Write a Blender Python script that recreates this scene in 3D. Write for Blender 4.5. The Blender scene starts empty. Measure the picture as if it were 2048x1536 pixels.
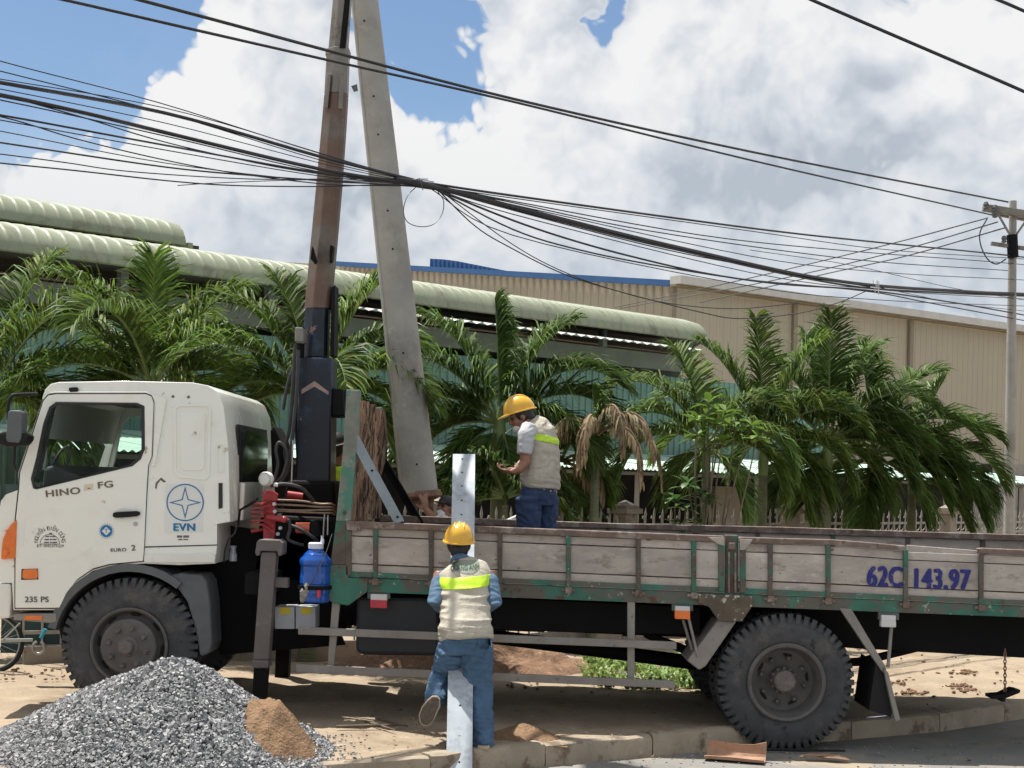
import bpy, bmesh, math, random
import numpy as np
from mathutils import Vector, Matrix, noise
from mathutils.geometry import tessellate_polygon

R = math.radians
sc = bpy.context.scene
COL = sc.collection
random.seed(7)

# ------------------------------------------------------------------ camera
F, CX, HY, RHO, HC = 3000.0, 1024.0, 960.0, R(1.5), 2.02
CR, SR = math.cos(RHO), math.sin(RHO)
cam_data = bpy.data.cameras.new('camera')
cam = bpy.data.objects.new('camera', cam_data)
COL.objects.link(cam)
cam.matrix_world = Matrix(((CR, -SR, 0, 0), (0, 0, -1, 0), (SR, CR, 0, HC), (0, 0, 0, 1)))
cam_data.sensor_width = 36.0
cam_data.lens = F / 2048 * 36.0
cam_data.shift_y = (HY - 768) / 2048
cam_data.clip_start = 0.1
cam_data.clip_end = 3000
sc.camera = cam

# ------------------------------------------------------------------ exposure
vs = sc.view_settings
vs.view_transform = 'Standard'
vs.look = 'None'
vs.exposure = 0.85
vs.gamma = 1.0
vs.use_curve_mapping = False
sc.cycles.adaptive_threshold = 0.03
sc.cycles.max_bounces = 5
sc.cycles.diffuse_bounces = 3
sc.cycles.glossy_bounces = 2
sc.cycles.transparent_max_bounces = 12
sc.cycles.caustics_reflective = False
sc.cycles.caustics_refractive = False

# ------------------------------------------------------------------ sun
SUN_DIR = Vector((0.30, -0.25, -1.0)).normalized()
sun_data = bpy.data.lights.new('sun', 'SUN')
sun_data.energy = 4.2
sun_data.angle = R(0.6)
sun_data.color = (1.0, 0.955, 0.88)
sun = bpy.data.objects.new('sun', sun_data)
sun.location = (-8, 6, 30)
sun.rotation_euler = SUN_DIR.to_track_quat('-Z', 'Y').to_euler()
COL.objects.link(sun)

# ------------------------------------------------------------------ sky
world = bpy.data.worlds.new('World')
sc.world = world
world.use_nodes = True
world.cycles.sampling_method = 'NONE'
wt = world.node_tree
wt.nodes.clear()


def mk_node(nt, kind, ins=None, **attrs):
    n = nt.nodes.new(kind)
    for k, v in attrs.items():
        setattr(n, k, v)
    for k, v in (ins or {}).items():
        if isinstance(v, bpy.types.NodeSocket):
            nt.links.new(v, n.inputs[k])
        else:
            n.inputs[k].default_value = v
    return n


def math_node(nt, op, a, b=0.0, clamp=False):
    return mk_node(nt, 'ShaderNodeMath', {0: a, 1: b}, operation=op, use_clamp=clamp).outputs[0]


def px_dir(px, py):
    cx, cy = (px - CX) / F, (HY - py) / F
    return Vector((cx * CR - cy * SR, 1.0, cx * SR + cy * CR)).normalized()


def cloud_group():
    g = bpy.data.node_groups.new('cloud_density', 'ShaderNodeTree')
    g.interface.new_socket('Vector', in_out='INPUT', socket_type='NodeSocketVector')
    g.interface.new_socket('Density', in_out='OUTPUT', socket_type='NodeSocketFloat')
    gi = g.nodes.new('NodeGroupInput')
    go = g.nodes.new('NodeGroupOutput')
    v = gi.outputs[0]
    warp = mk_node(g, 'ShaderNodeTexNoise', {'Vector': v, 'Scale': 11.0, 'Detail': 3.0, 'Roughness': 0.6})
    w2 = mk_node(g, 'ShaderNodeVectorMath', {0: warp.outputs['Color'], 1: (0.5, 0.5, 0.5)}, operation='SUBTRACT')
    w3 = mk_node(g, 'ShaderNodeVectorMath', {0: w2.outputs[0], 'Scale': 0.085}, operation='SCALE')
    w4 = mk_node(g, 'ShaderNodeVectorMath', {0: v, 1: w3.outputs[0]}, operation='ADD')
    vor = mk_node(g, 'ShaderNodeTexVoronoi', {'Vector': w4.outputs[0], 'Scale': 8.5, 'Detail': 3.0, 'Roughness': 0.50,
                                              'Lacunarity': 2.4}, feature='F1', normalize=True)
    low = mk_node(g, 'ShaderNodeTexNoise', {'Vector': v, 'Scale': 3.2, 'Detail': 1.0, 'Roughness': 0.5})
    d = math_node(g, 'MULTIPLY', vor.outputs['Distance'], -2.6)
    d = math_node(g, 'ADD', d, math_node(g, 'MULTIPLY', low.outputs[0], 0.55))
    d = math_node(g, 'ADD', d, 0.80)
    # openings of blue sky and the taller heads of cloud between them
    for (px, py, rad, amp) in ((190, 110, 370, -0.66), (30, 210, 220, -0.26), (680, 20, 150, -0.42), (850, 100, 215, -0.60), (905, 215, 150, -0.42),
                               (1225, 40, 130, -0.50), (1780, 250, 150, -0.16), (1240, 30, 60, -.2),
                               (560, 170, 230, 0.16), (1060, 160, 200, 0.14), (1500, 150, 330, 0.22), (1950, 330, 260, 0.22),
                               (700, 420, 420, 0.22), (1300, 420, 420, 0.25), (250, 380, 300, 0.22), (1010, 300, 150, 0.1)):
        c = px_dir(px, py)
        dist = mk_node(g, 'ShaderNodeVectorMath', {0: v, 1: tuple(c)}, operation='DISTANCE').outputs['Value']
        mr = mk_node(g, 'ShaderNodeMapRange', {'Value': dist, 'From Min': 0.0, 'From Max': rad / F, 'To Min': amp, 'To Max': 0.0},
                     interpolation_type='SMOOTHSTEP')
        d = math_node(g, 'ADD', d, mr.outputs[0])
    g.links.new(d, go.inputs[0])
    return g


CLOUDS = cloud_group()


def cloud_at(vec):
    n = wt.nodes.new('ShaderNodeGroup')
    n.node_tree = CLOUDS
    wt.links.new(vec, n.inputs[0])
    return n.outputs[0]


def off(vec, o):
    return mk_node(wt, 'ShaderNodeVectorMath', {0: vec, 1: o}, operation='ADD').outputs[0]


def maprange(nt, v, a, b, c, d, kind='SMOOTHSTEP'):
    return mk_node(nt, 'ShaderNodeMapRange', {'Value': v, 'From Min': a, 'From Max': b, 'To Min': c, 'To Max': d},
                   interpolation_type=kind).outputs[0]


tc = wt.nodes.new('ShaderNodeTexCoord').outputs['Generated']
tc = mk_node(wt, 'ShaderNodeVectorMath', {0: tc}, operation='NORMALIZE').outputs[0]
sky = mk_node(wt, 'ShaderNodeTexSky', sky_type='NISHITA', sun_disc=False)
sky.sun_elevation = math.asin(-SUN_DIR.z)
sky.sun_rotation = math.atan2(-SUN_DIR.x, -SUN_DIR.y)
sky.air_density = 1.0
sky.dust_density = 0.6
sky.ozone_density = 2.0
SKY_K = 0.060
skyc = mk_node(wt, 'ShaderNodeVectorMath', {0: sky.outputs[0], 'Scale': SKY_K}, operation='SCALE').outputs[0]
skyc = mk_node(wt, 'ShaderNodeHueSaturation', {'Saturation': 1.14, 'Value': 1.05, 'Color': skyc}).outputs[0]
D0 = cloud_at(tc)
D1 = cloud_at(off(tc, (-0.008, 0.0, 0.017)))
D2 = cloud_at(off(tc, (-0.022, 0.0, 0.054)))
mask = maprange(wt, D0, 0.0, 0.075, 0.0, 1.0)
lit = maprange(wt, math_node(wt, 'SUBTRACT', D0, D2), -0.42, 0.42, 0.0, 0.60, 'LINEAR')
lit = math_node(wt, 'ADD', lit, maprange(wt, math_node(wt, 'SUBTRACT', D0, D1), -0.20, 0.20, 0.0, 0.42, 'LINEAR'))
thick = maprange(wt, D0, 0.15, 0.7, 1.15, 0.85)
lit = math_node(wt, 'MULTIPLY', lit, thick)
finen = mk_node(wt, 'ShaderNodeTexNoise', {'Vector': tc, 'Scale': 26.0, 'Detail': 4.0, 'Roughness': 0.6})
lit = math_node(wt, 'ADD', lit, math_node(wt, 'MULTIPLY', math_node(wt, 'SUBTRACT', finen.outputs[0], 0.5), 0.16))
lit = math_node(wt, 'MAXIMUM', lit, maprange(wt, D0, 0.03, 0.16, 0.55, 0.0))
ramp = mk_node(wt, 'ShaderNodeValToRGB', {'Fac': lit})
CLOUD_K = 0.50
cr = ramp.color_ramp
cr.elements[0].position = 0.10
cr.elements[0].color = (0.52 * CLOUD_K, 0.58 * CLOUD_K, 0.66 * CLOUD_K, 1)
cr.elements[1].position = 0.88
cr.elements[1].color = (1.0 * CLOUD_K, 1.0 * CLOUD_K, 1.0 * CLOUD_K, 1)
e = cr.elements.new(0.50)
e.color = (0.77 * CLOUD_K, 0.81 * CLOUD_K, 0.87 * CLOUD_K, 1)
# lower sky is veiled by a pale even layer
sep = mk_node(wt, 'ShaderNodeSeparateXYZ', {0: tc})
veil = maprange(wt, sep.outputs[2], 0.03, 0.24, 0.62, 0.0)
veilc = mk_node(wt, 'ShaderNodeMix', {'Factor': veil, 6: ramp.outputs[0], 7: (0.60 * CLOUD_K, 0.68 * CLOUD_K, 0.76 * CLOUD_K, 1)}, data_type='RGBA').outputs[2]
mask2 = math_node(wt, 'MAXIMUM', mask, maprange(wt, sep.outputs[2], 0.10, 0.24, 0.92, 0.06))
mixc = mk_node(wt, 'ShaderNodeMix', {'Factor': mask2, 6: skyc, 7: veilc}, data_type='RGBA').outputs[2]
bg = mk_node(wt, 'ShaderNodeBackground', {'Color': mixc, 'Strength': 1.0})
wo = wt.nodes.new('ShaderNodeOutputWorld')
wt.links.new(bg.outputs[0], wo.inputs[0])


# ------------------------------------------------------------------ geometry helpers
def P(px, py, Y):
    """the point at depth Y metres that the photograph shows at pixel (px, py)"""
    cx, cy = (px - CX) / F, (HY - py) / F
    return Vector(((cx * CR - cy * SR) * Y, Y, HC + (cx * SR + cy * CR) * Y))


def PL(px, py, Y0, s):
    """the same, on the vertical plane Y = Y0 + s * X"""
    cx, cy = (px - CX) / F, (HY - py) / F
    k = cx * CR - cy * SR
    return P(px, py, Y0 / (1 - s * k))


def PG(px, py, z):
    """the same, on the level z"""
    cx, cy = (px - CX) / F, (HY - py) / F
    k = cx * SR + cy * CR
    return P(px, py, (z - HC) / k)


class MB:
    def __init__(self):
        self.v, self.f = [], []

    def add(self, vs, fs):
        n = len(self.v)
        self.v += [tuple(p) for p in vs]
        self.f += [tuple(i + n for i in q) for q in fs]
        return self

    def box(self, c, s, rot=None):
        c = Vector(c)
        vs = []
        for x in (-.5, .5):
            for y in (-.5, .5):
                for z in (-.5, .5):
                    p = Vector((x * s[0], y * s[1], z * s[2]))
                    if rot is not None:
                        p = rot @ p
                    vs.append(c + p)
        return self.add(vs, [(0, 1, 3, 2), (4, 6, 7, 5), (0, 4, 5, 1), (2, 3, 7, 6), (0, 2, 6, 4), (1, 5, 7, 3)])

    def solid(self, loops, ext):
        """flat outline (first loop) with holes (other loops), given in 3-D, extruded along ext"""
        ext = Vector(ext)
        loops = [[Vector(p) for p in l] for l in loops]
        flat = [p for l in loops for p in l]
        n = len(flat)
        vs = flat + [p + ext for p in flat]
        if len(loops) == 1:
            fs = [tuple(range(n)), tuple(range(2 * n - 1, n - 1, -1))]
        else:
            tri = tessellate_polygon(loops)
            fs = [tuple(t) for t in tri] + [tuple(i + n for i in reversed(t)) for t in tri]
        k = 0
        for l in loops:
            m = len(l)
            for i in range(m):
                j = (i + 1) % m
                fs.append((k + i, k + i + n, k + j + n, k + j))
            k += m
        return self.add(vs, fs)

    def prism(self, loops, Y0, Y1):
        """outline in photograph pixels at depth Y0, carried straight back to depth Y1"""
        if not isinstance(loops[0][0], (tuple, list)):
            loops = [loops]
        return self.solid([[P(x, y, Y0) for x, y in l] for l in loops], (0, Y1 - Y0, 0))

    def tube(self, pts, r, n=8, cap=True, ref=None, ry=None, closed=False):
        pts = [Vector(p) for p in pts]
        m = len(pts)
        rs = r if isinstance(r, (list, tuple)) else [r] * m
        ry = ry if isinstance(ry, (list, tuple)) else ([ry] * m if ry else rs)
        vs, fs = [], []
        side = None
        for i in range(m):
            if closed:
                d = pts[(i + 1) % m] - pts[i - 1]
            else:
                d = pts[min(i + 1, m - 1)] - pts[max(i - 1, 0)]
            d.normalize()
            if ref is not None:
                s = Vector(ref) - d * d.dot(Vector(ref))
            elif side is None:
                s = Vector((0, 0, 1)) if abs(d.z) < .9 else Vector((1, 0, 0))
                s = s - d * d.dot(s)
            else:
                s = side - d * d.dot(side)
            s.normalize()
            side = s
            t = d.cross(s)
            for k in range(n):
                a = 2 * math.pi * k / n
                vs.append(pts[i] + s * (math.cos(a) * rs[i]) + t * (math.sin(a) * ry[i]))
        for i in range(m if closed else m - 1):
            j = (i + 1) % m
            for k in range(n):
                fs.append((i * n + k, i * n + (k + 1) % n, j * n + (k + 1) % n, j * n + k))
        if cap and not closed:
            fs.append(tuple(range(n - 1, -1, -1)))
            fs.append(tuple((m - 1) * n + k for k in range(n)))
        return self.add(vs, fs)

    def lathe(self, prof, c, axis=(0, 1, 0), n=32, closed=True, a0=0.0):
        """profile of (radius, distance along axis)"""
        c, ax = Vector(c), Vector(axis).normalized()
        s = Vector((0, 0, 1)) if abs(ax.z) < .9 else Vector((1, 0, 0))
        s = (s - ax * ax.dot(s)).normalized()
        t = ax.cross(s)
        m = len(prof)
        vs, fs = [], []
        for k in range(n):
            a = a0 + 2 * math.pi * k / n
            d = s * math.cos(a) + t * math.sin(a)
            for (r, h) in prof:
                vs.append(c + d * r + ax * h)
        for k in range(n):
            q = (k + 1) % n
            for i in range(m - 1 if not closed else m):
                j = (i + 1) % m
                fs.append((k * m + i, k * m + j, q * m + j, q * m + i))
        if not closed:
            for i, rev in ((0, False), (m - 1, True)):
                if prof[i][0] > 1e-6:
                    ring = [k * m + i for k in range(n)]
                    fs.append(tuple(reversed(ring)) if rev else tuple(ring))
        return self.add(vs, fs)

    def ball(self, c, r, rot=None, nu=14, nv=9):
        c = Vector(c)
        r = (r, r, r) if not isinstance(r, (tuple, list)) else r
        vs, fs = [], []
        for i in range(nv + 1):
            th = math.pi * i / nv
            for k in range(nu):
                ph = 2 * math.pi * k / nu
                p = Vector((r[0] * math.sin(th) * math.cos(ph), r[1] * math.sin(th) * math.sin(ph), r[2] * math.cos(th)))
                vs.append(c + (rot @ p if rot is not None else p))
        for i in range(nv):
            for k in range(nu):
                q = (k + 1) % nu
                fs.append((i * nu + k, (i + 1) * nu + k, (i + 1) * nu + q, i * nu + q))
        return self.add(vs, fs)

    def bar(self, a, b, w, t, ref=(0, 1, 0)):
        """flat bar from a to b, w wide across ref, t thick along ref"""
        a, b, ref = Vector(a), Vector(b), Vector(ref)
        d = (b - a).normalized()
        nrm = (ref - d * d.dot(ref)).normalized()
        s = d.cross(nrm)
        vs = []
        for p in (a, b):
            for i, j in ((-1, -1), (1, -1), (1, 1), (-1, 1)):
                vs.append(p + s * (i * w / 2) + nrm * (j * t / 2))
        return self.add(vs, [(0, 1, 2, 3), (7, 6, 5, 4), (0, 4, 5, 1), (1, 5, 6, 2), (2, 6, 7, 3), (3, 7, 4, 0)])


WL = {}


def link(o, parent, w):
    COL.objects.link(o)
    WL[o.name] = Vector(w)
    if parent is not None:
        o.parent = parent
        o.location = Vector(w) - WL[parent.name]
    else:
        o.location = w
    return o


def mk(name, mb, mat, parent=None, smooth=None, bevel=0.0, origin=None, fixn=True):
    vs = np.array(mb.v, dtype=float)
    if origin is None:
        lo, hi = vs.min(0), vs.max(0)
        origin = (lo + hi) / 2
        if parent is None:
            origin[2] = lo[2]
    origin = Vector(origin)
    me = bpy.data.meshes.new(name)
    me.from_pydata([tuple(p) for p in (vs - np.array(origin))], [], mb.f)
    if fixn:
        bm = bmesh.new()
        bm.from_mesh(me)
        bmesh.ops.recalc_face_normals(bm, faces=bm.faces)
        bm.to_mesh(me)
        bm.free()
    if smooth is not None:
        me.polygons.foreach_set('use_smooth', [True] * len(me.polygons))
        me.set_sharp_from_angle(angle=R(smooth))
    me.materials.append(mat)
    o = bpy.data.objects.new(name, me)
    if bevel:
        b = o.modifiers.new('bevel', 'BEVEL')
        b.width = bevel
        b.segments = 2
        b.limit_method = 'ANGLE'
        b.angle_limit = R(40)
        b.harden_normals = False
    return link(o, parent, origin)


def tag(o, label=None, cat=None, group=None, kind=None):
    for k, v in (('label', label), ('category', cat), ('group', group), ('kind', kind)):
        if v:
            o[k] = v
    return o


def thing(name, label, cat, loc, group=None):
    o = bpy.data.objects.new(name, None)
    o.empty_display_size = 0.2
    link(o, None, loc)
    return tag(o, label, cat, group)


def bake(o, keep_smooth=True):
    """replace the mesh by what its modifiers make of it"""
    dg = bpy.context.evaluated_depsgraph_get()
    dg.update()
    me = bpy.data.meshes.new_from_object(o.evaluated_get(dg))
    o.modifiers.clear()
    old = o.data
    o.data = me
    me.name = old.name
    bpy.data.meshes.remove(old)
    return o


def cut(o, cutters):
    for mb in cutters:
        c = mk('cutter', mb, o.data.materials[0])
        m = o.modifiers.new('cut', 'BOOLEAN')
        m.operation = 'DIFFERENCE'
        m.solver = 'EXACT'
        m.object = c
        bpy.context.view_layer.update()
        bake(o)
        me = c.data
        bpy.data.objects.remove(c)
        bpy.data.meshes.remove(me)
    return o


def circle(c, r, n, u=(1, 0, 0), v=(0, 0, 1)):
    c, u, v = Vector(c), Vector(u), Vector(v)
    return [c + u * (r * math.cos(2 * math.pi * k / n)) + v * (r * math.sin(2 * math.pi * k / n)) for k in range(n)]


def spline(pts, n=8):
    """smooth curve through points (tuples of any length)"""
    pts = [np.array(p, float) for p in pts]
    out = []
    for i in range(len(pts) - 1):
        p0 = pts[i - 1] if i else 2 * pts[0] - pts[1]
        p1, p2 = pts[i], pts[i + 1]
        p3 = pts[i + 2] if i + 2 < len(pts) else 2 * p2 - p1
        for k in range(n):
            t = k / n
            out.append(.5 * (2 * p1 + (p2 - p0) * t + (2 * p0 - 5 * p1 + 4 * p2 - p3) * t * t + (3 * p1 - p0 - 3 * p2 + p3) * t ** 3))
    out.append(pts[-1])
    return out


def text_mesh(body, size, offset=0.0, extrude=0.002, sx=1.0, shear=0.0, spacing=1.0):
    cu = bpy.data.curves.new('lettering', 'FONT')
    cu.body = body
    cu.size = size
    cu.offset = offset
    cu.extrude = extrude
    cu.shear = shear
    cu.space_character = spacing
    cu.align_x = 'CENTER'
    cu.align_y = 'CENTER'
    o = bpy.data.objects.new('lettering', cu)
    COL.objects.link(o)
    dg = bpy.context.evaluated_depsgraph_get()
    dg.update()
    me = bpy.data.meshes.new_from_object(o.evaluated_get(dg))
    bpy.data.objects.remove(o)
    mb = MB()
    mb.v = [(v.co.x * sx, v.co.y, v.co.z) for v in me.vertices]
    mb.f = [tuple(p.vertices) for p in me.polygons]
    bpy.data.meshes.remove(me)
    return mb


def place(mb, c, u=(1, 0, 0), v=(0, 0, 1)):
    """lay a mesh drawn in x/y onto the plane through c spanned by u, v"""
    c, u, v = Vector(c), Vector(u).normalized(), Vector(v).normalized()
    n = u.cross(v)
    mb.v = [tuple(c + u * p[0] + v * p[1] + n * p[2]) for p in mb.v]
    return mb


# ------------------------------------------------------------------ materials
MATS = {}


def M(name, col, rough=0.6, metal=0.0, var=0.18, vscale=2.5, layers=(), bump=0.0, bscale=40.0, spec=0.5, coat=0.0,
      rnd=0.0, trans=0.0, alpha=None, stretch=None, isl=0.0):
    """colour with mottling, wear layers (colour, scale, low, high, roughness), and fine relief"""
    m = bpy.data.materials.new(name)
    m.use_nodes = True
    nt = m.node_tree
    nt.nodes.clear()
    pos = nt.nodes.new('ShaderNodeNewGeometry').outputs['Position']
    if rnd:
        oo = nt.nodes.new('ShaderNodeObjectInfo').outputs['Random']
        pos = mk_node(nt, 'ShaderNodeVectorMath', {0: pos, 1: mk_node(nt, 'ShaderNodeCombineXYZ', {0: math_node(nt, 'MULTIPLY', oo, 37.0), 2: math_node(nt, 'MULTIPLY', oo, 11.0)}).outputs[0]}, operation='ADD').outputs[0]
    if stretch:
        pos = mk_node(nt, 'ShaderNodeVectorMath', {0: pos, 1: stretch}, operation='MULTIPLY').outputs[0]
    n1 = mk_node(nt, 'ShaderNodeTexNoise', {'Vector': pos, 'Scale': vscale, 'Detail': 4.0, 'Roughness': 0.62})
    a = tuple(max(0, c * (1 - var)) for c in col) + (1,)
    b = tuple(min(1, c * (1 + var)) for c in col) + (1,)
    f = maprange(nt, n1.outputs[0], 0.3, 0.7, 0.0, 1.0, 'LINEAR')
    c = mk_node(nt, 'ShaderNodeMix', {'Factor': f, 6: a, 7: b}, data_type='RGBA').outputs[2]
    ro = rough
    for i, (lc, ls, lo, hi, lr) in enumerate(layers):
        sh = mk_node(nt, 'ShaderNodeVectorMath', {0: pos, 1: (3.7 * i + 1.3, 9.1 * i, 5.3 * i)}, operation='ADD').outputs[0]
        nn = mk_node(nt, 'ShaderNodeTexNoise', {'Vector': sh, 'Scale': ls, 'Detail': 5.0, 'Roughness': 0.68})
        k = maprange(nt, nn.outputs[0], lo, hi, 0.0, 1.0)
        c = mk_node(nt, 'ShaderNodeMix', {'Factor': k, 6: c, 7: tuple(lc) + (1,)}, data_type='RGBA').outputs[2]
        ro = mk_node(nt, 'ShaderNodeMix', {'Factor': k, 2: ro, 3: lr}, data_type='FLOAT').outputs[0]
    if rnd:
        oi = nt.nodes.new('ShaderNodeObjectInfo').outputs['Random']
        val = maprange(nt, oi, 0, 1, 1 - rnd, 1 + rnd, 'LINEAR')
        c = mk_node(nt, 'ShaderNodeHueSaturation', {'Value': val, 'Color': c}).outputs[0]
    if isl:
        ri = nt.nodes.new('ShaderNodeNewGeometry').outputs['Random Per Island']
        val = maprange(nt, ri, 0, 1, 1 - isl, 1 + isl, 'LINEAR')
        hue = maprange(nt, math_node(nt, 'FRACT', math_node(nt, 'MULTIPLY', ri, 7.31)), 0, 1, .478, .512, 'LINEAR')
        c = mk_node(nt, 'ShaderNodeHueSaturation', {'Value': val, 'Hue': hue, 'Color': c}).outputs[0]
    p = mk_node(nt, 'ShaderNodeBsdfPrincipled', {'Base Color': c, 'Roughness': ro, 'Metallic': metal,
                                                 'Specular IOR Level': spec, 'Coat Weight': coat, 'Coat Roughness': 0.12})
    if bump:
        nb = mk_node(nt, 'ShaderNodeTexNoise', {'Vector': pos, 'Scale': bscale, 'Detail': 3.0, 'Roughness': 0.6})
        bn = mk_node(nt, 'ShaderNodeBump', {'Height': nb.outputs[0], 'Strength': min(1.0, bump), 'Distance': 0.02})
        nt.links.new(bn.outputs[0], p.inputs['Normal'])
    out = nt.nodes.new('ShaderNodeOutputMaterial')
    sh = p.outputs[0]
    if trans:
        tr = mk_node(nt, 'ShaderNodeBsdfTranslucent', {'Color': c})
        sh = mk_node(nt, 'ShaderNodeMixShader', {0: trans, 1: sh, 2: tr.outputs[0]}).outputs[0]
    if alpha is not None:
        tp = mk_node(nt, 'ShaderNodeBsdfTransparent', {'Color': (0.93, 0.97, 0.955, 1)})
        sh = mk_node(nt, 'ShaderNodeMixShader', {0: alpha, 1: tp.outputs[0], 2: sh}).outputs[0]
    nt.links.new(sh, out.inputs[0])
    MATS[name] = m
    return m


RUST = (0.10, 0.055, 0.035)
DIRT = (0.20, 0.165, 0.125)
m_cab = M('cab_paint', (0.82, 0.82, 0.755), .22, var=.03, vscale=1.2, layers=(((.60, .56, .45), 2.0, .53, .78, .55), ((.42, .35, .25), 7, .645, .72, .7)), coat=.4)
m_cabworn = M('cab_paint_worn', (0.75, 0.745, 0.69), .4, var=.05, layers=((DIRT, 5, .58, .75, .8),))
m_black = M('black_metal', (0.0055, 0.0055, 0.006), .75, var=.4, spec=.2, layers=(((.014, .0125, .011), 6, .55, .8, .8),))
m_rubberb = M('black_rubber', (0.012, 0.012, 0.013), .7, var=.2, spec=.3)
m_tyre = M('tyre_rubber', (0.062, 0.064, 0.069), .85, var=.25, vscale=6, spec=.25, layers=(((.115, .108, .10), 5, .52, .74, .95), ((.03, .03, .032), 11, .58, .7, .9)), bump=.15, bscale=90)
m_rim = M('dusty_rim', (0.105, 0.098, 0.094), .75, var=.2, vscale=8, layers=(((.16, .14, .12), 9, .5, .8, .9),), bump=.1)
m_hubm = M('dusty_hub', (0.15, 0.13, 0.12), .8, var=.25, vscale=15, layers=(((.07, .06, .055), 20, .5, .75, .9),), bump=.2)
m_glass = M('window_glass', (0.012, 0.02, 0.02), .04, var=.02, alpha=.06)
m_darkglass = M('dark_window_glass', (0.008, 0.016, 0.016), .06, var=.1, spec=.7)
m_gasket = M('window_rubber', (0.015, 0.015, 0.016), .5, var=.1)
m_orange = M('orange_lens', (0.75, 0.17, 0.015), .22, var=.12, vscale=20, coat=.4)
m_redlens = M('red_lens', (0.45, 0.03, 0.05), .3, var=.15, vscale=20)
m_white = M('white_lens', (0.62, 0.62, 0.60), .35, var=.1)
m_decal = M('decal_paper', (0.74, 0.75, 0.72), .5, var=.03, layers=(((.55, .52, .45), 6, .6, .85, .6),))
m_blueink = M('blue_ink', (0.012, 0.16, 0.36), .5, var=.08)
m_navyink = M('navy_paint', (0.012, 0.014, 0.17), .55, var=.2, vscale=30, layers=(((.36, .33, .30), 26, .60, .67, .7),))
m_brownink = M('faded_brown_ink', (0.16, 0.12, 0.085), .6, var=.25, vscale=30)
m_greyink = M('faded_grey_ink', (0.13, 0.12, 0.11), .6, var=.3, vscale=40)
m_green = M('worn_green_paint', (0.028, 0.135, 0.095), .55, var=.3, vscale=4,
            layers=(((.115, .105, .088), 5.0, .44, .56, .8), (RUST, 8, .60, .67, .85), ((.34, .36, .31), 17, .63, .67, .7)), bump=.12, bscale=25)
m_greenrust = M('rusted_stake_paint', (0.10, 0.075, 0.06), .7, var=.3, vscale=8,
                layers=(((.03, .13, .09), 6.5, .50, .60, .6), ((.19, .165, .145), 12, .6, .72, .8)), bump=.15, bscale=30)
m_postpaint = M('weathered_post_paint', (0.19, 0.20, 0.17), .7, var=.25, vscale=6,
                layers=(((.06, .19, .14), 7, .5, .58, .6), (RUST, 9, .63, .70, .9), ((.42, .44, .38), 16, .66, .72, .8)), bump=.15)
m_board = M('dirty_side_board', (0.42, 0.375, 0.335), .75, var=.18, vscale=3.0, spec=.3,
            layers=(((.54, .50, .46), 7, .55, .72, .7), ((.27, .235, .205), 4, .54, .70, .85), ((.075, .062, .052), 17, .645, .70, .9), ((.11, .075, .055), 6, .66, .72, .9)), rnd=.15,
            bump=.35, bscale=8, stretch=(1.0, 1.0, 2.4))
m_railrust = M('rusty_top_rail', (0.16, 0.115, 0.095), .8, var=.3, vscale=7, layers=(((.28, .24, .21), 9, .5, .65, .8), (RUST, 14, .58, .68, .9)), bump=.2)
m_gusset = M('peeling_gusset_paint', (0.105, 0.085, 0.06), .8, var=.25, vscale=8, layers=(((.42, .41, .33), 13, .55, .60, .7), ((.15, .08, .06), 7, .62, .70, .9)), bump=.2)
m_wood = M('weathered_wood', (0.24, 0.15, 0.095), .9, var=.5, vscale=4, layers=(((.035, .02, .013), 5, .50, .58, .95), ((.46, .33, .23), 6, .58, .66, .9)),
           bump=.6, bscale=22, stretch=(6, 6, .8), rnd=.35)
m_greysteel = M('grey_painted_steel', (0.235, 0.215, 0.195), .65, var=.18, vscale=5, layers=(((.33, .30, .27), 8, .58, .75, .8), ((.12, .1, .085), 12, .62, .75, .9)), bump=.1)
m_outrig = M('outrigger_steel', (0.125, 0.108, 0.10), .6, var=.15, vscale=5, layers=(((.20, .175, .16), 10, .6, .75, .8),), bump=.08)
m_bluesteel = M('blue_grey_brace_paint', (0.22, 0.27, 0.31), .55, var=.15, vscale=6, layers=(((.12, .10, .09), 14, .63, .72, .8),))
m_boomblue = M('dark_blue_boom_paint', (0.009, 0.013, 0.021), .38, var=.35, vscale=3, spec=.3, layers=(((.018, .038, .075), 3.2, .5, .68, .35), ((.22, .16, .14), 7, .64, .69, .7)), coat=.15)
m_boombrown = M('primer_brown_boom', (0.125, 0.078, 0.058), .6, var=.2, vscale=3, layers=(((.14, .125, .105), 2.0, .48, .62, .6), ((.36, .29, .22), 16, .66, .71, .7)), bump=.08)
m_boomgrey = M('grey_boom_steel', (0.20, 0.185, 0.165), .5, metal=.0, var=.2, vscale=5, layers=(((.11, .085, .065), 6, .52, .68, .7),))
m_redcrane = M('red_valve_paint', (0.34, 0.028, 0.032), .42, var=.25, vscale=15, layers=(((.10, .03, .03), 18, .55, .7, .7),))
m_redorange = M('orange_red_filter', (0.62, 0.13, 0.065), .45, var=.12, vscale=15)
m_pipe = M('dull_steel_pipe', (0.24, 0.16, 0.11), .45, metal=.3, var=.3, vscale=14)
m_hose = M('hydraulic_hose', (0.035, 0.033, 0.035), .6, var=.3, vscale=14)
m_steel = M('bare_steel', (0.38, 0.37, 0.36), .4, metal=.5, var=.2, vscale=12)
m_mud = M('plastic_mudguard', (0.095, 0.102, 0.108), .6, var=.15, vscale=5, layers=(((.15, .145, .135), 7, .55, .8, .8),))
m_tank = M('fuel_tank_paint', (0.022, 0.025, 0.030), .6, var=.2, vscale=4, layers=(((.045, .042, .04), 6, .55, .8, .8),))
m_batt = M('battery_box_grey', (0.36, 0.375, 0.40), .6, var=.08)
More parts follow.
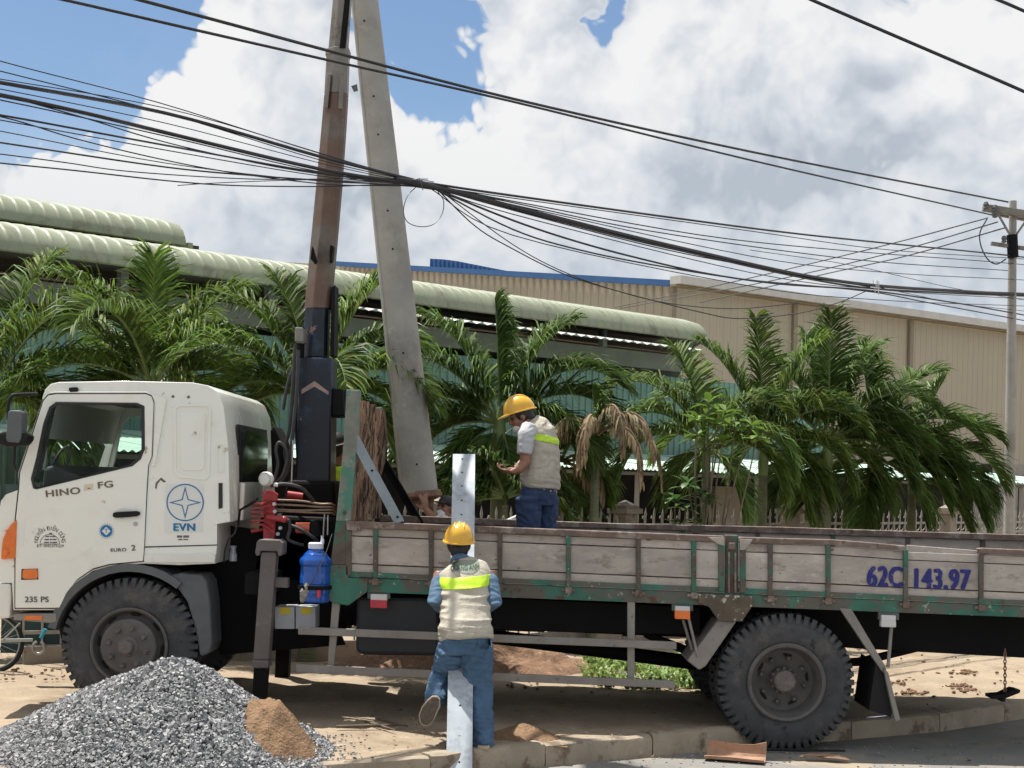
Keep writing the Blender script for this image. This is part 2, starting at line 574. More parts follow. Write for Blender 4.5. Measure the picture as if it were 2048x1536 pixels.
m_yellowtag = M('yellow_sticker', (0.55, 0.42, 0.03), .6, var=.1)
m_jug = M('blue_jug_plastic', (0.006, 0.075, 0.36), .12, var=.12, vscale=10, coat=.3)
m_jugcap = M('jug_cap_plastic', (0.62, 0.64, 0.72), .4, var=.08)
m_redtap = M('red_plastic', (0.6, 0.03, 0.04), .35, var=.1)
m_cloth_grey = M('grey_rag', (0.26, 0.245, 0.21), .9, var=.3, vscale=30, bump=.4)
m_concrete = M('pole_concrete', (0.335, 0.322, 0.295), .85, var=.14, vscale=2.5, layers=(((.25, .235, .215), 1.6, .5, .7, .9), ((.43, .415, .385), 6, .6, .76, .85), ((.14, .13, .12), 26, .71, .76, .9)), bump=.22, bscale=30)
m_hole = M('bolt_hole_shadow', (0.015, 0.014, 0.013), .9, var=.1)
m_galv = M('galvanised_steel', (0.40, 0.44, 0.48), .42, metal=.35, var=.10, vscale=5, layers=(((.30, .33, .365), 7, .5, .62, .5), ((.48, .51, .53), 3.2, .52, .64, .45)))
m_rustwood = M('rusty_pole_shoe', (0.22, 0.125, 0.09), .9, var=.35, vscale=14, layers=(((.07, .04, .03), 18, .55, .7, .9),), bump=.4)
m_asphalt = M('dusty_asphalt', (0.205, 0.198, 0.185), .92, var=.12, vscale=1.5, layers=(((.27, .245, .21), 1.3, .50, .68, .95), ((.11, .104, .10), 2.5, .57, .70, .9), ((.32, .265, .195), .9, .56, .68, .95)), bump=.35, bscale=140)
m_dirt = M('sandy_dirt', (0.30, 0.235, 0.165), .97, var=.16, vscale=1.4, layers=(((.22, .165, .112), 1.6, .52, .68, .97), ((.36, .295, .215), 3.2, .55, .72, .97), ((.15, .10, .065), 6, .66, .73, .97)), bump=.8, bscale=26)
m_kerb = M('kerb_concrete', (0.33, 0.275, 0.205), .92, var=.16, vscale=4, layers=(((.17, .125, .088), 4.5, .52, .66, .95), ((.44, .385, .30), 6, .6, .74, .92)), bump=.4, bscale=50, rnd=.06)
m_gravel = M('crushed_stone', (0.27, 0.27, 0.275), .85, var=.1, vscale=9, bump=.1)
m_sand = M('brown_sand', (0.225, 0.145, 0.088), .97, var=.28, vscale=12, spec=.1, layers=(((.32, .22, .14), 20, .55, .72, .97), ((.12, .075, .045), 15, .58, .72, .97)), bump=1, bscale=45)
m_clod = M('dug_earth', (0.19, 0.11, 0.066), .97, var=.3, vscale=7, layers=(((.32, .205, .125), 12, .52, .7, .97),), bump=.9, bscale=40)
m_canopy = M('pale_green_sheet', (0.225, 0.252, 0.172), .55, var=.06, vscale=.8, layers=(((.15, .145, .10), 1.6, .50, .70, .7), ((.26, .262, .20), 3, .58, .75, .6)), rnd=.03)
m_greenwall = M('green_wall_sheet', (0.13, 0.235, 0.195), .5, var=.06, vscale=.7, layers=(((.10, .19, .16), 1.5, .52, .74, .6),), rnd=.04)
m_mint = M('mint_roof_sheet', (0.40, 0.55, 0.465), .5, var=.06, vscale=1.0, rnd=.04, layers=(((.50, .60, .53), 2, .5, .7, .6),))
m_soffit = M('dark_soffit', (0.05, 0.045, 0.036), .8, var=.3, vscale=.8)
m_shed = M('shed_shade', (0.022, 0.023, 0.024), .9, var=.4, vscale=1.0)  # near-black tone standing for the deep shade under the lean-to roof
m_beam = M('steel_beam', (0.13, 0.135, 0.115), .7, var=.15)
m_beige = M('beige_wall_sheet', (0.40, 0.365, 0.285), .6, var=.05, vscale=.35, rnd=.04, layers=(((.30, .265, .20), .8, .56, .74, .7),), stretch=(1, 1, .25))
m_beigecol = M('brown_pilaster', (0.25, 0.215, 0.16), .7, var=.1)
m_trim = M('pale_roof_trim', (0.52, 0.52, 0.50), .5, var=.1, layers=(((.36, .33, .28), 3, .6, .8, .6),))
m_blueroof = M('blue_roof_sheet', (0.025, 0.11, 0.30), .45, var=.12, vscale=1.0)
m_block = M('grey_block_wall', (0.30, 0.285, 0.265), .9, var=.12, vscale=1.2, layers=(((.22, .205, .185), 2, .55, .75, .95),))
m_fencebar = M('fence_paint', (0.30, 0.285, 0.25), .7, var=.2, vscale=10, layers=(((.16, .11, .08), 14, .58, .7, .8),))
m_fencepost = M('fence_post_plaster', (0.26, 0.225, 0.185), .9, var=.2, vscale=4, layers=(((.12, .105, .09), 5, .56, .72, .95),), bump=.2)
m_gate = M('dark_gate_sheet', (0.035, 0.065, 0.062), .6, var=.15)
m_cable = M('black_cable', (0.014, 0.014, 0.017), .5, var=.2)
m_cablegrey = M('grey_wire', (0.10, 0.105, 0.11), .5, var=.2)
m_leaf = M('palm_leaflet', (0.105, 0.175, 0.033), .58, var=.38, vscale=2.2, layers=(((.17, .205, .045), 3.5, .53, .68, .6), ((.024, .062, .02), 2.8, .52, .66, .5)), spec=.28, rnd=.22, trans=.40, isl=.42)
m_leaf2 = M('dark_palm_leaflet', (0.080, 0.142, 0.031), .56, var=.35, vscale=2.2, layers=(((.10, .15, .038), 4, .54, .70, .55), ((.03, .065, .02), 2.4, .54, .68, .5)), spec=.3, rnd=.22, trans=.34, isl=.45)
m_leaf3 = M('pale_palm_leaflet', (0.115, 0.195, 0.045), .5, var=.3, vscale=2.2, layers=(((.18, .235, .07), 4, .56, .75, .5),), spec=.35, rnd=.2, trans=.3, isl=.35)
m_rachis = M('palm_rachis', (0.14, 0.19, 0.065), .5, var=.2)
m_dead = M('dead_palm_leaflet', (0.34, 0.265, 0.15), .85, var=.35, vscale=6, layers=(((.13, .085, .05), 8, .55, .7, .9),), rnd=.25, trans=.12, isl=.4)
m_ptrunk = M('palm_trunk', (0.135, 0.145, 0.085), .85, var=.25, vscale=9, layers=(((.25, .235, .17), 14, .56, .72, .9),), bump=.3, stretch=(1, 1, 4))
m_shaft = M('palm_crownshaft', (0.16, 0.22, 0.075), .5, var=.2, vscale=4)
m_broad = M('broad_leaf', (0.135, 0.235, 0.035), .4, var=.25, vscale=6, rnd=.25, trans=.3)
m_broadd = M('broad_leaf_dark', (0.06, 0.135, 0.03), .4, var=.25, vscale=6, rnd=.25, trans=.25)
m_stem = M('twig_bark', (0.16, 0.135, 0.095), .9, var=.25)
m_grass = M('weed_grass', (0.20, 0.30, 0.08), .55, var=.4, vscale=9, trans=.25, isl=.4)
m_skin = M('skin', (0.27, 0.13, 0.08), .5, var=.1, vscale=20)
m_hair = M('black_hair', (0.012, 0.010, 0.010), .5, var=.2)
m_helmet = M('yellow_helmet_plastic', (0.72, 0.40, 0.035), .24, var=.04, coat=.3, layers=(((.55, .30, .05), 14, .64, .78, .5),))
m_vest = M('beige_vest_cloth', (0.45, 0.415, 0.345), .9, var=.12, vscale=9, bump=.55, bscale=17, layers=(((.36, .33, .27), 7, .56, .76, .9),))
m_hivis = M('lime_reflective_tape', (0.52, 0.78, 0.03), .5, var=.04)
m_patch = M('grey_back_patch', (0.25, 0.275, 0.225), .85, var=.1, vscale=20)
m_patchink = M('green_print', (0.055, 0.11, 0.075), .8, var=.15)
m_denim = M('blue_denim', (0.060, 0.120, 0.205), .9, var=.16, vscale=5, layers=(((.10, .175, .27), 4, .54, .80, .9),), bump=.7, bscale=19)
m_denimd = M('dark_blue_denim', (0.032, 0.056, 0.125), .9, var=.22, vscale=6, layers=(((.07, .115, .20), 6, .56, .76, .9),), bump=.35, bscale=60)
m_denshirt = M('blue_work_shirt', (0.085, 0.15, 0.235), .9, var=.2, vscale=10, bump=.3, bscale=60)
m_tee = M('light_grey_shirt', (0.50, 0.51, 0.53), .9, var=.06, vscale=10, bump=.2)
m_sole = M('shoe_sole', (0.10, 0.08, 0.065), .9, var=.3, vscale=30, layers=(((.20, .165, .125), 25, .55, .7, .9),), bump=.3)
m_shoe = M('canvas_shoe', (0.40, 0.33, 0.24), .85, var=.15, vscale=20)
m_mask = M('white_mask', (0.62, 0.63, 0.62), .9, var=.08)
m_brick = M('clay_carton', (0.36, 0.215, 0.14), .85, var=.18, vscale=8, layers=(((.22, .12, .075), 10, .56, .7, .9),), bump=.25)
m_twig = M('dry_stick', (0.12, 0.09, 0.065), .9, var=.3, vscale=20)
m_dryleaf = M('dry_leaf', (0.26, 0.16, 0.10), .85, var=.3, vscale=20, rnd=.3)
m_bike = M('bike_steel', (0.30, 0.31, 0.30), .4, metal=.4, var=.15)
m_bikeblue = M('bike_blue_grip', (0.02, 0.30, 0.45), .4, var=.1)
m_sack = M('white_sack', (0.55, 0.57, 0.60), .85, var=.1, vscale=6, bump=.3)
m_smoke = M('cigarette_paper', (0.7, 0.68, 0.63), .8, var=.05)

# ------------------------------------------------------------------ ground, road, kerb
GZ = 0.16
KPX = [(650, 1525), (858, 1512), (1100, 1487), (1395, 1462), (1700, 1440), (1911, 1423), (2048, 1401)]
KP = [PG(x, y, GZ) for x, y in KPX]
_d0 = (KP[1] - KP[0]).normalized()
_d1 = (KP[-1] - KP[-3]).normalized()
KP = [KP[0] - _d0 * 60, KP[0] - _d0 * 6] + KP + [KP[-1] + _d1 * 10, KP[-1] + _d1 * 300]
KL = [0.0]
for a, b in zip(KP, KP[1:]):
    KL.append(KL[-1] + (b - a).length)
K0 = KL[2]


def kerb_at(s):
    """point on the front top edge of the kerb, s metres from the gravel pile's side"""
    s = s + K0
    for i in range(len(KP) - 1):
        if s <= KL[i + 1] or i == len(KP) - 2:
            return KP[i].lerp(KP[i + 1], (s - KL[i]) / (KL[i + 1] - KL[i]))


KN = Vector((-0.45, 0.893, 0)).normalized()


def gnoise(x, y):
    return 0.022 * noise.noise(Vector((x * .9, y * .9, 0))) + 0.012 * noise.noise(Vector((x * 3, y * 3, 4))) + 0.006 * noise.noise(Vector((x * 9, y * 9, 8)))


svals = [-64, -40, -25, -15, -9] + list(np.arange(-6, 13, 0.09)) + [14, 17, 22, 30, 45, 80, 150, 300]
tvals = [0.10] + list(np.arange(0.2, 9, 0.09)) + [9.5, 10.5, 12, 15, 20, 30, 60, 150, 400, 1200]
gm = MB()
for s in svals:
    k = kerb_at(s)
    for t in tvals:
        p = k + KN * t
        rut = 0.0
        if 1.2 < t < 7 and -6 < s < 13:
            for rt, rw_ in ((2.6, .16), (2.95, .12), (4.4, .18), (5.0, .10), (3.6, .10)):
                dt_ = t - rt - .35 * noise.noise(Vector((s * .35, rt, 0)))
                rut -= .030 * math.exp(-(dt_ / rw_) ** 2) * (.6 + .8 * noise.noise(Vector((s * 1.5, rt * 3, 5))))
        gm.v.append((p.x, p.y, GZ - .008 + (gnoise(p.x, p.y) + rut if t > .3 else 0)))
nt_ = len(tvals)
for i in range(len(svals) - 1):
    for j in range(nt_ - 1):
        gm.f.append((i * nt_ + j, (i + 1) * nt_ + j, (i + 1) * nt_ + j + 1, i * nt_ + j + 1))
tag(mk('ground', gm, m_dirt, smooth=60), kind='structure')
rm = MB()
rs = [(-400, -60), (400, -60), (400, 420), (-400, 420)]
kpl = [kerb_at(s) for s in (-60, -6, 0, 2, 4, 6, 8, 12, 300)]
rm.add([(p.x + KN.x * .05, p.y + KN.y * .05, 0) for p in kpl] + [(300, -80, 0), (-120, -80, 0)], [tuple(range(len(kpl) + 2))])
tag(mk('road', rm, m_asphalt), kind='structure')

kerb = tag(bpy.data.objects.new('kerb', None), kind='structure')
link(kerb, None, KP[2])
s = -5.0
while s < 14:
    L = 0.96 + random.uniform(-.03, .03)
    a, b = kerb_at(s), kerb_at(s + L)
    d = (b - a).normalized()
    n = Vector((-d.y, d.x, 0))
    dz = random.uniform(-.012, .008)
    mb = MB()
    prof = [(0.0, -0.2), (0.0, .118), (.014, .150), (.04, .162), (.13, .160), (.16, .150), (.16, -.2)]
    ns = 9
    for i in range(ns):
        q = a + d * (L * i / (ns - 1))
        for (o_, z_) in prof:
            j = .010 * noise.noise(Vector((q.x * 4, q.y * 4, z_ * 20 + o_ * 9))) + .006 * noise.noise(Vector((q.x * 14, q.y * 14, z_ * 50)))
            mb.v.append(tuple(q + n * (o_ + j) + Vector((0, 0, z_ - GZ + dz + (j if z_ > 0 else 0)))))
    m_ = len(prof)
    for i in range(ns - 1):
        for j in range(m_):
            k = (j + 1) % m_
            mb.f.append((i * m_ + j, (i + 1) * m_ + j, (i + 1) * m_ + k, i * m_ + k))
    mb.f += [tuple(range(m_)), tuple((ns - 1) * m_ + i for i in reversed(range(m_)))]
    mk('kerb_stone', mb, m_kerb, kerb, smooth=35)
    s += L + 0.012


# ------------------------------------------------------------------ buildings
def frame(s):
    l = math.hypot(1, s)
    return Vector((1 / l, s / l, 0)), Vector((s / l, -1 / l, 0))


UA, NA = frame(0.95)


def LPt(Y0, s, X, z):
    return Vector((X, Y0 + s * X, z))


def ribbed(A, B, z0, zA, zB, pitch, depth, nrm, mb=None, base=None):
    """profiled sheet standing between A and B, ribs proud along nrm; top edge from zA to zB"""
    mb = mb or MB()
    A, B = Vector(A), Vector(B)
    L = (B - A).length
    n = max(1, round(L / pitch))
    cut_ = []
    for i in range(n):
        for f, d in ((0, 0), (.62, 0), (.70, 1), (.92, 1)):
            cut_.append(((i + f) / n, d))
    cut_.append((1, 0))
    vs, fs = [], []
    for t, d in cut_:
        p = A.lerp(B, t) + Vector(nrm) * (depth * d)
        vs.append((p.x, p.y, z0))
        vs.append((p.x, p.y, zA + (zB - zA) * t))
    for i in range(len(cut_) - 1):
        fs.append((2 * i, 2 * i + 2, 2 * i + 3, 2 * i + 1))
    return mb.add(vs, fs)


def copies(proto, parent, locs):
    out = []
    for l in locs:
        c = proto.copy()
        link(c, parent, l)
        out.append(c)
    return out


# long green warehouse
wh = thing('warehouse', 'long warehouse with green sheet wall and curved pale green eaves', 'building', LPt(31, .95, -4, 0))


def canopy(Y0, zb, X0, X1, parent, hgt=.45):
    pitch = .245
    total = (X1 - X0) * math.hypot(1, .95)
    n = int(total / pitch)
    sec = [(-7.0, hgt + 1.0), (-.62, hgt + .05), (-.42, hgt), (-.25, hgt - .06), (-.12, hgt - .16), (-.04, hgt - .28), (0, hgt - .38), (0, 0.0), (-.05, -.02)]
    mb = MB()
    cuts = [(0, 0), (.03, .019), (.05, .019), (.08, 0), (pitch, 0)]
    for (u, r_) in cuts:
        for i, (o_, z_) in enumerate(sec):
            nz = max(0, min(1, (z_ - (hgt - .38)) / .38))
            mb.v.append(tuple(UA * u + NA * (o_ + r_ * (1 - nz * .7)) + Vector((0, 0, z_ + r_ * nz))))
    m_ = len(sec)
    for i in range(len(cuts) - 1):
        for j in range(m_ - 1):
            mb.f.append((i * m_ + j, (i + 1) * m_ + j, (i + 1) * m_ + j + 1, i * m_ + j + 1))
    p0 = LPt(Y0, .95, X0, zb)
    pr = mk('canopy_panel', mb, m_canopy, parent, smooth=50, origin=(0, 0, 0))
    pr.location = p0 - WL[parent.name]
    WL[pr.name] = p0
    copies(pr, parent, [p0 + UA * (pitch * i) for i in range(1, n)])
    e_ = p0 + UA * (pitch * n)
    cap = MB().solid([[e_ + NA * o_ + Vector((0, 0, z_)) for o_, z_ in sec]], UA * .03)
    mk('canopy_end', cap, m_canopy, parent)
    return e_


canopy(30, 5.3, -9.5, 4.43, wh)
canopy(33, 6.13, -10.5, -5.93, wh)
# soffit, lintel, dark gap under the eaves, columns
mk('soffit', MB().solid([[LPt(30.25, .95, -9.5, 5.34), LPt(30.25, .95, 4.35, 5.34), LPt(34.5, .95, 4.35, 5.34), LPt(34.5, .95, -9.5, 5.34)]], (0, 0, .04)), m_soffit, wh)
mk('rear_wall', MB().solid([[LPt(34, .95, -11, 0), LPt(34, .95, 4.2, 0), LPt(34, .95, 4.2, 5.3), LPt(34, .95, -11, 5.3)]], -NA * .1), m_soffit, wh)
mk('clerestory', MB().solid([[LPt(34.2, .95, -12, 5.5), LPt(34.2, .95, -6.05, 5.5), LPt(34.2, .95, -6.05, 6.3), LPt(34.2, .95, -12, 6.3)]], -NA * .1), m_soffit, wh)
mk('upper_fascia', MB().solid([[LPt(33.1, .95, -6.02, 5.6), LPt(33.1, .95, -5.95, 5.6), LPt(33.1, .95, -5.95, 6.2), LPt(33.1, .95, -6.02, 6.2)]], -NA * 1.2), m_canopy, wh)
mk('lintel', MB().solid([[LPt(31.0, .95, -9, 4.62), LPt(31.0, .95, 4.1, 4.62), LPt(31.0, .95, 4.1, 4.98), LPt(31.0, .95, -9, 4.98)]], -NA * .12), m_beam, wh)
for X in np.arange(-8.6, 4.3, 2.1):
    c = LPt(30.9, .95, X, 5.15)
    mk('column', MB().box(c + Vector((0, 0, 0)), (.14, .14, .36), Matrix.Rotation(math.atan(.95), 3, 'Z')), m_beam, wh)
nsh = 25
pA = LPt(31.25, .95, -10, 0.2)
shp = mk('wall_sheet', ribbed(Vector((0, 0, 0)), UA * .995, 0, 4.3, 4.3, .2, .028, NA), m_greenwall, wh, origin=(0, 0, 0))
shp.location = pA - WL[wh.name]
copies(shp, wh, [pA + UA * (1.0 * i) + NA * (.004 * (i % 2)) for i in range(1, nsh)])
# scalloped awning sheet that catches the sun under the eaves
aw = MB()
A0 = LPt(29.5, .95, -3.6, 0)
n_ = 74
for i in range(n_ + 1):
    zz = .022 * math.cos(i * math.pi)
    p = A0 + UA * (.145 * i)
    q = p - NA * 1.25
    aw.v += [(p.x, p.y, 5.02 + zz), (q.x, q.y, 5.22 + zz)]
for i in range(n_):
    aw.f.append((2 * i, 2 * i + 2, 2 * i + 3, 2 * i + 1))
mk('awning_sheet', aw, m_trim, wh)

# lean-to with mint corrugated roof
lean = thing('lean_to_shed', 'low open shed with mint green corrugated roof along the green wall', 'shed', LPt(28, .95, 3, 0.15))
e0, r0 = LPt(25, .95, -6, 2.27), LPt(30.8, .95, -6, 2.66)
back = (r0 - e0)
back = back - UA * back.dot(UA)
mb = MB()
for i in range(17):
    zz = .018 * math.cos(i * math.pi)
    p = UA * (1.0 * i / 16)
    mb.v += [tuple(p + Vector((0, 0, zz))), tuple(p + back + Vector((0, 0, zz)))]
for i in range(16):
    mb.f.append((2 * i, 2 * i + 2, 2 * i + 3, 2 * i + 1))
rs_ = mk('roof_sheet', mb, m_mint, lean, smooth=60, origin=(0, 0, 0))
rs_.location = e0 - WL[lean.name]
copies(rs_, lean, [e0 + UA * (.98 * i) + Vector((0, 0, .006 * (i % 2))) for i in range(1, 30)])
mk('shade_sheet', MB().solid([[LPt(29.9, .95, -7, .15), LPt(29.9, .95, 13, .15), LPt(29.9, .95, 13, 2.45), LPt(29.9, .95, -7, 2.45)]], -NA * .05), m_shed, lean)  # dark sheet added before the green wall, shade under the roof put in as colour
mk('eave_beam', MB().bar(LPt(25.3, .95, -6, 2.2), LPt(25.3, .95, 14, 2.2), .06, .1, NA), m_beam, lean)
for X in np.arange(-5.5, 14.5, 2.6):
    mk('post', MB().box(LPt(25.4, .95, X, 1.15), (.09, .09, 2.1)), m_block, lean)
for px_ in (1450, 1590):
    c = PL(px_, 1000, 27.5, .95)
    mk('stacked_sheet', MB().box(Vector((c.x, c.y, 1.1)), (.9, .25, 1.8), Matrix.Rotation(math.atan(.95), 3, 'Z')), m_beigecol, lean)

# far cream and beige factory
UB, NB = frame(0.78)
fac = thing('factory', 'big beige factory hall with ribbed walls behind the palms', 'building', LPt(45, .78, 12, 0.1))
XC = 5.22
ZB = 8.52
pB = LPt(45, .78, XC, 3.2)
fs_ = mk('wall_sheet', ribbed(Vector((0, 0, 0)), UB * 2.0, 0, ZB - 3.2, ZB - 3.2, .333, .018, NB), m_beige, fac, origin=(0, 0, 0))
fs_.location = pB - WL[fac.name]
copies(fs_, fac, [pB + UB * (2.0 * i) for i in range(1, 17)])
mk('plinth', MB().solid([[LPt(45, .78, XC, .1), LPt(45, .78, 34, .1), LPt(45, .78, 34, 3.2), LPt(45, .78, XC, 3.2)]], -NB * .3), m_block, fac)
mk('vent_opening', MB().solid([[PL(1966, 928, 44.9, .78), PL(1985, 928, 44.9, .78), PL(1985, 960, 44.9, .78), PL(1966, 960, 44.9, .78)]], -NB * .05), m_hole, fac)
tr0, tr1 = LPt(44.6, .78, XC - .1, ZB + .12), LPt(44.6, .78, 34, ZB + .12)
mk('roof_trim', MB().bar(tr0, tr1, .26, .5, NB), m_trim, fac)
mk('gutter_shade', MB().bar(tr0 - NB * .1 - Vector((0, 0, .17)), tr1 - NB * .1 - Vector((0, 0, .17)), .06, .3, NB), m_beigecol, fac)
for px_ in (1344, 1588, 1821):
    q = PL(px_, 700, 44.9, .78)
    mk('downpipe', MB().box(Vector((q.x, q.y, (ZB + 3.2) / 2)), (.2, .12, ZB - 3.2), Matrix.Rotation(math.atan(.78), 3, 'Z')), m_beigecol, fac)
GU = Vector((-.78, 1, 0)).normalized()
GN = Vector((-1, -.78, 0)).normalized()
C0 = LPt(45, .78, XC, 0)


def gz(t):
    return ZB + .0 + .128 * t if t < 26 else ZB + .128 * (52 - t)


for i in range(13):
    a, b = 2.0 * i, 2.0 * i + 2
    mk('gable_sheet', ribbed(C0 + GU * a, C0 + GU * b, 3.0, gz(a), gz(b), .40, .03, GN), m_beige, fac)
mk('blue_fascia', MB().bar(C0 + GN * .2 + Vector((0, 0, gz(0) + .05)), C0 + GN * .2 + GU * 21 + Vector((0, 0, gz(21) + .05)), .20, .3, GN), m_blueroof, fac)
for i in range(7):
    a, b = 8.6 + .9 * i, 8.6 + .9 * (i + 1)
    ta = .10 + .42 * min(1, i / 5.5)
    tb = .10 + .42 * min(1, (i + 1) / 5.5)
    mk('blue_roof_sheet', ribbed(C0 + GU * a - GN * .5, C0 + GU * b - GN * .5, gz(a) - .1, gz(a) + ta, gz(b) + tb, .3, .05, GN), m_blueroof, fac)

# ------------------------------------------------------------------ fence
fence = thing('railing_fence', 'low iron railing fence with curled spikes and plastered posts behind the truck', 'fence', (0, 16.2, .15))


def fpt(X):
    return Vector((X, 16.12 + (1.1 if X > -.13 else .42) * (X + .13), 0))


def walk(X0, X1, step):
    X = X0
    out = []
    while X < X1:
        sl = 1.1 if X > -.13 else .42
        out.append(X)
        X += step / math.hypot(1, sl)
    return out


bar = MB()
bar.tube([(0, 0, .25), (0, 0, 1.62)], .011, 6)
bar.lathe([(0.0, 1.74), (.016, 1.66), (.011, 1.60)], (0, 0, 0), (0, 0, 1), 6, closed=False)
pts_ = [(0.0, 0, 1.40), (.05, .035, 1.42), (.085, .06, 1.49), (.095, .066, 1.57), (.08, .056, 1.63), (.068, .047, 1.60)]
bar.tube(spline(pts_, 4), .008, 5)
barp = None
posts_X = [PL(1250, 1030, 16.26, 1.1).x, PL(1580, 1030, 16.26, 1.1).x, PL(1895, 1030, 16.26, 1.1).x, -.75, -2.6]
for X in walk(-4.6, 13, .172):
    p = fpt(X)
    if any(abs(X - q) < .14 for q in posts_X):
        continue
    if barp is None:
        barp = mk('fence_bar', bar, m_fencebar, fence, smooth=40, origin=(0, 0, 0))
        barp.location = p - WL[fence.name]
    else:
        copies(barp, fence, [p])
for z in (.45, 1.36, 1.52):
    mk('fence_rail', MB().bar(fpt(-4.6) + Vector((0, 0, z)), fpt(-.13) + Vector((0, 0, z)), .035, .02), m_fencebar, fence)
    mk('fence_rail', MB().bar(fpt(-.13) + Vector((0, 0, z)), fpt(13) + Vector((0, 0, z)), .035, .02), m_fencebar, fence)
for X in posts_X:
    c = fpt(X)
    rot = Matrix.Rotation(math.atan(1.1 if X > -.13 else .42), 3, 'Z')
    po = mk('fence_post', MB().box(c + Vector((0, 0, .83)), (.20, .20, 1.66), rot), m_fencepost, fence, bevel=.01)
    cap = MB().box(c + Vector((0, 0, 1.69)), (.30, .30, .06), rot).box(c + Vector((0, 0, 1.735)), (.24, .24, .04), rot)
    cap.lathe([(.155, 1.752), (.0, 1.82)], c, (0, 0, 1), 4, closed=False, a0=math.atan(1.1) + math.pi / 4)
    mk('post_cap', cap, m_fencepost, po, bevel=.008)
mk('fence_footing', MB().bar(fpt(-.13) + Vector((0, 0, .2)), fpt(13) + Vector((0, 0, .2)), .25, .16), m_fencepost, fence)
mk('fence_footing', MB().bar(fpt(-4.6) + Vector((0, 0, .2)), fpt(-.13) + Vector((0, 0, .2)), .25, .155), m_fencepost, fence)

gate = thing('sheet_gate', 'dark green sheet metal gate behind the bicycle under the cab', 'gate', (-4.4, 14.6, .15))
ga, gb = Vector((-7.0, 14.25, 0)), Vector((-2.9, 15.05, 0))
for i in range(4):
    a, b = ga.lerp(gb, i / 4), ga.lerp(gb, (i + .985) / 4)
    mk('gate_sheet', ribbed(a, b, .2, 1.85, 1.85, .2, .025, (0.19, -.98, 0)), m_gate, gate)

# ------------------------------------------------------------------ utility pole
up = PG(2022, 1040, GZ)
up = P(2022, 1060, 23.0)
upole = thing('utility_pole', 'grey concrete utility pole with cross-arms at the far end of the cables', 'pole', (up.x, 23.0, .1))
top = P(2026, 402, 23.0)
base_ = Vector((P(2021, 1060, 23).x, 23, .1))
mk('shaft', MB().tube([base_, base_.lerp(top, .5), top], [.092, .078, .055], 14), m_concrete, upole, smooth=50)
mk('top_cross_arm', MB().bar(P(1966, 415, 22.9), P(2075, 432, 22.9), .11, .09), m_boomgrey, upole, bevel=.008)
mk('top_cross_arm', MB().bar(P(1984, 423, 23.15), P(2085, 442, 23.15), .10, .09), m_boomgrey, upole, bevel=.008)
mk('lower_cross_arm', MB().bar(P(1982, 487, 22.9), P(2070, 500, 22.9), .055, .06), m_boomgrey, upole)
mk('strap', MB().tube([P(2024, 470, 22.9), P(2026, 515, 22.9)], .085, 10), m_black, upole)
for a, b in (((1996, 428), (2020, 470)), ((2056, 436), (2032, 470))):
    mk('arm_brace', MB().bar(P(*a, 22.88), P(*b, 22.88), .03, .02), m_boomgrey, upole)
for x, y in ((1972, 412), (1990, 418), (2008, 480), (1990, 430)):
    mk('insulator', MB().lathe([(.0, .07), (.03, .06), (.045, .02), (.03, 0), (.045, -.03), (0, -.05)], P(x, y, 22.85), (0, 0, 1), 8, closed=False), m_cablegrey, upole)

# ------------------------------------------------------------------ crane truck
YN, YF = 11.5, 13.72
truck = thing('crane_truck', 'white cab flatbed crane truck with worn green drop sides parked across the kerb', 'truck', (0.2, 12.6, .05))


def pp(name, loops, Y0, Y1, mat, parent, bevel=0.0, smooth=None):
    return mk(name, MB().prism(loops, Y0, Y1), mat, parent, smooth=smooth, bevel=bevel)


# ---- cab shell
prof = [(2, 1002), (12, 989), (36, 980), (37, 944), (84, 797), (90, 779), (101, 768), (118, 764), (254, 762), (385, 765), (416, 771), (434, 783),
        (447, 812), (457, 900), (460, 1044), (434, 1048), (434, 1091), (430, 1127), (359, 1130), (284, 1127), (219, 1132), (185, 1142), (154, 1166),
        (137, 1187), (122, 1220), (27, 1220), (24, 1166), (-4, 1166), (-4, 1037)]
bm = bmesh.new()
fr = [bm.verts.new(P(x, y, YN)) for x, y in prof]
bk = [bm.verts.new(P(x, y, YN) + Vector((0, YF - YN, 0))) for x, y in prof]
bm.faces.new(fr)
bm.faces.new(list(reversed(bk)))
n_ = len(prof)
for i in range(n_):
    j = (i + 1) % n_
    bm.faces.new((fr[i], bk[i], bk[j], fr[j]))
bmesh.ops.recalc_face_normals(bm, faces=bm.faces)
roof_edges = []
for ring in (fr, bk):
    for i in range(4, 15):
        e_ = bm.edges.get((ring[i], ring[(i + 1) % n_]))
        if e_:
            roof_edges.append(e_)
bmesh.ops.bevel(bm, geom=roof_edges, offset=.085, segments=4, profile=.5, affect='EDGES', clamp_overlap=True)
me = bpy.data.meshes.new('cab')
bm.to_mesh(me)
bm.free()
me.materials.append(m_cab)
cab = bpy.data.objects.new('cab', me)
link(cab, truck, (0, 0, 0))
win = [(70, 973), (66, 955), (78, 912), (91, 850), (102, 818), (114, 809), (270, 809), (284, 815), (284, 898), (276, 917), (260, 930), (76, 975)]
inner = [(62, 1090), (58, 960), (98, 800), (130, 778), (400, 780), (418, 800), (430, 1030), (430, 1090)]
wsh = [(0, 975), (60, 975), (96, 806), (40, 760), (0, 800)]
cut(cab, [MB().solid([[P(x, y, YN + .035) for x, y in inner]], (0, YF - YN - .07, 0)),
          MB().solid([[P(x, y, YN) + Vector((0, -.3, 0)) for x, y in win]], (0, 3.4, 0))])
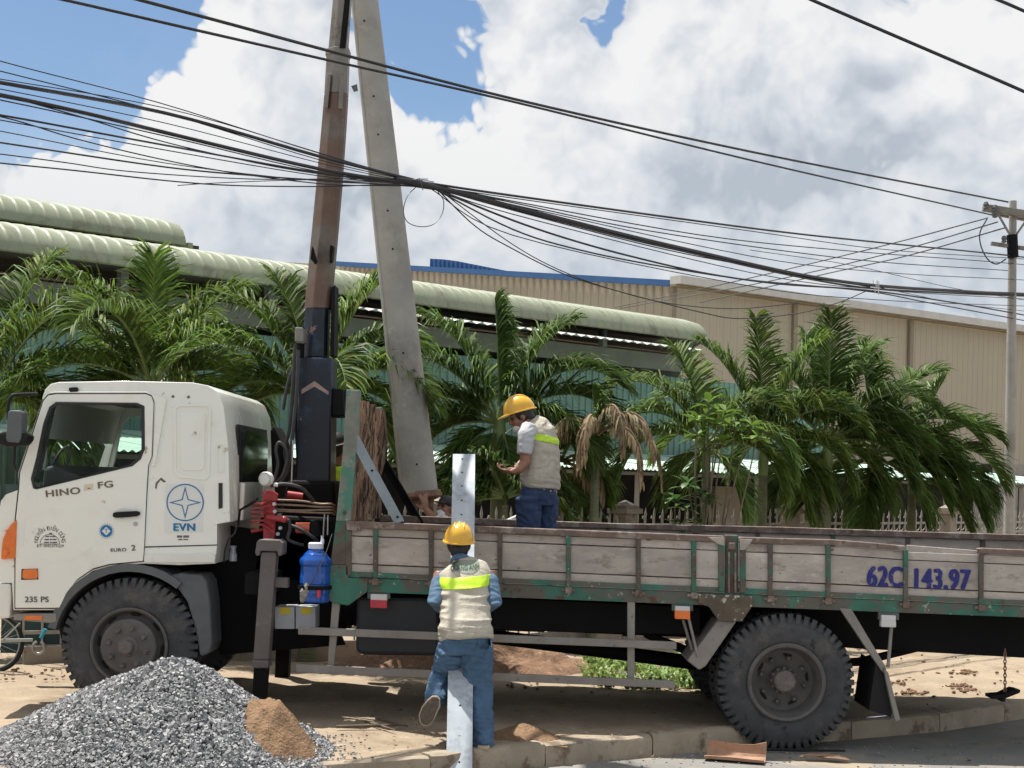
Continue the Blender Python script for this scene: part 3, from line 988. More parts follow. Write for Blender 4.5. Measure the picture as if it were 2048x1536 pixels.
# a wide opening for the windscreen, low cut for the wheel housing
cut(cab, [MB().solid([[P(x, y, YN + .06) for x, y in wsh]], (0, YF - YN - .12, 0)),
          MB().lathe([(0.0, -.2), (.60, -.2), (.60, 2.7), (0.0, 2.7)], P(258, 1300, YN), (0, 1, 0), 40, closed=False)])
cab.data.polygons.foreach_set('use_smooth', [True] * len(cab.data.polygons))
cab.data.set_sharp_from_angle(angle=R(28))


def cp(name, loops, d0, d1, mat, bevel=0.0, smooth=None):
    """a piece on the near face of the cab; d0, d1 = metres proud of the face"""
    return mk(name, MB().prism(loops, YN - d0, YN - d1), mat, cab, bevel=bevel, smooth=smooth)


def inset(poly, k):
    cx = sum(p[0] for p in poly) / len(poly)
    cy = sum(p[1] for p in poly) / len(poly)
    out = []
    for x, y in poly:
        l = math.hypot(x - cx, y - cy)
        out.append((x + (cx - x) / l * k, y + (cy - y) / l * k))
    return out


door = [(38, 976), (40, 945), (64, 872), (86, 803), (96, 791), (112, 788), (292, 788), (303, 793), (307, 806), (303, 913), (296, 931), (293, 974), (288, 1090),
        (286, 1122), (219, 1128), (186, 1137), (155, 1158), (133, 1187), (119, 1216), (30, 1216), (31, 1040)]
cp('door_seam', [inset(door, -2.2), inset(win, -3)], .004, 0, m_gasket)
cp('door', [door, inset(win, -5)], .016, 0, m_cab, bevel=.006)
cp('window_rubber', [inset(win, -5.5), inset(win, 1.5)], .020, .0, m_gasket, bevel=.004)
mk('window_glass', MB().prism(inset(win, -1), YN + .03, YN + .036), m_glass, cab)
mk('window_glass', MB().solid([[P(x, y, YN) + Vector((0, YF - YN - .04, 0)) for x, y in inset(win, -1)]], (0, .006, 0)), m_glass, cab)
mk('windscreen', MB().solid([[P(42, 972, YN + .05), P(87, 800, YN + .05), P(87, 800, YN + .05) + Vector((0, 2.1, 0)), P(42, 972, YN + .05) + Vector((0, 2.1, 0))]], (.006, 0, 0)), m_glass, cab)
cp('door_crease', [(46, 1033), (60, 1026), (205, 1010), (212, 1018), (206, 1019), (196, 1015), (62, 1031), (50, 1040), (47, 1090), (44, 1090)], .0185, .010, m_cab)
cp('door_lower_crease', [(48, 1122), (120, 1118), (160, 1105), (190, 1080), (196, 1084), (165, 1111), (124, 1124), (48, 1127)], .0185, .010, m_cab)
cp('handle_recess', [(230, 1030), (236, 1018), (248, 1015), (262, 1018), (266, 1030), (264, 1036), (240, 1038)], .0180, .010, m_cabworn)
mk('door_handle', MB().prism([(225, 1026), (232, 1024), (272, 1022), (279, 1024), (279, 1030), (272, 1033), (232, 1036), (225, 1034)], YN - .05, YN - .02), m_rubberb, cab, bevel=.008)
mk('key_lock', MB().lathe([(0, .005), (.016, .005), (.018, 0)], P(271, 1048, YN - .016), (0, -1, 0), 14, closed=False), m_steel, cab, smooth=40)
# sleeper panel, rear pillar details
cp('panel_ridge', [[(346, 815), (356, 808), (416, 808), (423, 815), (419, 952), (412, 960), (358, 956), (347, 945)],
                   [(352, 818), (358, 813), (412, 813), (417, 818), (413, 948), (408, 953), (361, 950), (352, 941)]], .012, -.02, m_cab, bevel=.004)
cp('panel_inner', [(360, 830), (366, 826), (408, 826), (411, 832), (408, 936), (402, 942), (368, 942), (360, 934)], .008, -.02, m_cab, bevel=.006)
cp('drip_rail', [(96, 786), (112, 783), (292, 783), (314, 792), (330, 795), (332, 800), (310, 930), (303, 934), (306, 915), (311, 806), (303, 790), (292, 786), (112, 786)], .022, -.02, m_cab, bevel=.004)
cp('roof_marker', [(138, 775), (153, 774), (155, 777), (154, 783), (140, 784), (137, 780)], .03, -.02, m_rubberb, bevel=.004)
for x, y in ((346, 793), (377, 794)):
    mk('bolt', MB().lathe([(0, .01), (.008, .01), (.012, 0)], P(x, y, YN), (0, -1, 0), 8, closed=False), m_greyink, cab)
cp('vent_slot', [(437, 966), (445, 966), (445, 1016), (437, 1018)], .006, -.05, m_gasket)
cp('pillar_hatch', [[(434, 888), (448, 888), (448, 944), (434, 944)], [(436, 890), (446, 890), (446, 942), (436, 942)]], .008, -.05, m_cab)
cp('sill_seam', [(288, 1093), (434, 1089), (434, 1091), (288, 1095.5)], .004, -.02, m_gasket)
cp('sill_step', [(288, 1110), (420, 1106), (431, 1110), (429, 1126), (288, 1126)], .030, -.02, m_cabworn, bevel=.008)
cp('logo_scuff', [(310, 976), (311, 966), (322, 955), (328, 960), (332, 963), (328, 965), (321, 960), (315, 968), (313, 978)], .003, -.01, m_brownink)
# front corner
cp('indicator_lamp', [(33, 1039), (22, 1048), (12, 1061), (5, 1078), (2, 1096), (1, 1119), (30, 1117)], .03, -.1, m_orange, bevel=.012)
for y in (1060, 1070, 1080, 1090):
    cp('lamp_rib', [(9, y + 1), (31, y - 4), (31, y - 2), (9, y + 3)], .034, .02, m_orange)
mk('lamp_bulb', MB().ball(P(14, 1104, YN - .02), .03), m_orange, cab, smooth=60)
cp('side_marker', [(45, 1141), (48, 1139), (72, 1138), (75, 1141), (75, 1155), (72, 1158), (48, 1158), (44, 1155)], .03, 0, m_orange, bevel=.006)
cp('side_marker_base', [(43, 1138), (76, 1137), (77, 1159), (42, 1160)], .017, 0, m_gasket)
cp('front_bumper', [(-30, 1168), (20, 1168), (21, 1190), (19, 1236), (-30, 1240)], .02, -.6, m_cabworn, bevel=.015)
cp('foot_step', [(27, 1228), (112, 1227), (113, 1244), (100, 1246), (27, 1240)], .02, -.35, m_greysteel, bevel=.006)
cp('step_reflector', [(48, 1232), (84, 1231), (84, 1240), (48, 1240)], .026, 0, m_orange)
# mirror
mk('mirror_arm', MB().tube(spline([P(16, 840, YN - .25), P(17, 808, YN - .25), P(24, 792, YN - .25), P(40, 789, YN - .2), P(74, 788, YN - .02)], 5), .013, 8), m_rubberb, cab, smooth=60)
mk('mirror_arm', MB().tube([P(30, 885, YN - .25), P(28, 930, YN - .2), P(34, 942, YN - .05)], .011, 8), m_rubberb, cab, smooth=60)
mk('mirror_head', MB().prism([(15, 824), (20, 820), (42, 821), (45, 826), (41, 878), (37, 886), (14, 884), (11, 876)], YN - .30, YN - .16), m_mud, cab, bevel=.02)
mk('mirror_glass_edge', MB().prism([(-14, 868), (8, 862), (52, 866), (56, 876), (46, 890), (14, 894), (-8, 886)], YN - .28, YN - .1), m_rubberb, cab, bevel=.02)
# interior
trim = M('cab_trim', (0.05, 0.05, 0.05), .8, var=.2)
mk('pillar_trim', MB().solid([[P(66, 962, YN + .04), P(104, 800, YN + .04), P(112, 800, YN + .04), P(76, 966, YN + .04)]], (0, .03, 0)), trim, cab)
mk('headlining', MB().solid([[P(104, 787, YN + .045), P(404, 787, YN + .045), P(404, 790, YN + .045), P(104, 790, YN + .045)]], (0, 2.1, 0)), trim, cab)
mk('rear_trim', MB().solid([[P(402, 788, YN + .05), P(412, 788, YN + .05), P(424, 1080, YN + .05), P(414, 1080, YN + .05)]], (0, 2.1, 0)), trim, cab)
mk('floor_trim', MB().solid([[P(66, 1082, YN + .05), P(420, 1082, YN + .05), P(420, 1088, YN + .05), P(66, 1088, YN + .05)]], (0, 2.1, 0)), trim, cab)
seat_m = M('seat_vinyl', (0.05, 0.052, 0.055), .6, var=.2)
for y0 in (.25, 1.25):
    mk('seat_back', MB().solid([[P(x, y, YN) + Vector((0, y0, 0)) for x, y in ((300, 1060), (268, 930), (278, 842), (306, 842), (322, 930), (330, 1060))]], (0, .62, 0)), seat_m, cab, bevel=.04)
mk('dashboard', MB().solid([[P(x, y, YN) + Vector((0, .15, 0)) for x, y in ((70, 985), (74, 935), (96, 930), (150, 950), (160, 1000), (70, 1010))]], (0, 1.9, 0)), seat_m, cab, bevel=.03)
sw = [P(118, 935, YN + 1.55) + Vector((.19 * math.cos(a) * .35, .21 * math.sin(a), .19 * math.cos(a) * .94)) for a in np.linspace(0, 2 * math.pi, 24, endpoint=False)]
mk('steering_wheel', MB().tube(sw, .014, 6, closed=True), m_rubberb, cab, smooth=60)
mk('grab_bar', MB().tube(spline([P(86, 885, YN + .12), P(92, 892, YN + .12), P(90, 925, YN + .12), P(88, 940, YN + .12)], 4), .012, 8), m_steel, cab, smooth=60)
# rear wall of the cab
bx = 457
mk('rear_window', MB().solid([[P(453, 850, YN) + Vector((.012, y, z)) for y, z in ((.42, -.02), (1.72, -.02), (1.78, -.1), (1.78, -.46), (1.7, -.52), (.48, -.52), (.42, -.44))]], (.02, 0, 0)), m_darkglass, cab)
mk('rear_window_rubber', MB().solid([[P(453, 850, YN) + Vector((.006, y, z)) for y, z in ((.38, .02), (1.76, .02), (1.84, -.1), (1.84, -.48), (1.72, -.56), (.44, -.56), (.38, -.46))]], (.016, 0, 0)), m_gasket, cab)
mk('rear_strut', MB().tube([P(486, 966, YN + .35), P(482, 1040, YN + .35)], .02, 8), m_cab, cab, smooth=60)

# lettering and emblems on the cab
TX = Vector((CR, 0, SR))
TZ = Vector((-SR, 0, CR))


def lettering(body, px, py, hpx, mat, sx=1.0, ang=0.0, off_=0.0, proud=.018, name='lettering', parent=None, Y=None, spacing=1.0, bold=0.0):
    Y = YN if Y is None else Y
    size = hpx / F * Y / .70
    mb = text_mesh(body, size, min(off_, .012) * size, .0008, sx, spacing=spacing)
    if bold:
        src = list(mb.v)
        fsrc = list(mb.f)
        for q_, (bx_, by_) in enumerate(((-1, .3), (1, -.3), (.4, .5), (-.4, -.5))):
            mb.add([(x + bx_ * bold * size, y + by_ * bold * size, z + .0004 * (q_ + 1)) for x, y, z in src], fsrc)
    c, s_ = math.cos(R(ang)), math.sin(R(ang))
    u = TX * c + TZ * s_
    v = TZ * c - TX * s_
    place(mb, P(px, py, Y) + Vector((0, -proud, 0)), u, v)
    return mk(name, mb, mat, parent or cab, fixn=False)


cp('name_strip', [(167, 982), (186, 980), (187, 967), (168, 969)], .0175, .010, M('old_tape', (.66, .60, .45), .7, var=.05))
lettering('HINO', 127, 985, 13, m_brownink, sx=1.42, ang=6, off_=.0, bold=.04, spacing=1.08)
lettering('-', 179, 975, 14, m_brownink, sx=1.0, ang=6)
lettering('FG', 212, 970, 13, m_brownink, sx=1.42, ang=6, bold=.04, spacing=1.08)
mk('round_badge', MB().solid([circle(P(66, 994, YN - .0165), .040, 24, TX, TZ), circle(P(66, 994, YN - .0165), .034, 24, TX, TZ)], (0, .006, 0)), m_decal, cab)
# owner's stamp
stamp_c = P(101, 1088, YN)
arch = 'NGUYỄN ĐIỀN DŨNG'
for i, ch in enumerate(arch):
    if ch == ' ':
        continue
    a = 176 - i * (172 / (len(arch) - 1))
    r_ = 27
    lettering(ch, 101 + r_ * math.cos(R(a)), 1084 - r_ * math.sin(R(a)), 8, m_greyink, sx=.85, ang=a - 90, name='stamp_letter')
arc = [stamp_c + TX * (19.5 / F * YN * math.cos(R(a))) + TZ * (19.5 / F * YN * math.sin(R(a))) + Vector((0, -.018, 0)) for a in range(0, 181, 12)]
mk('stamp_frame', MB().tube(arc + [arc[0]], .0022, 4), m_greyink, cab)
for y, hw in ((1067, 3), (1073, 10), (1079, 12), (1085, 13)):
    for x0, x1 in ((-hw, -hw * .25), (-hw * .1, hw * .2), (hw * .3, hw)):
        cp('stamp_line', [(101 + x0, y - 1.3), (101 + x1, y - 1.3), (101 + x1, y + 1.3), (101 + x0, y + 1.3)], .0185, .010, m_greyink)
lettering('ĐT: 0942.079.629', 102, 1092, 5.5, m_greyink, sx=.95, name='stamp_phone')
# round blue badge
bc = P(214, 1062, YN)
mk('round_badge', MB().lathe([(0, .003), (.061, .003), (.061, 0)], bc + Vector((0, -.0162, 0)), (0, -1, 0), 32, closed=False), m_decal, cab)
mk('badge_ring', MB().solid([circle(bc + Vector((0, -.0202, 0)), .047, 32, TX, TZ)], (0, .001, 0)), m_blueink, cab)
mk('badge_diamond', MB().solid([[bc + Vector((0, -.0217, 0)) + TX * (x * .033) + TZ * (z * .033) for x, z in ((0, 1), (1, 0), (0, -1), (-1, 0))]], (0, .001, 0)), m_decal, cab)
lettering('T', 214, 1062, 8, m_blueink, off_=.03, proud=.0225)
for k in range(18):
    a = R(20 * k)
    mk('badge_mark', MB().box(bc + Vector((0, -.0198, 0)) + TX * (.054 * math.cos(a)) + TZ * (.054 * math.sin(a)), (.006, .001, .006)), m_blueink, cab)
lettering('EURO', 238, 1100, 6.5, m_greyink, sx=1.25, ang=2, bold=.04, spacing=1.1)
lettering('2', 268, 1096, 11, m_greyink, sx=1.1, ang=2, bold=.04)
lettering('235 PS', 75, 1199, 11, m_greyink, sx=1.05, ang=0, bold=.04, spacing=1.06)
# power company sticker
cp('logo_sticker', [(331, 968), (407, 966), (405, 1064), (329, 1066)], .0035, -.03, m_decal)
lc = P(370.5, 1005, YN)
mk('logo_ring', MB().solid([circle(lc + Vector((0, -.006, 0)), .143, 48, TX, TZ), circle(lc + Vector((0, -.006, 0)), .134, 48, TX, TZ)], (0, .001, 0)), m_blueink, cab)


def star(r1, r2):
    return [lc + Vector((0, -.006, 0)) + TX * (math.cos(R(90 - 45 * k)) * (r1 if k % 2 == 0 else r2)) + TZ * (math.sin(R(90 - 45 * k)) * (r1 if k % 2 == 0 else r2)) for k in range(8)]


mk('logo_star', MB().solid([star(.125, .036), star(.098, .027)], (0, .001, 0)), m_blueink, cab)
lettering('EVN', 369, 1055, 14.5, m_blueink, sx=1.1, bold=.05, proud=.006, spacing=1.1)
for y, hw, h_ in ((1073, 12, 2.2), (1079, 10, 1.2)):
    for x0, x1 in ((-hw, -hw * .15), (hw * .05, hw)):
        cp('small_print', [(366 + x0, y - h_), (366 + x1, y - h_), (366 + x1, y + h_), (366 + x0, y + h_)], .003, -.02, m_greyink)

# ---- wheels
def wheel_meshes():
    ty = MB()
    pr_ = [(.288, .03), (.30, .012), (.34, .0), (.40, -.006), (.455, .004), (.492, .014), (.510, .030), (.516, .05), (.516, .22), (.510, .24),
           (.492, .256), (.455, .266), (.40, .276), (.34, .27), (.30, .258), (.288, .24)]
    pr_ = [(r_ - .016 * max(0, min(1, (r_ - .45) / .05)), h) for r_, h in pr_]
    ty.lathe(pr_, (0, 0, 0), (0, 1, 0), 56)
    nl = 50
    for k in range(nl):
        a0 = 2 * math.pi * (k + .0) / nl
        a1 = 2 * math.pi * (k + .60) / nl
        for side in (0, 1):
            sk = .18 if side == 0 else -.18
            vs = []
            for a in (a0, a1):
                for (r_, h) in ((.452, .000), (.492, .002), (.524, .018), (.528, .105), (.490, .105), (.445, .03)):
                    hh = h if side == 0 else .27 - h
                    aa = a + (sk * h if True else 0)
                    vs.append((r_ * math.sin(aa), hh, r_ * math.cos(aa)))
            m_ = 6
            fs = [(0, 1, 2, 3, 4, 5), (11, 10, 9, 8, 7, 6)] + [(i, (i + 1) % m_, (i + 1) % m_ + m_, i + m_) for i in range(m_)]
            ty.add(vs, fs)
    for k in range(24):
        a0 = 2 * math.pi * k / 24
        ty.add([(r_ * math.sin(a), h, r_ * math.cos(a)) for a in (a0, a0 + .2) for r_, h in ((.50, .115), (.529, .115), (.529, .155), (.50, .155))],
               [(0, 1, 2, 3), (7, 6, 5, 4), (0, 4, 5, 1), (1, 5, 6, 2), (2, 6, 7, 3)])
    return ty


def shifted(mb, d, flip=False):
    out = MB()
    out.v = [(x + d[0], (-y if flip else y) + d[1], z + d[2]) for x, y, z in mb.v]
    out.f = list(mb.f)
    return out


tyre_mb = wheel_meshes()


def wheel(c, front, far=False):
    """c = centre on the outer tyre face"""
    c = Vector(c)
    o = mk('wheel', shifted(tyre_mb, c, far), m_tyre, truck, smooth=35)
    sg = -1 if not far else 1           # outward along y
    rim = MB()
    if front:
        rim.lathe([(.292, .02), (.300, -.004), (.290, -.012), (.276, -.004), (.268, .05), (.255, .075), (.22, .05), (.212, .035), (.212, -.02), (.20, -.03), (.07, -.035), (.0, -.035), (0, .1), (.29, .1)], (0, 0, 0), (0, 1, 0), 40)
    else:
        rim.lathe([(.292, .02), (.302, -.006), (.290, -.016), (.272, -.008), (.262, .03), (.25, .10), (.235, .165), (.20, .19), (.10, .20), (.0, .20), (0, .24), (.29, .24)], (0, 0, 0), (0, 1, 0), 44)
    mk('rim', shifted(rim, c, far), m_rim, o, smooth=35)
    hub = MB()
    if front:
        hub.lathe([(.0, -.115), (.040, -.112), (.052, -.10), (.054, -.045), (.075, -.040), (.08, -.03), (0, -.03)], (0, 0, 0), (0, 1, 0), 24, closed=False)
    else:
        hub.lathe([(.0, .045), (.07, .048), (.082, .058), (.088, .09), (.088, .14), (.10, .16), (.10, .2), (0, .2)], (0, 0, 0), (0, 1, 0), 24, closed=False)
        for k in range(12):
            a = 2 * math.pi * k / 12
            hub.lathe([(0, .085), (.012, .085), (.014, .11)], (.094 * math.sin(a), .03, .094 * math.cos(a)), (0, 1, 0), 6, closed=False)
    mk('hub', shifted(hub, c, far), m_hubm, o, smooth=35)
    proto = None
    nn, rr, dd = (8, .145, -.036) if front else (8, .172, .19)
    for k in range(nn):
        a = 2 * math.pi * (k + .3) / nn
        nu = MB().lathe([(0, -.045), (.013, -.045), (.017, -.025), (.020, -.022), (.022, .0), (0, 0)], (rr * math.sin(a), dd, rr * math.cos(a)), (0, 1, 0), 6, closed=False)
        mk('wheel_nut', shifted(nu, c, far), m_hubm, o)
    hn, hr, hd = (8, .243, .058) if front else (5, .196, .186)
    for k in range(hn):
        a = 2 * math.pi * (k + .15) / hn
        t = Vector((math.cos(a), 0, -math.sin(a)))
        rdir = Vector((math.sin(a), 0, math.cos(a)))
        ctr = Vector((hr * math.sin(a), hd, hr * math.cos(a)))
        l, w = (.040, .016) if front else (.036, .017)
        loop = [ctr + t * (l * math.cos(q)) * (1 if abs(math.cos(q)) < .8 else 1.0) + rdir * (w * math.sin(q)) for q in np.linspace(0, 2 * math.pi, 14, endpoint=False)]
        mb = MB().solid([loop], (0, .012, 0))
        mk('hand_hole', shifted(mb, c, far), m_hole, o)
    return o


fw = P(258, 1293, YN)
rw = P(1573, 1365, YN - .02)
wheel(fw, True)
wheel(Vector((fw.x, YF - .02, fw.z)), True, far=True)
wheel(rw, False)
wheel(Vector((rw.x, YF + .02, rw.z)), False, far=True)
for Y in (YN + .33, YF - .33 - .27):
    mk('inner_wheel', shifted(tyre_mb, (rw.x, Y, rw.z)), m_tyre, truck, smooth=35)
mk('rear_axle', MB().tube([(rw.x, YN + .2, rw.z), (rw.x, YF - .2, rw.z)], .07, 12).ball((rw.x, 12.6, rw.z), .2), m_black, truck, smooth=50)
mk('front_axle', MB().tube([(fw.x, YN + .15, fw.z - .05), (fw.x, YF - .15, fw.z - .05)], .055, 10), m_black, truck, smooth=50)

# ---- chassis
for Y in (12.15, 13.0):
    mk('chassis_rail', MB().prism([(40, 1150), (430, 1172), (2300, 1262), (2300, 1312), (430, 1236), (40, 1215)], Y, Y + .09), m_black, truck)
for x in (500, 760, 1000, 1250, 1500, 1800, 2060):
    mk('cross_member', MB().box(P(x, 1210 + (x - 500) * .043, 12.6), (.1, .95, .16)), m_black, truck)
mk('engine_block', MB().prism([(90, 1120), (430, 1120), (430, 1280), (300, 1330), (120, 1290)], 12.05, 13.3), m_black, truck, bevel=.05)
mk('gearbox', MB().prism([(430, 1150), (700, 1180), (690, 1275), (440, 1290)], 12.3, 12.9), m_black, truck, bevel=.05)
mk('subframe', MB().prism([(690, 1178), (2300, 1244), (2300, 1330), (1700, 1296), (1500, 1280), (690, 1215)], 12.0, 12.06), m_black, truck)
mk('prop_shaft', MB().tube([P(690, 1235, 12.6), P(1540, 1345, 12.6)], .06, 10), m_black, truck, smooth=50)
mk('fuel_tank', MB().prism([(713, 1196), (722, 1192), (868, 1196), (874, 1204), (874, 1306), (866, 1312), (722, 1310), (711, 1300)], YN + .12, YN + .72), m_tank, truck, bevel=.03)
mk('tool_box', MB().prism([(985, 1196), (1250, 1208), (1400, 1216), (1400, 1270), (1096, 1262), (985, 1258)], YN + .25, YN + .8), m_black, truck)
mk('leaf_spring', MB().prism([(1290, 1262), (1420, 1310), (1560, 1325), (1720, 1318), (1850, 1290), (1850, 1300), (1720, 1332), (1560, 1340), (1410, 1326), (1290, 1276)], 12.05, 12.15), m_black, truck)
mk('air_tank', MB().tube([P(900, 1225, 12.0), P(1090, 1232, 12.0)], .13, 14), m_black, truck, smooth=50)
mk('under_cab_shield', MB().prism([(440, 1050), (660, 1075), (660, 1215), (690, 1290), (440, 1310), (400, 1180)], 12.05, 12.1), m_black, truck)
for k, x0 in enumerate((549, 591)):
    b_ = mk('battery_box', MB().prism([(x0, 1214), (x0 + 40, 1214), (x0 + 40, 1258), (x0, 1258)], YN + .1, YN + .35), m_batt, truck, bevel=.006)
    mk('yellow_sticker', MB().prism([(x0 + 10, 1214.5), (x0 + 32, 1215), (x0 + 31, 1229), (x0 + 11, 1228)], YN + .096, YN + .1), m_yellowtag, b_)
mk('front_mudguard', MB().prism([(340, 1150), (362, 1146), (404, 1150), (414, 1165), (420, 1204), (424, 1289), (418, 1308), (400, 1314), (390, 1258), (374, 1204), (346, 1164)], YN + .02, YN + .42), m_mud, truck, bevel=.02)
arch = []
c_ = P(258, 1293, YN)
ar0 = [c_ + Vector((.575 * math.sin(a), 0, .575 * math.cos(a))) for a in np.linspace(R(-78), R(38), 16)]
ar1 = [c_ + Vector((.635 * math.sin(a), 0, .635 * math.cos(a))) for a in np.linspace(R(38), R(-78), 16)]
mk('wheel_arch', MB().solid([[p + Vector((0, -.015, 0)) for p in ar0 + ar1]], (0, .5, 0)), m_mud, truck, smooth=30)

# ---- cargo bed
bed = mk('cargo_bed', MB().prism([(690, 1160), (2300, 1236), (2300, 1244), (690, 1170)], YN + .06, YF + .08), m_black, truck)


def bp(name, loops, Y0, Y1, mat, bevel=0.0, parent=None):
    return mk(name, MB().prism(loops, Y0, Y1), mat, parent or bed, bevel=bevel)


def line(p, q):
    return lambda x: p[1] + (q[1] - p[1]) * (x - p[0]) / (q[0] - p[0])


sill_t = line((693, 1154), (2048, 1212))
sill_b = line((693, 1183), (2048, 1235))
pan_b = lambda x: sill_t(x) - 1
bp('sill_beam', [(690, sill_t(690)), (2300, sill_t(2300)), (2300, sill_b(2300)), (690, sill_b(690))], YN - .01, YN + .12, m_green, .006)
bp('front_corner_plate', [(660, 1130), (696, 1130), (697, 1156), (735, 1158), (735, 1183), (697, 1211), (668, 1207), (655, 1200)], YN - .035, YN - .015, m_green, .006)
bp('far_sill_beam', [(690, sill_t(690)), (2300, sill_t(2300)), (2300, sill_b(2300)), (690, sill_b(690))], YF - .02, YF + .1, m_green)
bp('centre_gusset', [(1396, 1188), (1504, 1192), (1505, 1212), (1484, 1243), (1437, 1242), (1418, 1213), (1397, 1206)], YN - .045, YN - .02, m_gusset, .004)
bp('centre_pillar', [(1452, 1070), (1477, 1071), (1476, 1190), (1450, 1189)], YN - .005, YN + .1, m_greenrust, .006)
for x in (1456, 1469):
    bp('pillar_latch', [(x, 1105), (x + 4, 1105), (x + 4, 1186), (x, 1186)], YN - .03, YN - .005, m_railrust, .004)
mk('latch_bolt', MB().box(P(1464, 1092, YN - .02), (.05, .04, .05)), m_railrust, bed, bevel=.006)


def side_gate(x0, x1, topf, stakes, Y, far=False):
    """boards between stakes, top rail, bottom rail and hinges of one drop side"""
    for a, b in zip(stakes, stakes[1:]):
        tl, tr_ = topf(a) + 12, topf(b) + 12
        bl, br = pan_b(a) - 9, pan_b(b) - 9
        fr_ = [(0.0, .175), (.195, .80), (.82, 1.0)]
        for i, (f0, f1) in enumerate(fr_):
            j = random.uniform(-.5, .5)
            g = [(a + 1, tl + (bl - tl) * f0 + j), (b - 1, tr_ + (br - tr_) * f0 + j), (b - 1, tr_ + (br - tr_) * f1), (a + 1, tl + (bl - tl) * f1)]
            bp('side_board', g, Y - (.012 if i == 1 else .004) + random.uniform(-.003, .003), Y + .03, m_board, .004)
        gg = [(a, tl), (b, tr_), (b, br), (a, bl)]
        bp('board_backing', gg, Y + .032, Y + .04, m_railrust)
    for i, x in enumerate(stakes):
        w = 5.0 if 0 < i < len(stakes) - 1 else 6.0
        yb = pan_b(x) + (6 if 0 < i < len(stakes) - 1 else -2)
        mt = m_green if (int(x) % 3 == 0 and not far) else m_greenrust
        st = bp('stake', [(x - w, topf(x) + 8), (x + w, topf(x) + 8), (x + w - .6, yb), (x - w + .6, yb)], Y - .035, Y - .004, mt, .004)
        if not far and 0 < i < len(stakes) - 1:
            hb = MB().tube([P(x - 13, yb + 2, Y - .03), P(x + 13, yb + 3, Y - .03)], .013, 8)
            hb.box(P(x, yb + 2, Y - .03), (.05, .04, .045))
            mk('hinge', hb, m_railrust, bed, smooth=40)
            for q in (.33, .66):
                mk('stake_bolt', MB().ball(P(x, topf(x) + (yb - topf(x)) * q, Y - .037), .008, nu=8, nv=5), m_railrust, bed)
    bp('bottom_rail', [(x0, pan_b(x0) - 10), (x1, pan_b(x1) - 10), (x1, pan_b(x1)), (x0, pan_b(x0))], Y - .022, Y + .03, m_green if not far else m_greenrust, .004)


top1 = line((697, 1043), (1449, 1073))
side_gate(692, 1449, top1, [697, 751, 862, 1000, 1137, 1277, 1388, 1443], YN)
tr1 = MB().prism([(692, 1042), (850, 1048), (1000, 1054), (1150, 1060), (1300, 1066), (1449, 1072), (1449, 1086), (1440, 1084), (1300, 1079), (1150, 1073), (1000, 1067), (850, 1061), (692, 1056)], YN - .04, YN + .05)
mk('top_rail', tr1, m_railrust, bed, bevel=.008)
bp('rail_end_plate', [(692, 1047), (718, 1048), (722, 1062), (694, 1060)], YN - .05, YN - .035, m_railrust, .004)


def top2(x):
    return np.interp(x, [1478, 1662, 1813, 1963, 2300], [1075, 1080, 1092, 1098, 1112])


side_gate(1478, 2300, top2, [1486, 1541, 1657, 1812, 1963, 2115, 2290], YN)
mk('top_rail', MB().prism([(1478, 1074), (1570, 1077), (1662, 1079), (1740, 1085), (1813, 1092), (1814, 1102), (1740, 1096), (1662, 1090), (1570, 1088), (1478, 1087)], YN - .04, YN + .04), m_railrust, bed, bevel=.008)
mk('top_rail', MB().prism([(1957, 1097), (1966, 1096), (2100, 1102), (2300, 1111), (2300, 1122), (2100, 1112), (1960, 1107)], YN - .04, YN + .04), m_railrust, bed, bevel=.008)
bp('corner_plate', [(1480, 1078), (1506, 1079), (1498, 1090), (1490, 1100), (1480, 1100)], YN - .046, YN - .035, m_board, .003)
bp('corner_plate', [(1416, 1074), (1449, 1076), (1449, 1092), (1436, 1088), (1424, 1080)], YN - .046, YN - .035, m_board, .003)
bp('loose_top_board', [(1815, 1090), (1955, 1101), (1956, 1118), (1815, 1108)], YN + .01, YN + .04, m_board, .004)
# far drop side seen over the near one
tf = lambda x: line((1558, 1054), (2048, 1069))(x)
fx0, fx1 = 770, 2120
for i in range(9):
    a, b = fx0 + 150 * i, fx0 + 150 * (i + 1) - 8
    j = random.uniform(-2, 2)
    bp('far_side_board', [(a, tf(a) + 10 + j), (b, tf(b) + 10 + j), (b, tf(b) + 102), (a, tf(a) + 102)], YF + .02, YF + .06, m_board, .004)
    bp('far_stake', [(b, tf(b) + 6), (b + 8, tf(b) + 6), (b + 8, tf(b) + 104), (b, tf(b) + 104)], YF + .0, YF + .07, m_greenrust)
mk('far_top_rail', MB().prism([(760, tf(760)), (1080, tf(1080) + 2), (1240, tf(1240) + 3), (1560, tf(1560)), (1900, tf(1900) + 1), (2140, tf(2140)), (2140, tf(2140) + 13), (1560, tf(1560) + 13), (760, tf(760) + 14)], YF - .02, YF + .08), m_railrust, bed, bevel=.006)
bp('far_rail_sleeve', [(1382, 1050), (1410, 1051), (1410, 1066), (1382, 1065)], YF - .04, YF - .02, m_greenrust)
tg = P(2290, 1115, YN)
for i in range(3):
    z0 = tg.z - .02 - .135 * (i + 1)
    mk('tailgate_board', MB().box(Vector((tg.x + .02, (YN + YF) / 2 + .04, z0 + .065)), (.03, YF - YN - .02, .125)), m_board, bed, bevel=.004)
mk('tailgate_rail', MB().box(Vector((tg.x + .02, (YN + YF) / 2 + .04, tg.z)), (.06, YF - YN, .05)), m_railrust, bed, bevel=.006)
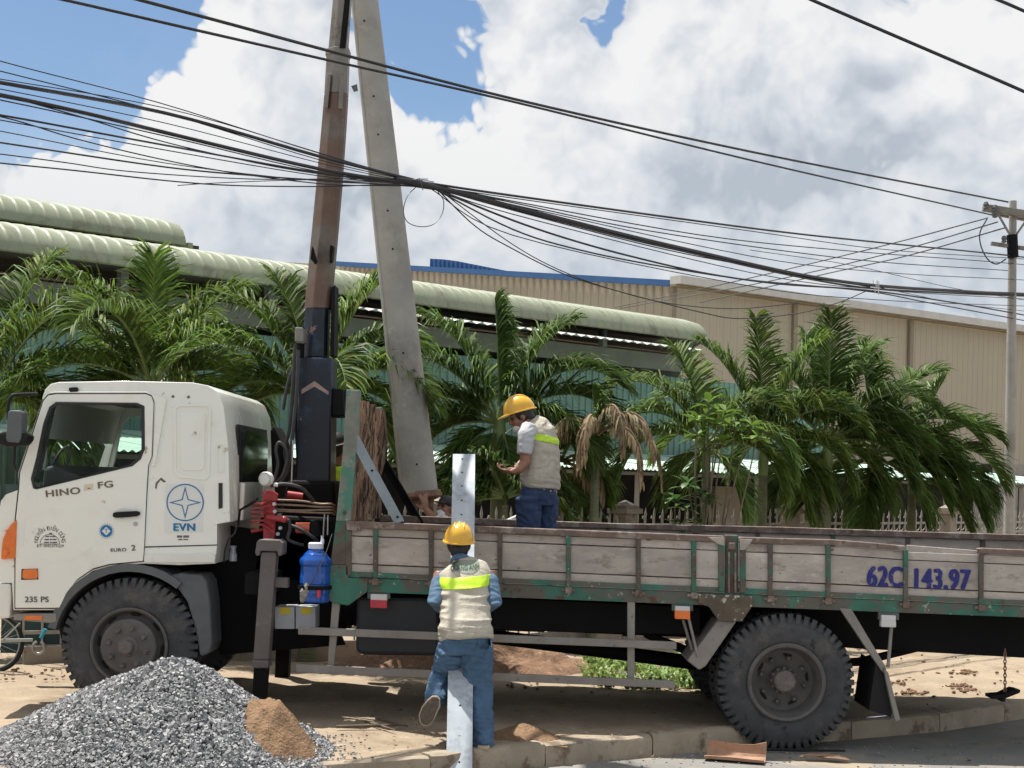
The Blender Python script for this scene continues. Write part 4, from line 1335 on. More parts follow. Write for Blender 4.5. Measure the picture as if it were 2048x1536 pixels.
# plate number
lettering('62C', 1769, 1155, 39, m_navyink, sx=.72, ang=-1.5, bold=.042, proud=.0175, parent=bed, name='plate_number', spacing=1.08)
lettering('143.97', 1880, 1160, 39, m_navyink, sx=.72, ang=-1.5, bold=.042, proud=.0175, parent=bed, name='plate_number', spacing=1.08)

# headboard: leaning end posts, upright boards, braces
hb_near = [(693, 779), (720, 780), (702, 1040), (697, 1132), (660, 1130), (672, 1040)]
bp('headboard_post', [(693, 779), (720, 780), (716, 860), (701, 1042), (672, 1042), (688, 880)], YN - .03, YN + .07, m_postpaint, .006)
bp('headboard_post_foot', [(672, 1042), (700, 1042), (697, 1130), (661, 1130)], YN - .025, YN + .07, m_greenrust, .006)
bp('far_headboard_post', [(744, 815), (764, 815), (746, 1042), (722, 1042)], YF, YF + .1, m_postpaint, .006)
random.seed(21)
nb = 15
for i in range(nb):
    f0, f1 = i / nb, (i + .93) / nb
    yA = YN + .10 + (YF - YN - .16) * f0
    yB = YN + .10 + (YF - YN - .16) * f1
    # front faces look rearward; the board stands on the bed's front edge and leans with the posts
    tz = P(712, 803 + random.uniform(-10, 26) - 4 * math.sin(i), YN).z
    topx, botx = P(712, 800, YN).x, P(694, 1043, YN).x
    jx = random.uniform(-.012, .035)
    bz = P(694, 1050, YN).z
    segs = 7
    mb = MB()
    for k in range(segs + 1):
        t = k / segs
        x = botx + (topx - botx) * t + jx + .05 * noise.noise(Vector((i * 3.1, t * 5, 1)))
        z = bz + (tz - bz) * t
        w0, w1 = yA + .02 * noise.noise(Vector((i * 2.7, t * 6, 5))), yB + .02 * noise.noise(Vector((i * 2.7 + 2, t * 6, 9)))
        cr_ = (w0 + w1) / 2
        mb.v += [(x, w0, z), (x + .035 + .012 * math.sin(t * 9 + i), cr_, z), (x, w1, z), (x - .04, w1, z), (x - .04, w0, z)]
    for k in range(segs):
        for q in range(5):
            r_ = (q + 1) % 5
            mb.f.append((k * 5 + q, k * 5 + r_, (k + 1) * 5 + r_, (k + 1) * 5 + q))
    mb.f += [(0, 1, 2, 3, 4), tuple(segs * 5 + q for q in (4, 3, 2, 1, 0))]
    mk('headboard_plank', mb, m_wood, bed, smooth=40)
random.seed(7)
br = MB().bar(P(699, 858, YN - .02), P(799, 1045, YN - .02), .075, .012)
br.bar(P(706, 854, YN + .02), P(806, 1043, YN + .02), .012, .07)
mk('brace', br, m_bluesteel, bed)
for x, y in ((744, 941), (795, 1034)):
    mk('brace_bolt', MB().ball(P(x, y, YN - .03), .010, nu=8, nv=5), m_hole, bed)
br = MB().bar(P(760, 900, YF), P(846, 1046, YF), .02, .05)
br.bar(P(755, 903, YF), P(841, 1048, YF), .07, .012)
mk('far_brace', br, m_black, bed)

# lamps, guards, mudflaps below the bed
def side_lamp(x0, y0, x1, y1, mat, split):
    b_ = bp('side_lamp', [(x0, y0), (x1, y0 + 1), (x1, y1), (x0, y1 - 1)], YN - .03, YN + .03, m_white, .006)
    bp('lamp_lens', [(x0 - .5, y0 + (y1 - y0) * split), (x1 + .5, y0 + (y1 - y0) * split + 1), (x1 + .5, y1 + 1), (x0 - .5, y1)], YN - .04, YN + .02, mat, .006)
    bp('lamp_bracket', [(x0 - 6, y0 - 6), (x1 + 6, y0 - 5), (x1 + 6, y0 + 10), (x0 - 6, y0 + 9)], YN - .0, YN + .04, m_mud)


side_lamp(741, 1188, 774, 1216, m_redlens, .42)
side_lamp(1350, 1212, 1380, 1238, m_orange, .35)
side_lamp(1763, 1230, 1792, 1254, m_white, .5)
sg = mk('side_guard', MB().prism([(596, 1254), (1353, 1284), (1353, 1299), (596, 1269)], YN - .05, YN - .01), m_greysteel, truck, bevel=.004)
mk('guard_bar', MB().prism([(592, 1329), (1350, 1362), (1350, 1377), (592, 1345)], YN - .05, YN - .01), m_greysteel, sg, bevel=.004)
mk('guard_upright', MB().prism([(664, 1205), (680, 1206), (668, 1332), (655, 1331)], YN - .01, YN + .03), m_greysteel, sg, bevel=.004)
mk('guard_upright', MB().prism([(1255, 1204), (1270, 1205), (1269, 1358), (1255, 1358)], YN - .01, YN + .03), m_greysteel, sg, bevel=.004)
mk('rear_mudguard_bar', MB().prism([(1436, 1240), (1474, 1242), (1412, 1332), (1399, 1341), (1374, 1322)], YN - .0, YN + .45), m_greysteel, truck, bevel=.012)
mk('stay_rod', MB().tube([P(1377, 1236, YN - .02), P(1396, 1314, YN - .01)], .011, 8), m_greysteel, truck)
mk('stay_rod', MB().tube([P(1783, 1252, YN), P(1776, 1335, YN)], .014, 8), m_greysteel, truck)
mk('stay_rod', MB().tube([P(1366, 1240, YN + .1), P(1384, 1300, YN + .1)], .011, 8), m_greysteel, truck)
mk('mudflap_bracket', MB().prism([(1679, 1216), (1703, 1218), (1772, 1334), (1774, 1352), (1762, 1340)], YN - .02, YN + .03), m_greysteel, truck, bevel=.004)
mk('mudflap_strut', MB().prism([(1768, 1336), (1777, 1346), (1801, 1440), (1791, 1444), (1772, 1360)], YN - .05, YN - .01), m_greysteel, truck, bevel=.004)
mk('mudflap', MB().prism([(1752, 1322), (1768, 1346), (1784, 1425), (1782, 1434), (1738, 1420)], YN + .0, YN + .5), m_rubberb, truck)

# ---- outrigger
og = mk('outrigger', MB().prism([(522, 1104), (553, 1104), (537, 1320), (506, 1320)], YN - .06, YN + .08), m_outrig, truck, bevel=.008)
mk('outrigger_head', MB().prism([(513, 1084), (519, 1079), (558, 1080), (566, 1086), (565, 1108), (560, 1113), (555, 1111), (555, 1103), (520, 1102), (519, 1111), (513, 1112), (510, 1106)], YN - .09, YN + .12), m_outrig, og, bevel=.008)
mk('outrigger_stub', MB().prism([(546, 1155), (577, 1156), (576, 1176), (546, 1175)], YN - .02, YN + .06), m_outrig, og, bevel=.006)
mk('outrigger_collar', MB().prism([(503, 1320), (538, 1321), (537, 1337), (504, 1337)], YN - .07, YN + .09), m_outrig, og, bevel=.012)
mk('inner_leg', MB().prism([(507, 1336), (535, 1337), (530, 1412), (503, 1412)], YN - .045, YN + .065), m_black, og, bevel=.01)
mk('foot_pad', MB().lathe([(0, .05), (.10, .05), (.16, .02), (.16, 0), (0, 0)], (P(515, 1420, YN).x, YN + .02, GZ + .0), (0, 0, 1), 20, closed=False), m_outrig, og, smooth=40)
of = mk('far_outrigger', MB().prism([(560, 1110), (588, 1110), (575, 1386), (548, 1386)], YF, YF + .13), m_black, truck)
mk('outrigger_beam', MB().box(P(560, 1150, 12.6), (.2, 2.2, .16)), m_black, truck)

# ---- crane
YB = 12.5
crane = mk('crane_column', MB().prism([(520, 1030), (680, 1036), (690, 1170), (500, 1165)], 12.05, 13.2), m_black, truck, bevel=.03)
mk('crane_frame', MB().prism([(575, 960), (668, 962), (672, 1040), (560, 1036)], 12.2, 13.0), m_black, crane, bevel=.03)


def boom_section(name, cl, Y, mat, flat=.0):
    """hexagonal box boom through centre-line points (px, py, half width in px)"""
    rings = []
    for (x, y, hw) in cl:
        c = P(x, y, Y)
        h = hw / F * Y
        rings.append([c + Vector((a * h, b * h, 0)) for a, b in ((-1, -.25), (-.22, -1.0), (.72, -1.0), (1, -.55), (1, .9), (-1, .9))])
    mb = MB()
    n = 6
    for r_ in rings:
        mb.v += [tuple(p) for p in r_]
    for i in range(len(rings) - 1):
        for k in range(n):
            mb.f.append((i * n + k, i * n + (k + 1) % n, (i + 1) * n + (k + 1) % n, (i + 1) * n + k))
    mb.f += [tuple(range(n)), tuple((len(rings) - 1) * n + k for k in reversed(range(n)))]
    return mk(name, mb, mat, crane, bevel=.008)


lower = MB().prism([(599, 715), (664, 715), (660, 985), (589, 985)], YB - .2, YB + .2)
mk('boom_base', lower, m_boomblue, crane, bevel=.015)
mk('boom_chevron', MB().prism([(603, 779), (629, 762), (657, 783), (657, 790), (629, 773), (603, 788)], YB - .206, YB - .2), M('worn_chevron', (.30, .21, .19), .7, var=.3, vscale=12), crane)
boom_section('boom_inner', [(631, 716, 25), (633, 650, 24.5), (635, 618, 24)], YB, m_boomblue)
boom_section('boom_brown', [(635, 618, 25.5), (646, 500, 25.5), (657, 380, 25), (666, 270, 24), (672, 190, 23)], YB, m_boombrown)
boom_section('boom_upper', [(672, 190, 23), (676, 100, 22)], YB, m_boomgrey)
boom_section('boom_collar', [(675, 113, 24), (676, 99, 24)], YB, m_boomgrey)
boom_section('boom_extension', [(676, 100, 19), (684, 0, 18), (694, -130, 17), (702, -330, 16)], YB, m_boomgrey)
mk('boom_slot', MB().prism([(679, 96), (691, 96), (701, -10), (690, -10)], YB - .152, YB - .14), m_black, crane)
for x0, x1, y0, y1, sh_ in ((655, 662, 147, 215, -7), (680, 688, 150, 217, -4)):
    mk('wear_plate', MB().prism([(x0, y0), (x1, y0), (x1 + sh_, y1), (x0 + sh_, y1)], YB - .115, YB - .05), m_boomgrey, crane, bevel=.004)
mk('boom_hook_plate', MB().prism([(624, 492), (632, 520), (628, 526), (621, 518)], YB - .22, YB - .12), m_black, crane)
mk('boom_hook_plate', MB().prism([(660, 490), (667, 492), (664, 520), (659, 524)], YB - .22, YB - .12), m_black, crane)
hd = P(703, -335, YB)
mk('boom_head', MB().box(hd, (.25, .3, .4)).lathe([(.0, -.06), (.14, -.06), (.14, .06), (0, .06)], hd + Vector((.12, 0, .1)), (0, 1, 0), 16, closed=False), m_black, crane)
mk('luffing_cylinder', MB().tube([P(612, 1010, YB - .05), P(596, 720, YB - .05)], .06, 12).tube([P(600, 720, YB - .1), P(601, 655, YB - .1)], .035, 10), m_black, crane, smooth=50)
mk('cylinder_eye', MB().prism([(590, 654), (606, 655), (607, 684), (589, 683)], YB - .28, YB - .08), m_boomgrey, crane, bevel=.01)
mk('winch_drum', MB().lathe([(0, -.05), (.115, -.05), (.115, -.035), (.085, -.03), (.085, .05), (.115, .055), (.115, .07), (0, .07)], P(675, 806, YB), (1, 0, 0), 24, closed=False), m_black, crane, smooth=40)
mk('winch_mount', MB().prism([(662, 776), (686, 778), (688, 832), (662, 834)], YB - .16, YB + .16), m_black, crane, bevel=.015)
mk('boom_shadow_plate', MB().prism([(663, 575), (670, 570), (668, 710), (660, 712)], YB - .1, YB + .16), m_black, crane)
# control bank
vb = mk('valve_block', MB().prism([(528, 985), (548, 986), (552, 1080), (528, 1080)], YN + .25, YN + .38), m_redcrane, crane, bevel=.006)
mk('valve_foot', MB().prism([(526, 1050), (550, 1052), (548, 1084), (526, 1082)], YN + .2, YN + .4), m_redcrane, crane, bevel=.006)
for i in range(7):
    y = 1006 + 8.4 * i
    if i == 6:
        mk('control_lever', MB().tube([P(502, 1063, YN + .22), P(532, 1058, YN + .25)], .014, 8), m_redcrane, crane, smooth=60)
    else:
        mk('control_lever', MB().prism([(502, y), (528, y - .5), (528, y + 3.6), (502, y + 3.6)], YN + .2, YN + .26), m_redcrane, crane, bevel=.004)
for (a, b) in (((524, 1010), (538, 1000)), ((526, 1018), (538, 1011)), ((528, 1026), (541, 1023)), ((528, 1042), (550, 1052)), ((527, 1050), (550, 1066))):
    mk('lever_rod', MB().tube([P(*a, YN + .19), P(*b, YN + .12)], .010, 8), m_redcrane, crane, smooth=60)
mk('lever_knob', MB().tube([P(536, 1034, YN + .15), P(566, 1039, YN + .10)], .022, 10).ball(P(568, 1039, YN + .10), .027), m_redcrane, crane, smooth=60)
mk('red_bracket', MB().prism([(524, 981), (540, 979), (556, 988), (552, 1003), (530, 1000), (526, 1008)], YN + .22, YN + .27), m_redcrane, crane, bevel=.006)
mk('red_tank', MB().tube([P(575, 989, YN + .5), P(606, 993, YN + .5)], .03, 10), m_redcrane, crane, smooth=50)
for k, (y0, y1) in enumerate(((1000, 1008), (1009, 1014), (1019, 1020), (1022, 1026))):
    mk('hydraulic_pipe', MB().tube(spline([P(550, y0, YN + .28), P(600, y0 + 2, YN + .3), P(640, y1, YN + .3), P(662, y1, YN + .3), P(670, y1 + 4, YN + .4)], 5), .009, 7), m_pipe, crane, smooth=60)
mk('oil_filter', MB().tube([P(592, 1056, YN + .3), P(620, 1056, YN + .3)], .042, 14), m_redorange, crane, smooth=50)
mk('filter_head', MB().prism([(620, 1040), (636, 1040), (638, 1075), (620, 1075)], YN + .25, YN + .38), m_black, crane, bevel=.01)
for pts in ([(541, 972, .2), (570, 968, .2), (602, 976, .22), (622, 996, .3), (632, 1010, .4)],
            [(570, 1040, .2), (578, 1042, .2), (580, 1060, .2), (576, 1078, .2), (590, 1086, .2), (606, 1090, .25)],
            [(580, 1050, .22), (600, 1058, .2), (622, 1072, .2), (634, 1082, .25)],
            [(576, 940, .7), (570, 900, .7), (580, 850, .7), (586, 760, .7), (590, 690, .7)],
            [(562, 966, .6), (576, 940, .6), (584, 880, .6), (592, 800, .6), (597, 700, .6)],
            [(548, 965, .5), (556, 930, .5), (552, 900, .5), (560, 885, .5), (575, 910, .5), (566, 950, .5), (548, 967, .5)],
            [(566, 820, .75), (575, 770, .75), (588, 730, .75), (596, 700, .75)]):
    mk('hydraulic_hose', MB().tube(spline([P(x, y, YN + d) for x, y, d in pts], 6), .014, 8), m_hose, crane, smooth=60)
for a, b in (((649, 1028), (646, 1075)), ((656, 1030), (655, 1070)), ((586, 880), (583, 970))):
    mk('steel_rod', MB().tube([P(*a, YN + .3), P(*b, YN + .3)], .006, 6), m_steel, crane)
mk('grease_fitting', MB().tube([P(548, 969, YN + .18), P(556, 970, YN + .18)], .016, 8), m_white, crane)
for x, y in ((548, 1008), (549, 1023), (555, 1068), (560, 1056)):
    mk('gauge', MB().lathe([(0, 0), (.014, 0), (.016, .02)], P(x, y, YN + .22), (0, 1, 0), 10, closed=False), m_white, crane)
mk('black_dial_plate', MB().prism([(552, 1044), (575, 1044), (575, 1082), (552, 1082)], YN + .24, YN + .3), m_black, crane)
wl = mk('work_lamp', MB().lathe([(0, .02), (.046, .02), (.052, .0), (.056, .01), (.055, .05), (.035, .09), (0, .10)], P(529, 958, YN + .12), (.35, 1, .05), 24, closed=False), m_cabworn, crane, smooth=50)
mk('lamp_lens', MB().lathe([(0, -.006), (.044, 0), (.044, .02)], P(529, 958, YN + .12), (.35, 1, .05), 24, closed=False), m_white, wl, smooth=50)
mk('lamp_stalk', MB().tube([P(528, 972, YN + .16), P(530, 986, YN + .2)], .010, 8), m_steel, wl)
# air intake and clutter behind the cab
mk('air_intake', MB().prism([(540, 862), (546, 850), (562, 884), (566, 905), (566, 972), (544, 970)], YN + 1.0, YN + 1.5), m_black, truck, bevel=.03)
mk('cab_stay', MB().tube([P(476, 1050, YN + .2), P(480, 1020, YN + .2), P(508, 1004, YN + .2), P(516, 996, YN + .2)], .010, 7), m_black, truck)
mk('filler_pipe', MB().lathe([(0, 0), (.03, 0), (.03, .05), (.02, .09), (.03, .12), (0, .12)], P(466, 1122, YN + .3), (0, 0, 1), 12, closed=False), m_galv, truck, smooth=40)
mk('brake_line', MB().tube(spline([P(474, 1040, YN + .15), P(470, 1065, YN + .15), P(458, 1078, YN + .15), P(450, 1100, YN + .2), P(448, 1125, YN + .2)], 5), .007, 6), m_hose, truck)
# chain at the tail
chain = None
lk = MB()
for k in range(12):
    c = P(2010, 1302 + 7 * k, YN + .2)
    pts = [c + (Vector((.010 * math.cos(a), 0, .019 * math.sin(a))) if k % 2 else Vector((0, .010 * math.cos(a), .019 * math.sin(a)))) for a in np.linspace(0, 2 * math.pi, 10, endpoint=False)]
    o_ = mk('chain_link', MB().tube(pts, .0045, 5, closed=True), m_rustwood, truck if chain is None else chain, smooth=60)
    chain = chain or o_
mk('spare_carrier', MB().prism([(1981, 1391), (2006, 1389), (2030, 1378), (2042, 1380), (2040, 1386), (2012, 1397), (2010, 1404), (2004, 1404), (2004, 1398), (1983, 1398)], YN + .15, YN + .3), m_black, chain, bevel=.006)

# ------------------------------------------------------------------ people
from mathutils.bvhtree import BVHTree


def organic(name, mb, mat, parent, voxel=.011, it=4, wr=0.0, ws=(9, 9, 22), seed=0.0, fac=.5, calm=None):
    """one continuous skin grown over overlapping forms, with folds of depth wr"""
    o = mk(name, mb, mat, parent)
    r_ = o.modifiers.new('skin', 'REMESH')
    r_.mode = 'VOXEL'
    r_.voxel_size = voxel
    s_ = o.modifiers.new('soft', 'SMOOTH')
    s_.iterations = it
    s_.factor = fac
    bpy.context.view_layer.update()
    bake(o)
    me = o.data
    if wr:
        w = WL[o.name]
        co = [(v.co.copy(), v.normal.copy()) for v in me.vertices]
        for v, (c, n) in zip(me.vertices, co):
            p = c + w
            q = Vector((p.x * ws[0] + seed, p.y * ws[1], p.z * ws[2]))
            q += Vector((noise.noise(q * .4), noise.noise(q * .4 + Vector((5, 5, 5))), 0)) * 1.6
            f = 1 - abs(noise.noise(q)) * 2.2
            k_ = 1.0 if calm is None else max(.15, min(1.0, (calm - p.z) / .12))
            v.co = c + n * (wr * f * k_)
    me.polygons.foreach_set('use_smooth', [True] * len(me.polygons))
    return o


def head_form(mb, c, f, up, k=1.0):
    c, f, up = Vector(c), Vector(f).normalized(), Vector(up)
    up = (up - f * up.dot(f)).normalized()
    l = up.cross(f)
    rot = Matrix((f, l, up)).transposed()
    q = lambda a, b, d: c + (f * a + l * b + up * d) * k
    mb.ball(q(-.012, 0, .025), (.098 * k, .076 * k, .098 * k), rot)
    mb.ball(q(.022, 0, -.045), (.066 * k, .058 * k, .075 * k), rot)
    mb.ball(q(.045, 0, -.085), (.036 * k, .036 * k, .028 * k), rot)
    mb.tube([q(.082, 0, .012), q(.108, 0, -.028), q(.09, 0, -.036)], [.010 * k, .017 * k, .012 * k], 8)
    mb.ball(q(.078, 0, -.058), (.022 * k, .028 * k, .012 * k), rot)
    mb.ball(q(.07, 0, .028), (.028 * k, .055 * k, .014 * k), rot)
    for s_ in (-1, 1):
        mb.ball(q(-.008, .076 * s_, -.012), (.020 * k, .012 * k, .032 * k), rot)
        mb.ball(q(.055, .038 * s_, -.028), (.03 * k, .025 * k, .03 * k), rot)
    return q, rot


def eyes(q, rot, parent):
    for s_ in (-1, 1):
        mk('eye', MB().ball(q(.078, .031 * s_, .004), (.012, .014, .010), rot, 10, 7), m_hair, parent, smooth=60)


def hand_form(mb, w, d, n, spread=.25, curl=.5, k=1.0, thumb=1):
    """palm, four unequal bent fingers and a thumb from its side; d = finger direction, n = palm normal (fingers curl to it)"""
    w, d, n = Vector(w), Vector(d).normalized(), Vector(n)
    n = (n - d * n.dot(d)).normalized()
    s_ = d.cross(n)
    rot = Matrix((d, s_, n)).transposed()
    mb.ball(w + d * .048 * k, (.052 * k, .041 * k, .017 * k), rot)
    mb.tube([w - d * .02, w + d * .03 * k], [.027 * k, .030 * k], 8, ref=s_, ry=[.02 * k, .018 * k])
    for i, (ln, o_) in enumerate(((.068, -.030), (.078, -.010), (.073, .011), (.056, .030))):
        a = w + d * .085 * k + s_ * (o_ * k)
        dd = (d + s_ * (o_ * spread * 14)).normalized()
        b = a + (dd * math.cos(curl * .5) + n * math.sin(curl * .5)) * ln * .45 * k
        c = b + (dd * math.cos(curl) + n * math.sin(curl)) * ln * .32 * k
        e_ = c + (dd * math.cos(curl * 1.5) + n * math.sin(curl * 1.5)) * ln * .28 * k
        mb.tube([a - d * .02 * k, a, b, c, e_], [.009 * k, .0095 * k, .009 * k, .0085 * k, .006 * k], 8)
    a = w + d * .02 * k - s_ * (.03 * k * thumb)
    b = a + (d * .5 - s_ * .75 * thumb + n * .25).normalized() * .042 * k
    c = b + (d * .85 - s_ * .3 * thumb + n * .35).normalized() * .034 * k
    mb.tube([a, b, c], [.013 * k, .011 * k, .008 * k], 8)


def helmet(parent, c, up, f, k=1.0):
    c, up, f = Vector(c), Vector(up).normalized(), Vector(f)
    f = (f - up * f.dot(up)).normalized()
    l = up.cross(f)
    mb = MB()
    nu, nv = 36, 9
    ringv = []
    for i in range(nv):
        th = (math.pi / 2) * i / (nv - 1)
        for kx in range(nu):
            a = 2 * math.pi * kx / nu
            rr = math.sin(th) ** .82 if i else 0
            p = c + f * (.138 * rr * math.cos(a) * k) + l * (.112 * rr * math.sin(a) * k) + up * (.135 * math.cos(th) * k)
            mb.v.append(tuple(p))
    for j, (ex, dz) in enumerate(((.012, -.004), (.014, -.014), (-.004, -.012))):
        for kx in range(nu):
            a = 2 * math.pi * kx / nu
            fr_ = max(0, math.cos(a)) ** 3 * (.045 if j < 2 else .0)
            p = c + f * ((.138 + ex + fr_) * math.cos(a) * k) + l * ((.112 + ex) * math.sin(a) * k) + up * ((dz - fr_ * .25) * k)
            mb.v.append(tuple(p))
    tot = nv + 3
    for i in range(tot - 1):
        for kx in range(nu):
            q = (kx + 1) % nu
            mb.f.append((i * nu + kx, (i + 1) * nu + kx, (i + 1) * nu + q, i * nu + q))
    h = mk('safety_helmet', mb, m_helmet, parent, smooth=45)
    for o_ in (-.035, 0, .035):
        pts = []
        for t in np.linspace(-.75, .75, 12):
            zz = math.sqrt(max(0, 1 - t * t - (o_ / .112) ** 2 * .6))
            pts.append(c + f * (.128 * t * k) + l * (o_ * k) + up * ((.137 * zz ** .9) * k))
        mk('helmet_ridge', MB().tube(pts, [.002] + [.0075 * k] * 10 + [.002], 6), m_helmet, h, smooth=60)
    return h


def band(vest, c, no, width, mat, name='reflective_band'):
    """tape sewn round the vest between two planes"""
    bm = bmesh.new()
    bm.from_mesh(vest.data)
    w = WL[vest.name]
    no = Vector(no).normalized()
    c = Vector(c) - w
    for s_ in (1, -1):
        g = bm.verts[:] + bm.edges[:] + bm.faces[:]
        bmesh.ops.bisect_plane(bm, geom=g, plane_co=c + no * (s_ * width / 2), plane_no=no * s_, clear_outer=True)
    bm.normal_update()
    for v in bm.verts:
        v.co += v.normal * .004
    bmesh.ops.solidify(bm, geom=bm.faces[:], thickness=.003)
    me = bpy.data.meshes.new(name)
    bm.to_mesh(me)
    bm.free()
    me.materials.clear()
    me.materials.append(mat)
    me.polygons.foreach_set('use_smooth', [True] * len(me.polygons))
    o = bpy.data.objects.new(name, me)
    return link(o, vest, w)


def lay_on(mb, target, d=(0, 1, 0), lift=.003):
    """press a drawn mesh onto the surface of target along d"""
    w = WL[target.name]
    tree = BVHTree.FromPolygons([v.co + w for v in target.data.vertices], [tuple(p.vertices) for p in target.data.polygons])
    d = Vector(d).normalized()
    out = []
    for p in mb.v:
        h = tree.ray_cast(Vector(p) - d * .6, d)
        out.append(tuple((h[0] if h[0] is not None else Vector(p)) - d * lift))
    mb.v = out
    return mb


# ---- worker holding the steel plate, seen from behind
w1 = thing('person', 'worker from behind in yellow helmet, vest and blue trousers holding an upright steel plate', 'person', (PG(966, 1500, GZ).x, 10.45, GZ))
body = MB()
hq = P(918, 1088, 11.0)
q1, rot1 = head_form(body, hq, (-.05, 1, -.45), (0, .35, 1))
body.tube([P(921, 1128, 10.93), P(919, 1105, 10.98)], [.06, .052], 10)
body.tube([P(931, 1290, 10.62), P(931, 1240, 10.70), P(930, 1190, 10.80), P(928, 1145, 10.90), P(921, 1125, 10.93)], [.15, .14, .15, .15, .06], 12, ref=(1, 0, 0), ry=[.10, .095, .10, .09, .06])
lw, rw_ = P(905, 1216, 11.02), P(950, 1206, 11.05)
body.tube([P(880, 1148, 10.90), P(868, 1203, 10.74), lw], [.05, .042, .027], 10)
body.tube([P(979, 1146, 10.90), P(990, 1205, 10.76), rw_], [.05, .042, .027], 10)
hand_form(body, lw, (.5, .35, .4), (.7, -.3, 0), curl=1.1)
hand_form(body, rw_, (-.5, .35, .4), (-.7, -.3, 0), curl=1.1, thumb=-1)
body.tube([P(950, 1300, 10.62), P(957, 1380, 10.64), P(962, 1440, 10.5), P(966, 1490, 10.42)], [.085, .058, .05, .04], 10)
body.tube([P(912, 1300, 10.62), P(892, 1350, 10.88), P(868, 1406, 10.52)], [.085, .058, .04], 10)
ob = organic('body', body, m_skin, w1, .009, 3)
eyes(q1, rot1, ob)
hair = MB().ball(hq + Vector((0, -.012, .0)), (.088, .098, .088)).tube([P(918, 1096, 10.95), P(919, 1110, 10.94)], [.07, .058], 12)
organic('hair', hair, m_hair, w1, .010, 3, .004, (60, 60, 20))
helmet(w1, hq + Vector((0, -.035, .030)), (0.02, -.12, 1), (0, 1, 0), .96)
collar = MB().tube([P(921, 1126, 10.915), P(920, 1114, 10.94)], [.082, .066], 14)
organic('shirt_collar', collar, m_denshirt, w1, .009, 3)
sleeves = MB()
sleeves.tube([P(890, 1152, 10.9), P(879, 1166, 10.86), P(870, 1203, 10.73), P(882, 1214, 10.88), P(898, 1217, 10.98)], [.058, .062, .055, .048, .040], 12)
sleeves.tube([P(969, 1150, 10.9), P(980, 1164, 10.86), P(989, 1206, 10.75), P(976, 1212, 10.90), P(958, 1208, 11.0)], [.058, .062, .055, .048, .040], 12)
sleeves.tube([P(931, 1280, 10.65), P(931, 1180, 10.82), P(928, 1145, 10.9)], [.15, .16, .15], 12, ref=(1, 0, 0), ry=[.1, .1, .09])
organic('shirt', sleeves, m_denshirt, w1, .010, 3, .006, (16, 16, 22), 2)
vest = MB()
vest.tube([P(932, 1279, 10.63), P(931, 1260, 10.645), P(931, 1225, 10.72), P(930, 1180, 10.80), P(930, 1152, 10.88), P(928, 1136, 10.91), P(923, 1124, 10.93)],
          [.183, .187, .177, .176, .198, .172, .090], 20, ref=(1, 0, 0), ry=[.152, .152, .132, .132, .126, .104, .075])
ov = organic('vest', vest, m_vest, w1, .009, 4, .012, (4.5, 4.5, 15), 3.3, calm=P(931, 1150, 10.8).z)
bc_ = P(931, 1163, 10.8)
bnd = band(ov, bc_, Vector((-.09, -.05, 1)), .075, m_hivis)
hem = band(ov, P(931, 1268, 10.66), Vector((.09, .0, 1)), .055, m_vest, 'vest_hem')
pat = MB()
rows = [(y_, np.interp(y_, [1121, 1128, 1135, 1141, 1147], [906, 903, 905, 913, 926]), np.interp(y_, [1121, 1128, 1135, 1141, 1147], [955, 958, 958, 955, 946])) for y_ in np.linspace(1121, 1147, 14)]
for y, a, b in rows:
    for i in range(21):
        pat.v.append(tuple(P(a + (b - a) * i / 20, y, 10.75)))
for j in range(len(rows) - 1):
    for i in range(20):
        pat.f.append((j * 21 + i, j * 21 + i + 1, (j + 1) * 21 + i + 1, (j + 1) * 21 + i))
mk('back_patch', lay_on(pat, ov, lift=.004), m_patch, ov, smooth=60, fixn=False)
tmb = text_mesh('QUANG ANH', 10 / F * 10.8 / .7, .0009, .0, .66)
place(tmb, P(929, 1136, 10.7), TX * math.cos(R(4)) + TZ * math.sin(R(4)), TZ)
mk('lettering', lay_on(tmb, ov, lift=.009), m_patchink, ov, fixn=False)
tro = MB()
tro.tube([P(931, 1258, 10.66), P(931, 1285, 10.64), P(931, 1308, 10.63)], [.172, .180, .172], 18, ref=(1, 0, 0), ry=[.115, .13, .12])
tro.tube([P(952, 1296, 10.63), P(954, 1335, 10.64), P(958, 1380, 10.63), P(962, 1445, 10.48), P(967, 1493, 10.40)], [.112, .106, .090, .078, .068], 14)
tro.tube([P(909, 1296, 10.63), P(898, 1330, 10.74), P(888, 1352, 10.84), P(880, 1374, 10.72), P(868, 1404, 10.54)], [.112, .105, .092, .085, .064], 14)
ot = organic('trousers', tro, m_denim, w1, .009, 3, .015, (12, 12, 23), 8.8)
for x0, x1, y0, y1 in ((883, 916, 1277, 1289), (955, 984, 1281, 1296)):
    pk = MB()
    for j in range(4):
        for i in range(7):
            pk.v.append(tuple(P(x0 + (x1 - x0) * i / 6, y0 + (y1 - y0) * j / 3 + (i - 3) * .4, 10.4)))
    for j in range(3):
        for i in range(6):
            pk.f.append((j * 7 + i, j * 7 + i + 1, (j + 1) * 7 + i + 1, (j + 1) * 7 + i))
    mk('pocket_flap', lay_on(pk, ot, lift=.010), m_denim, ot, smooth=60, fixn=False)
belt = band(ot, P(931, 1276, 10.64), Vector((.05, 0, 1)), .035, m_denim, 'waistband')
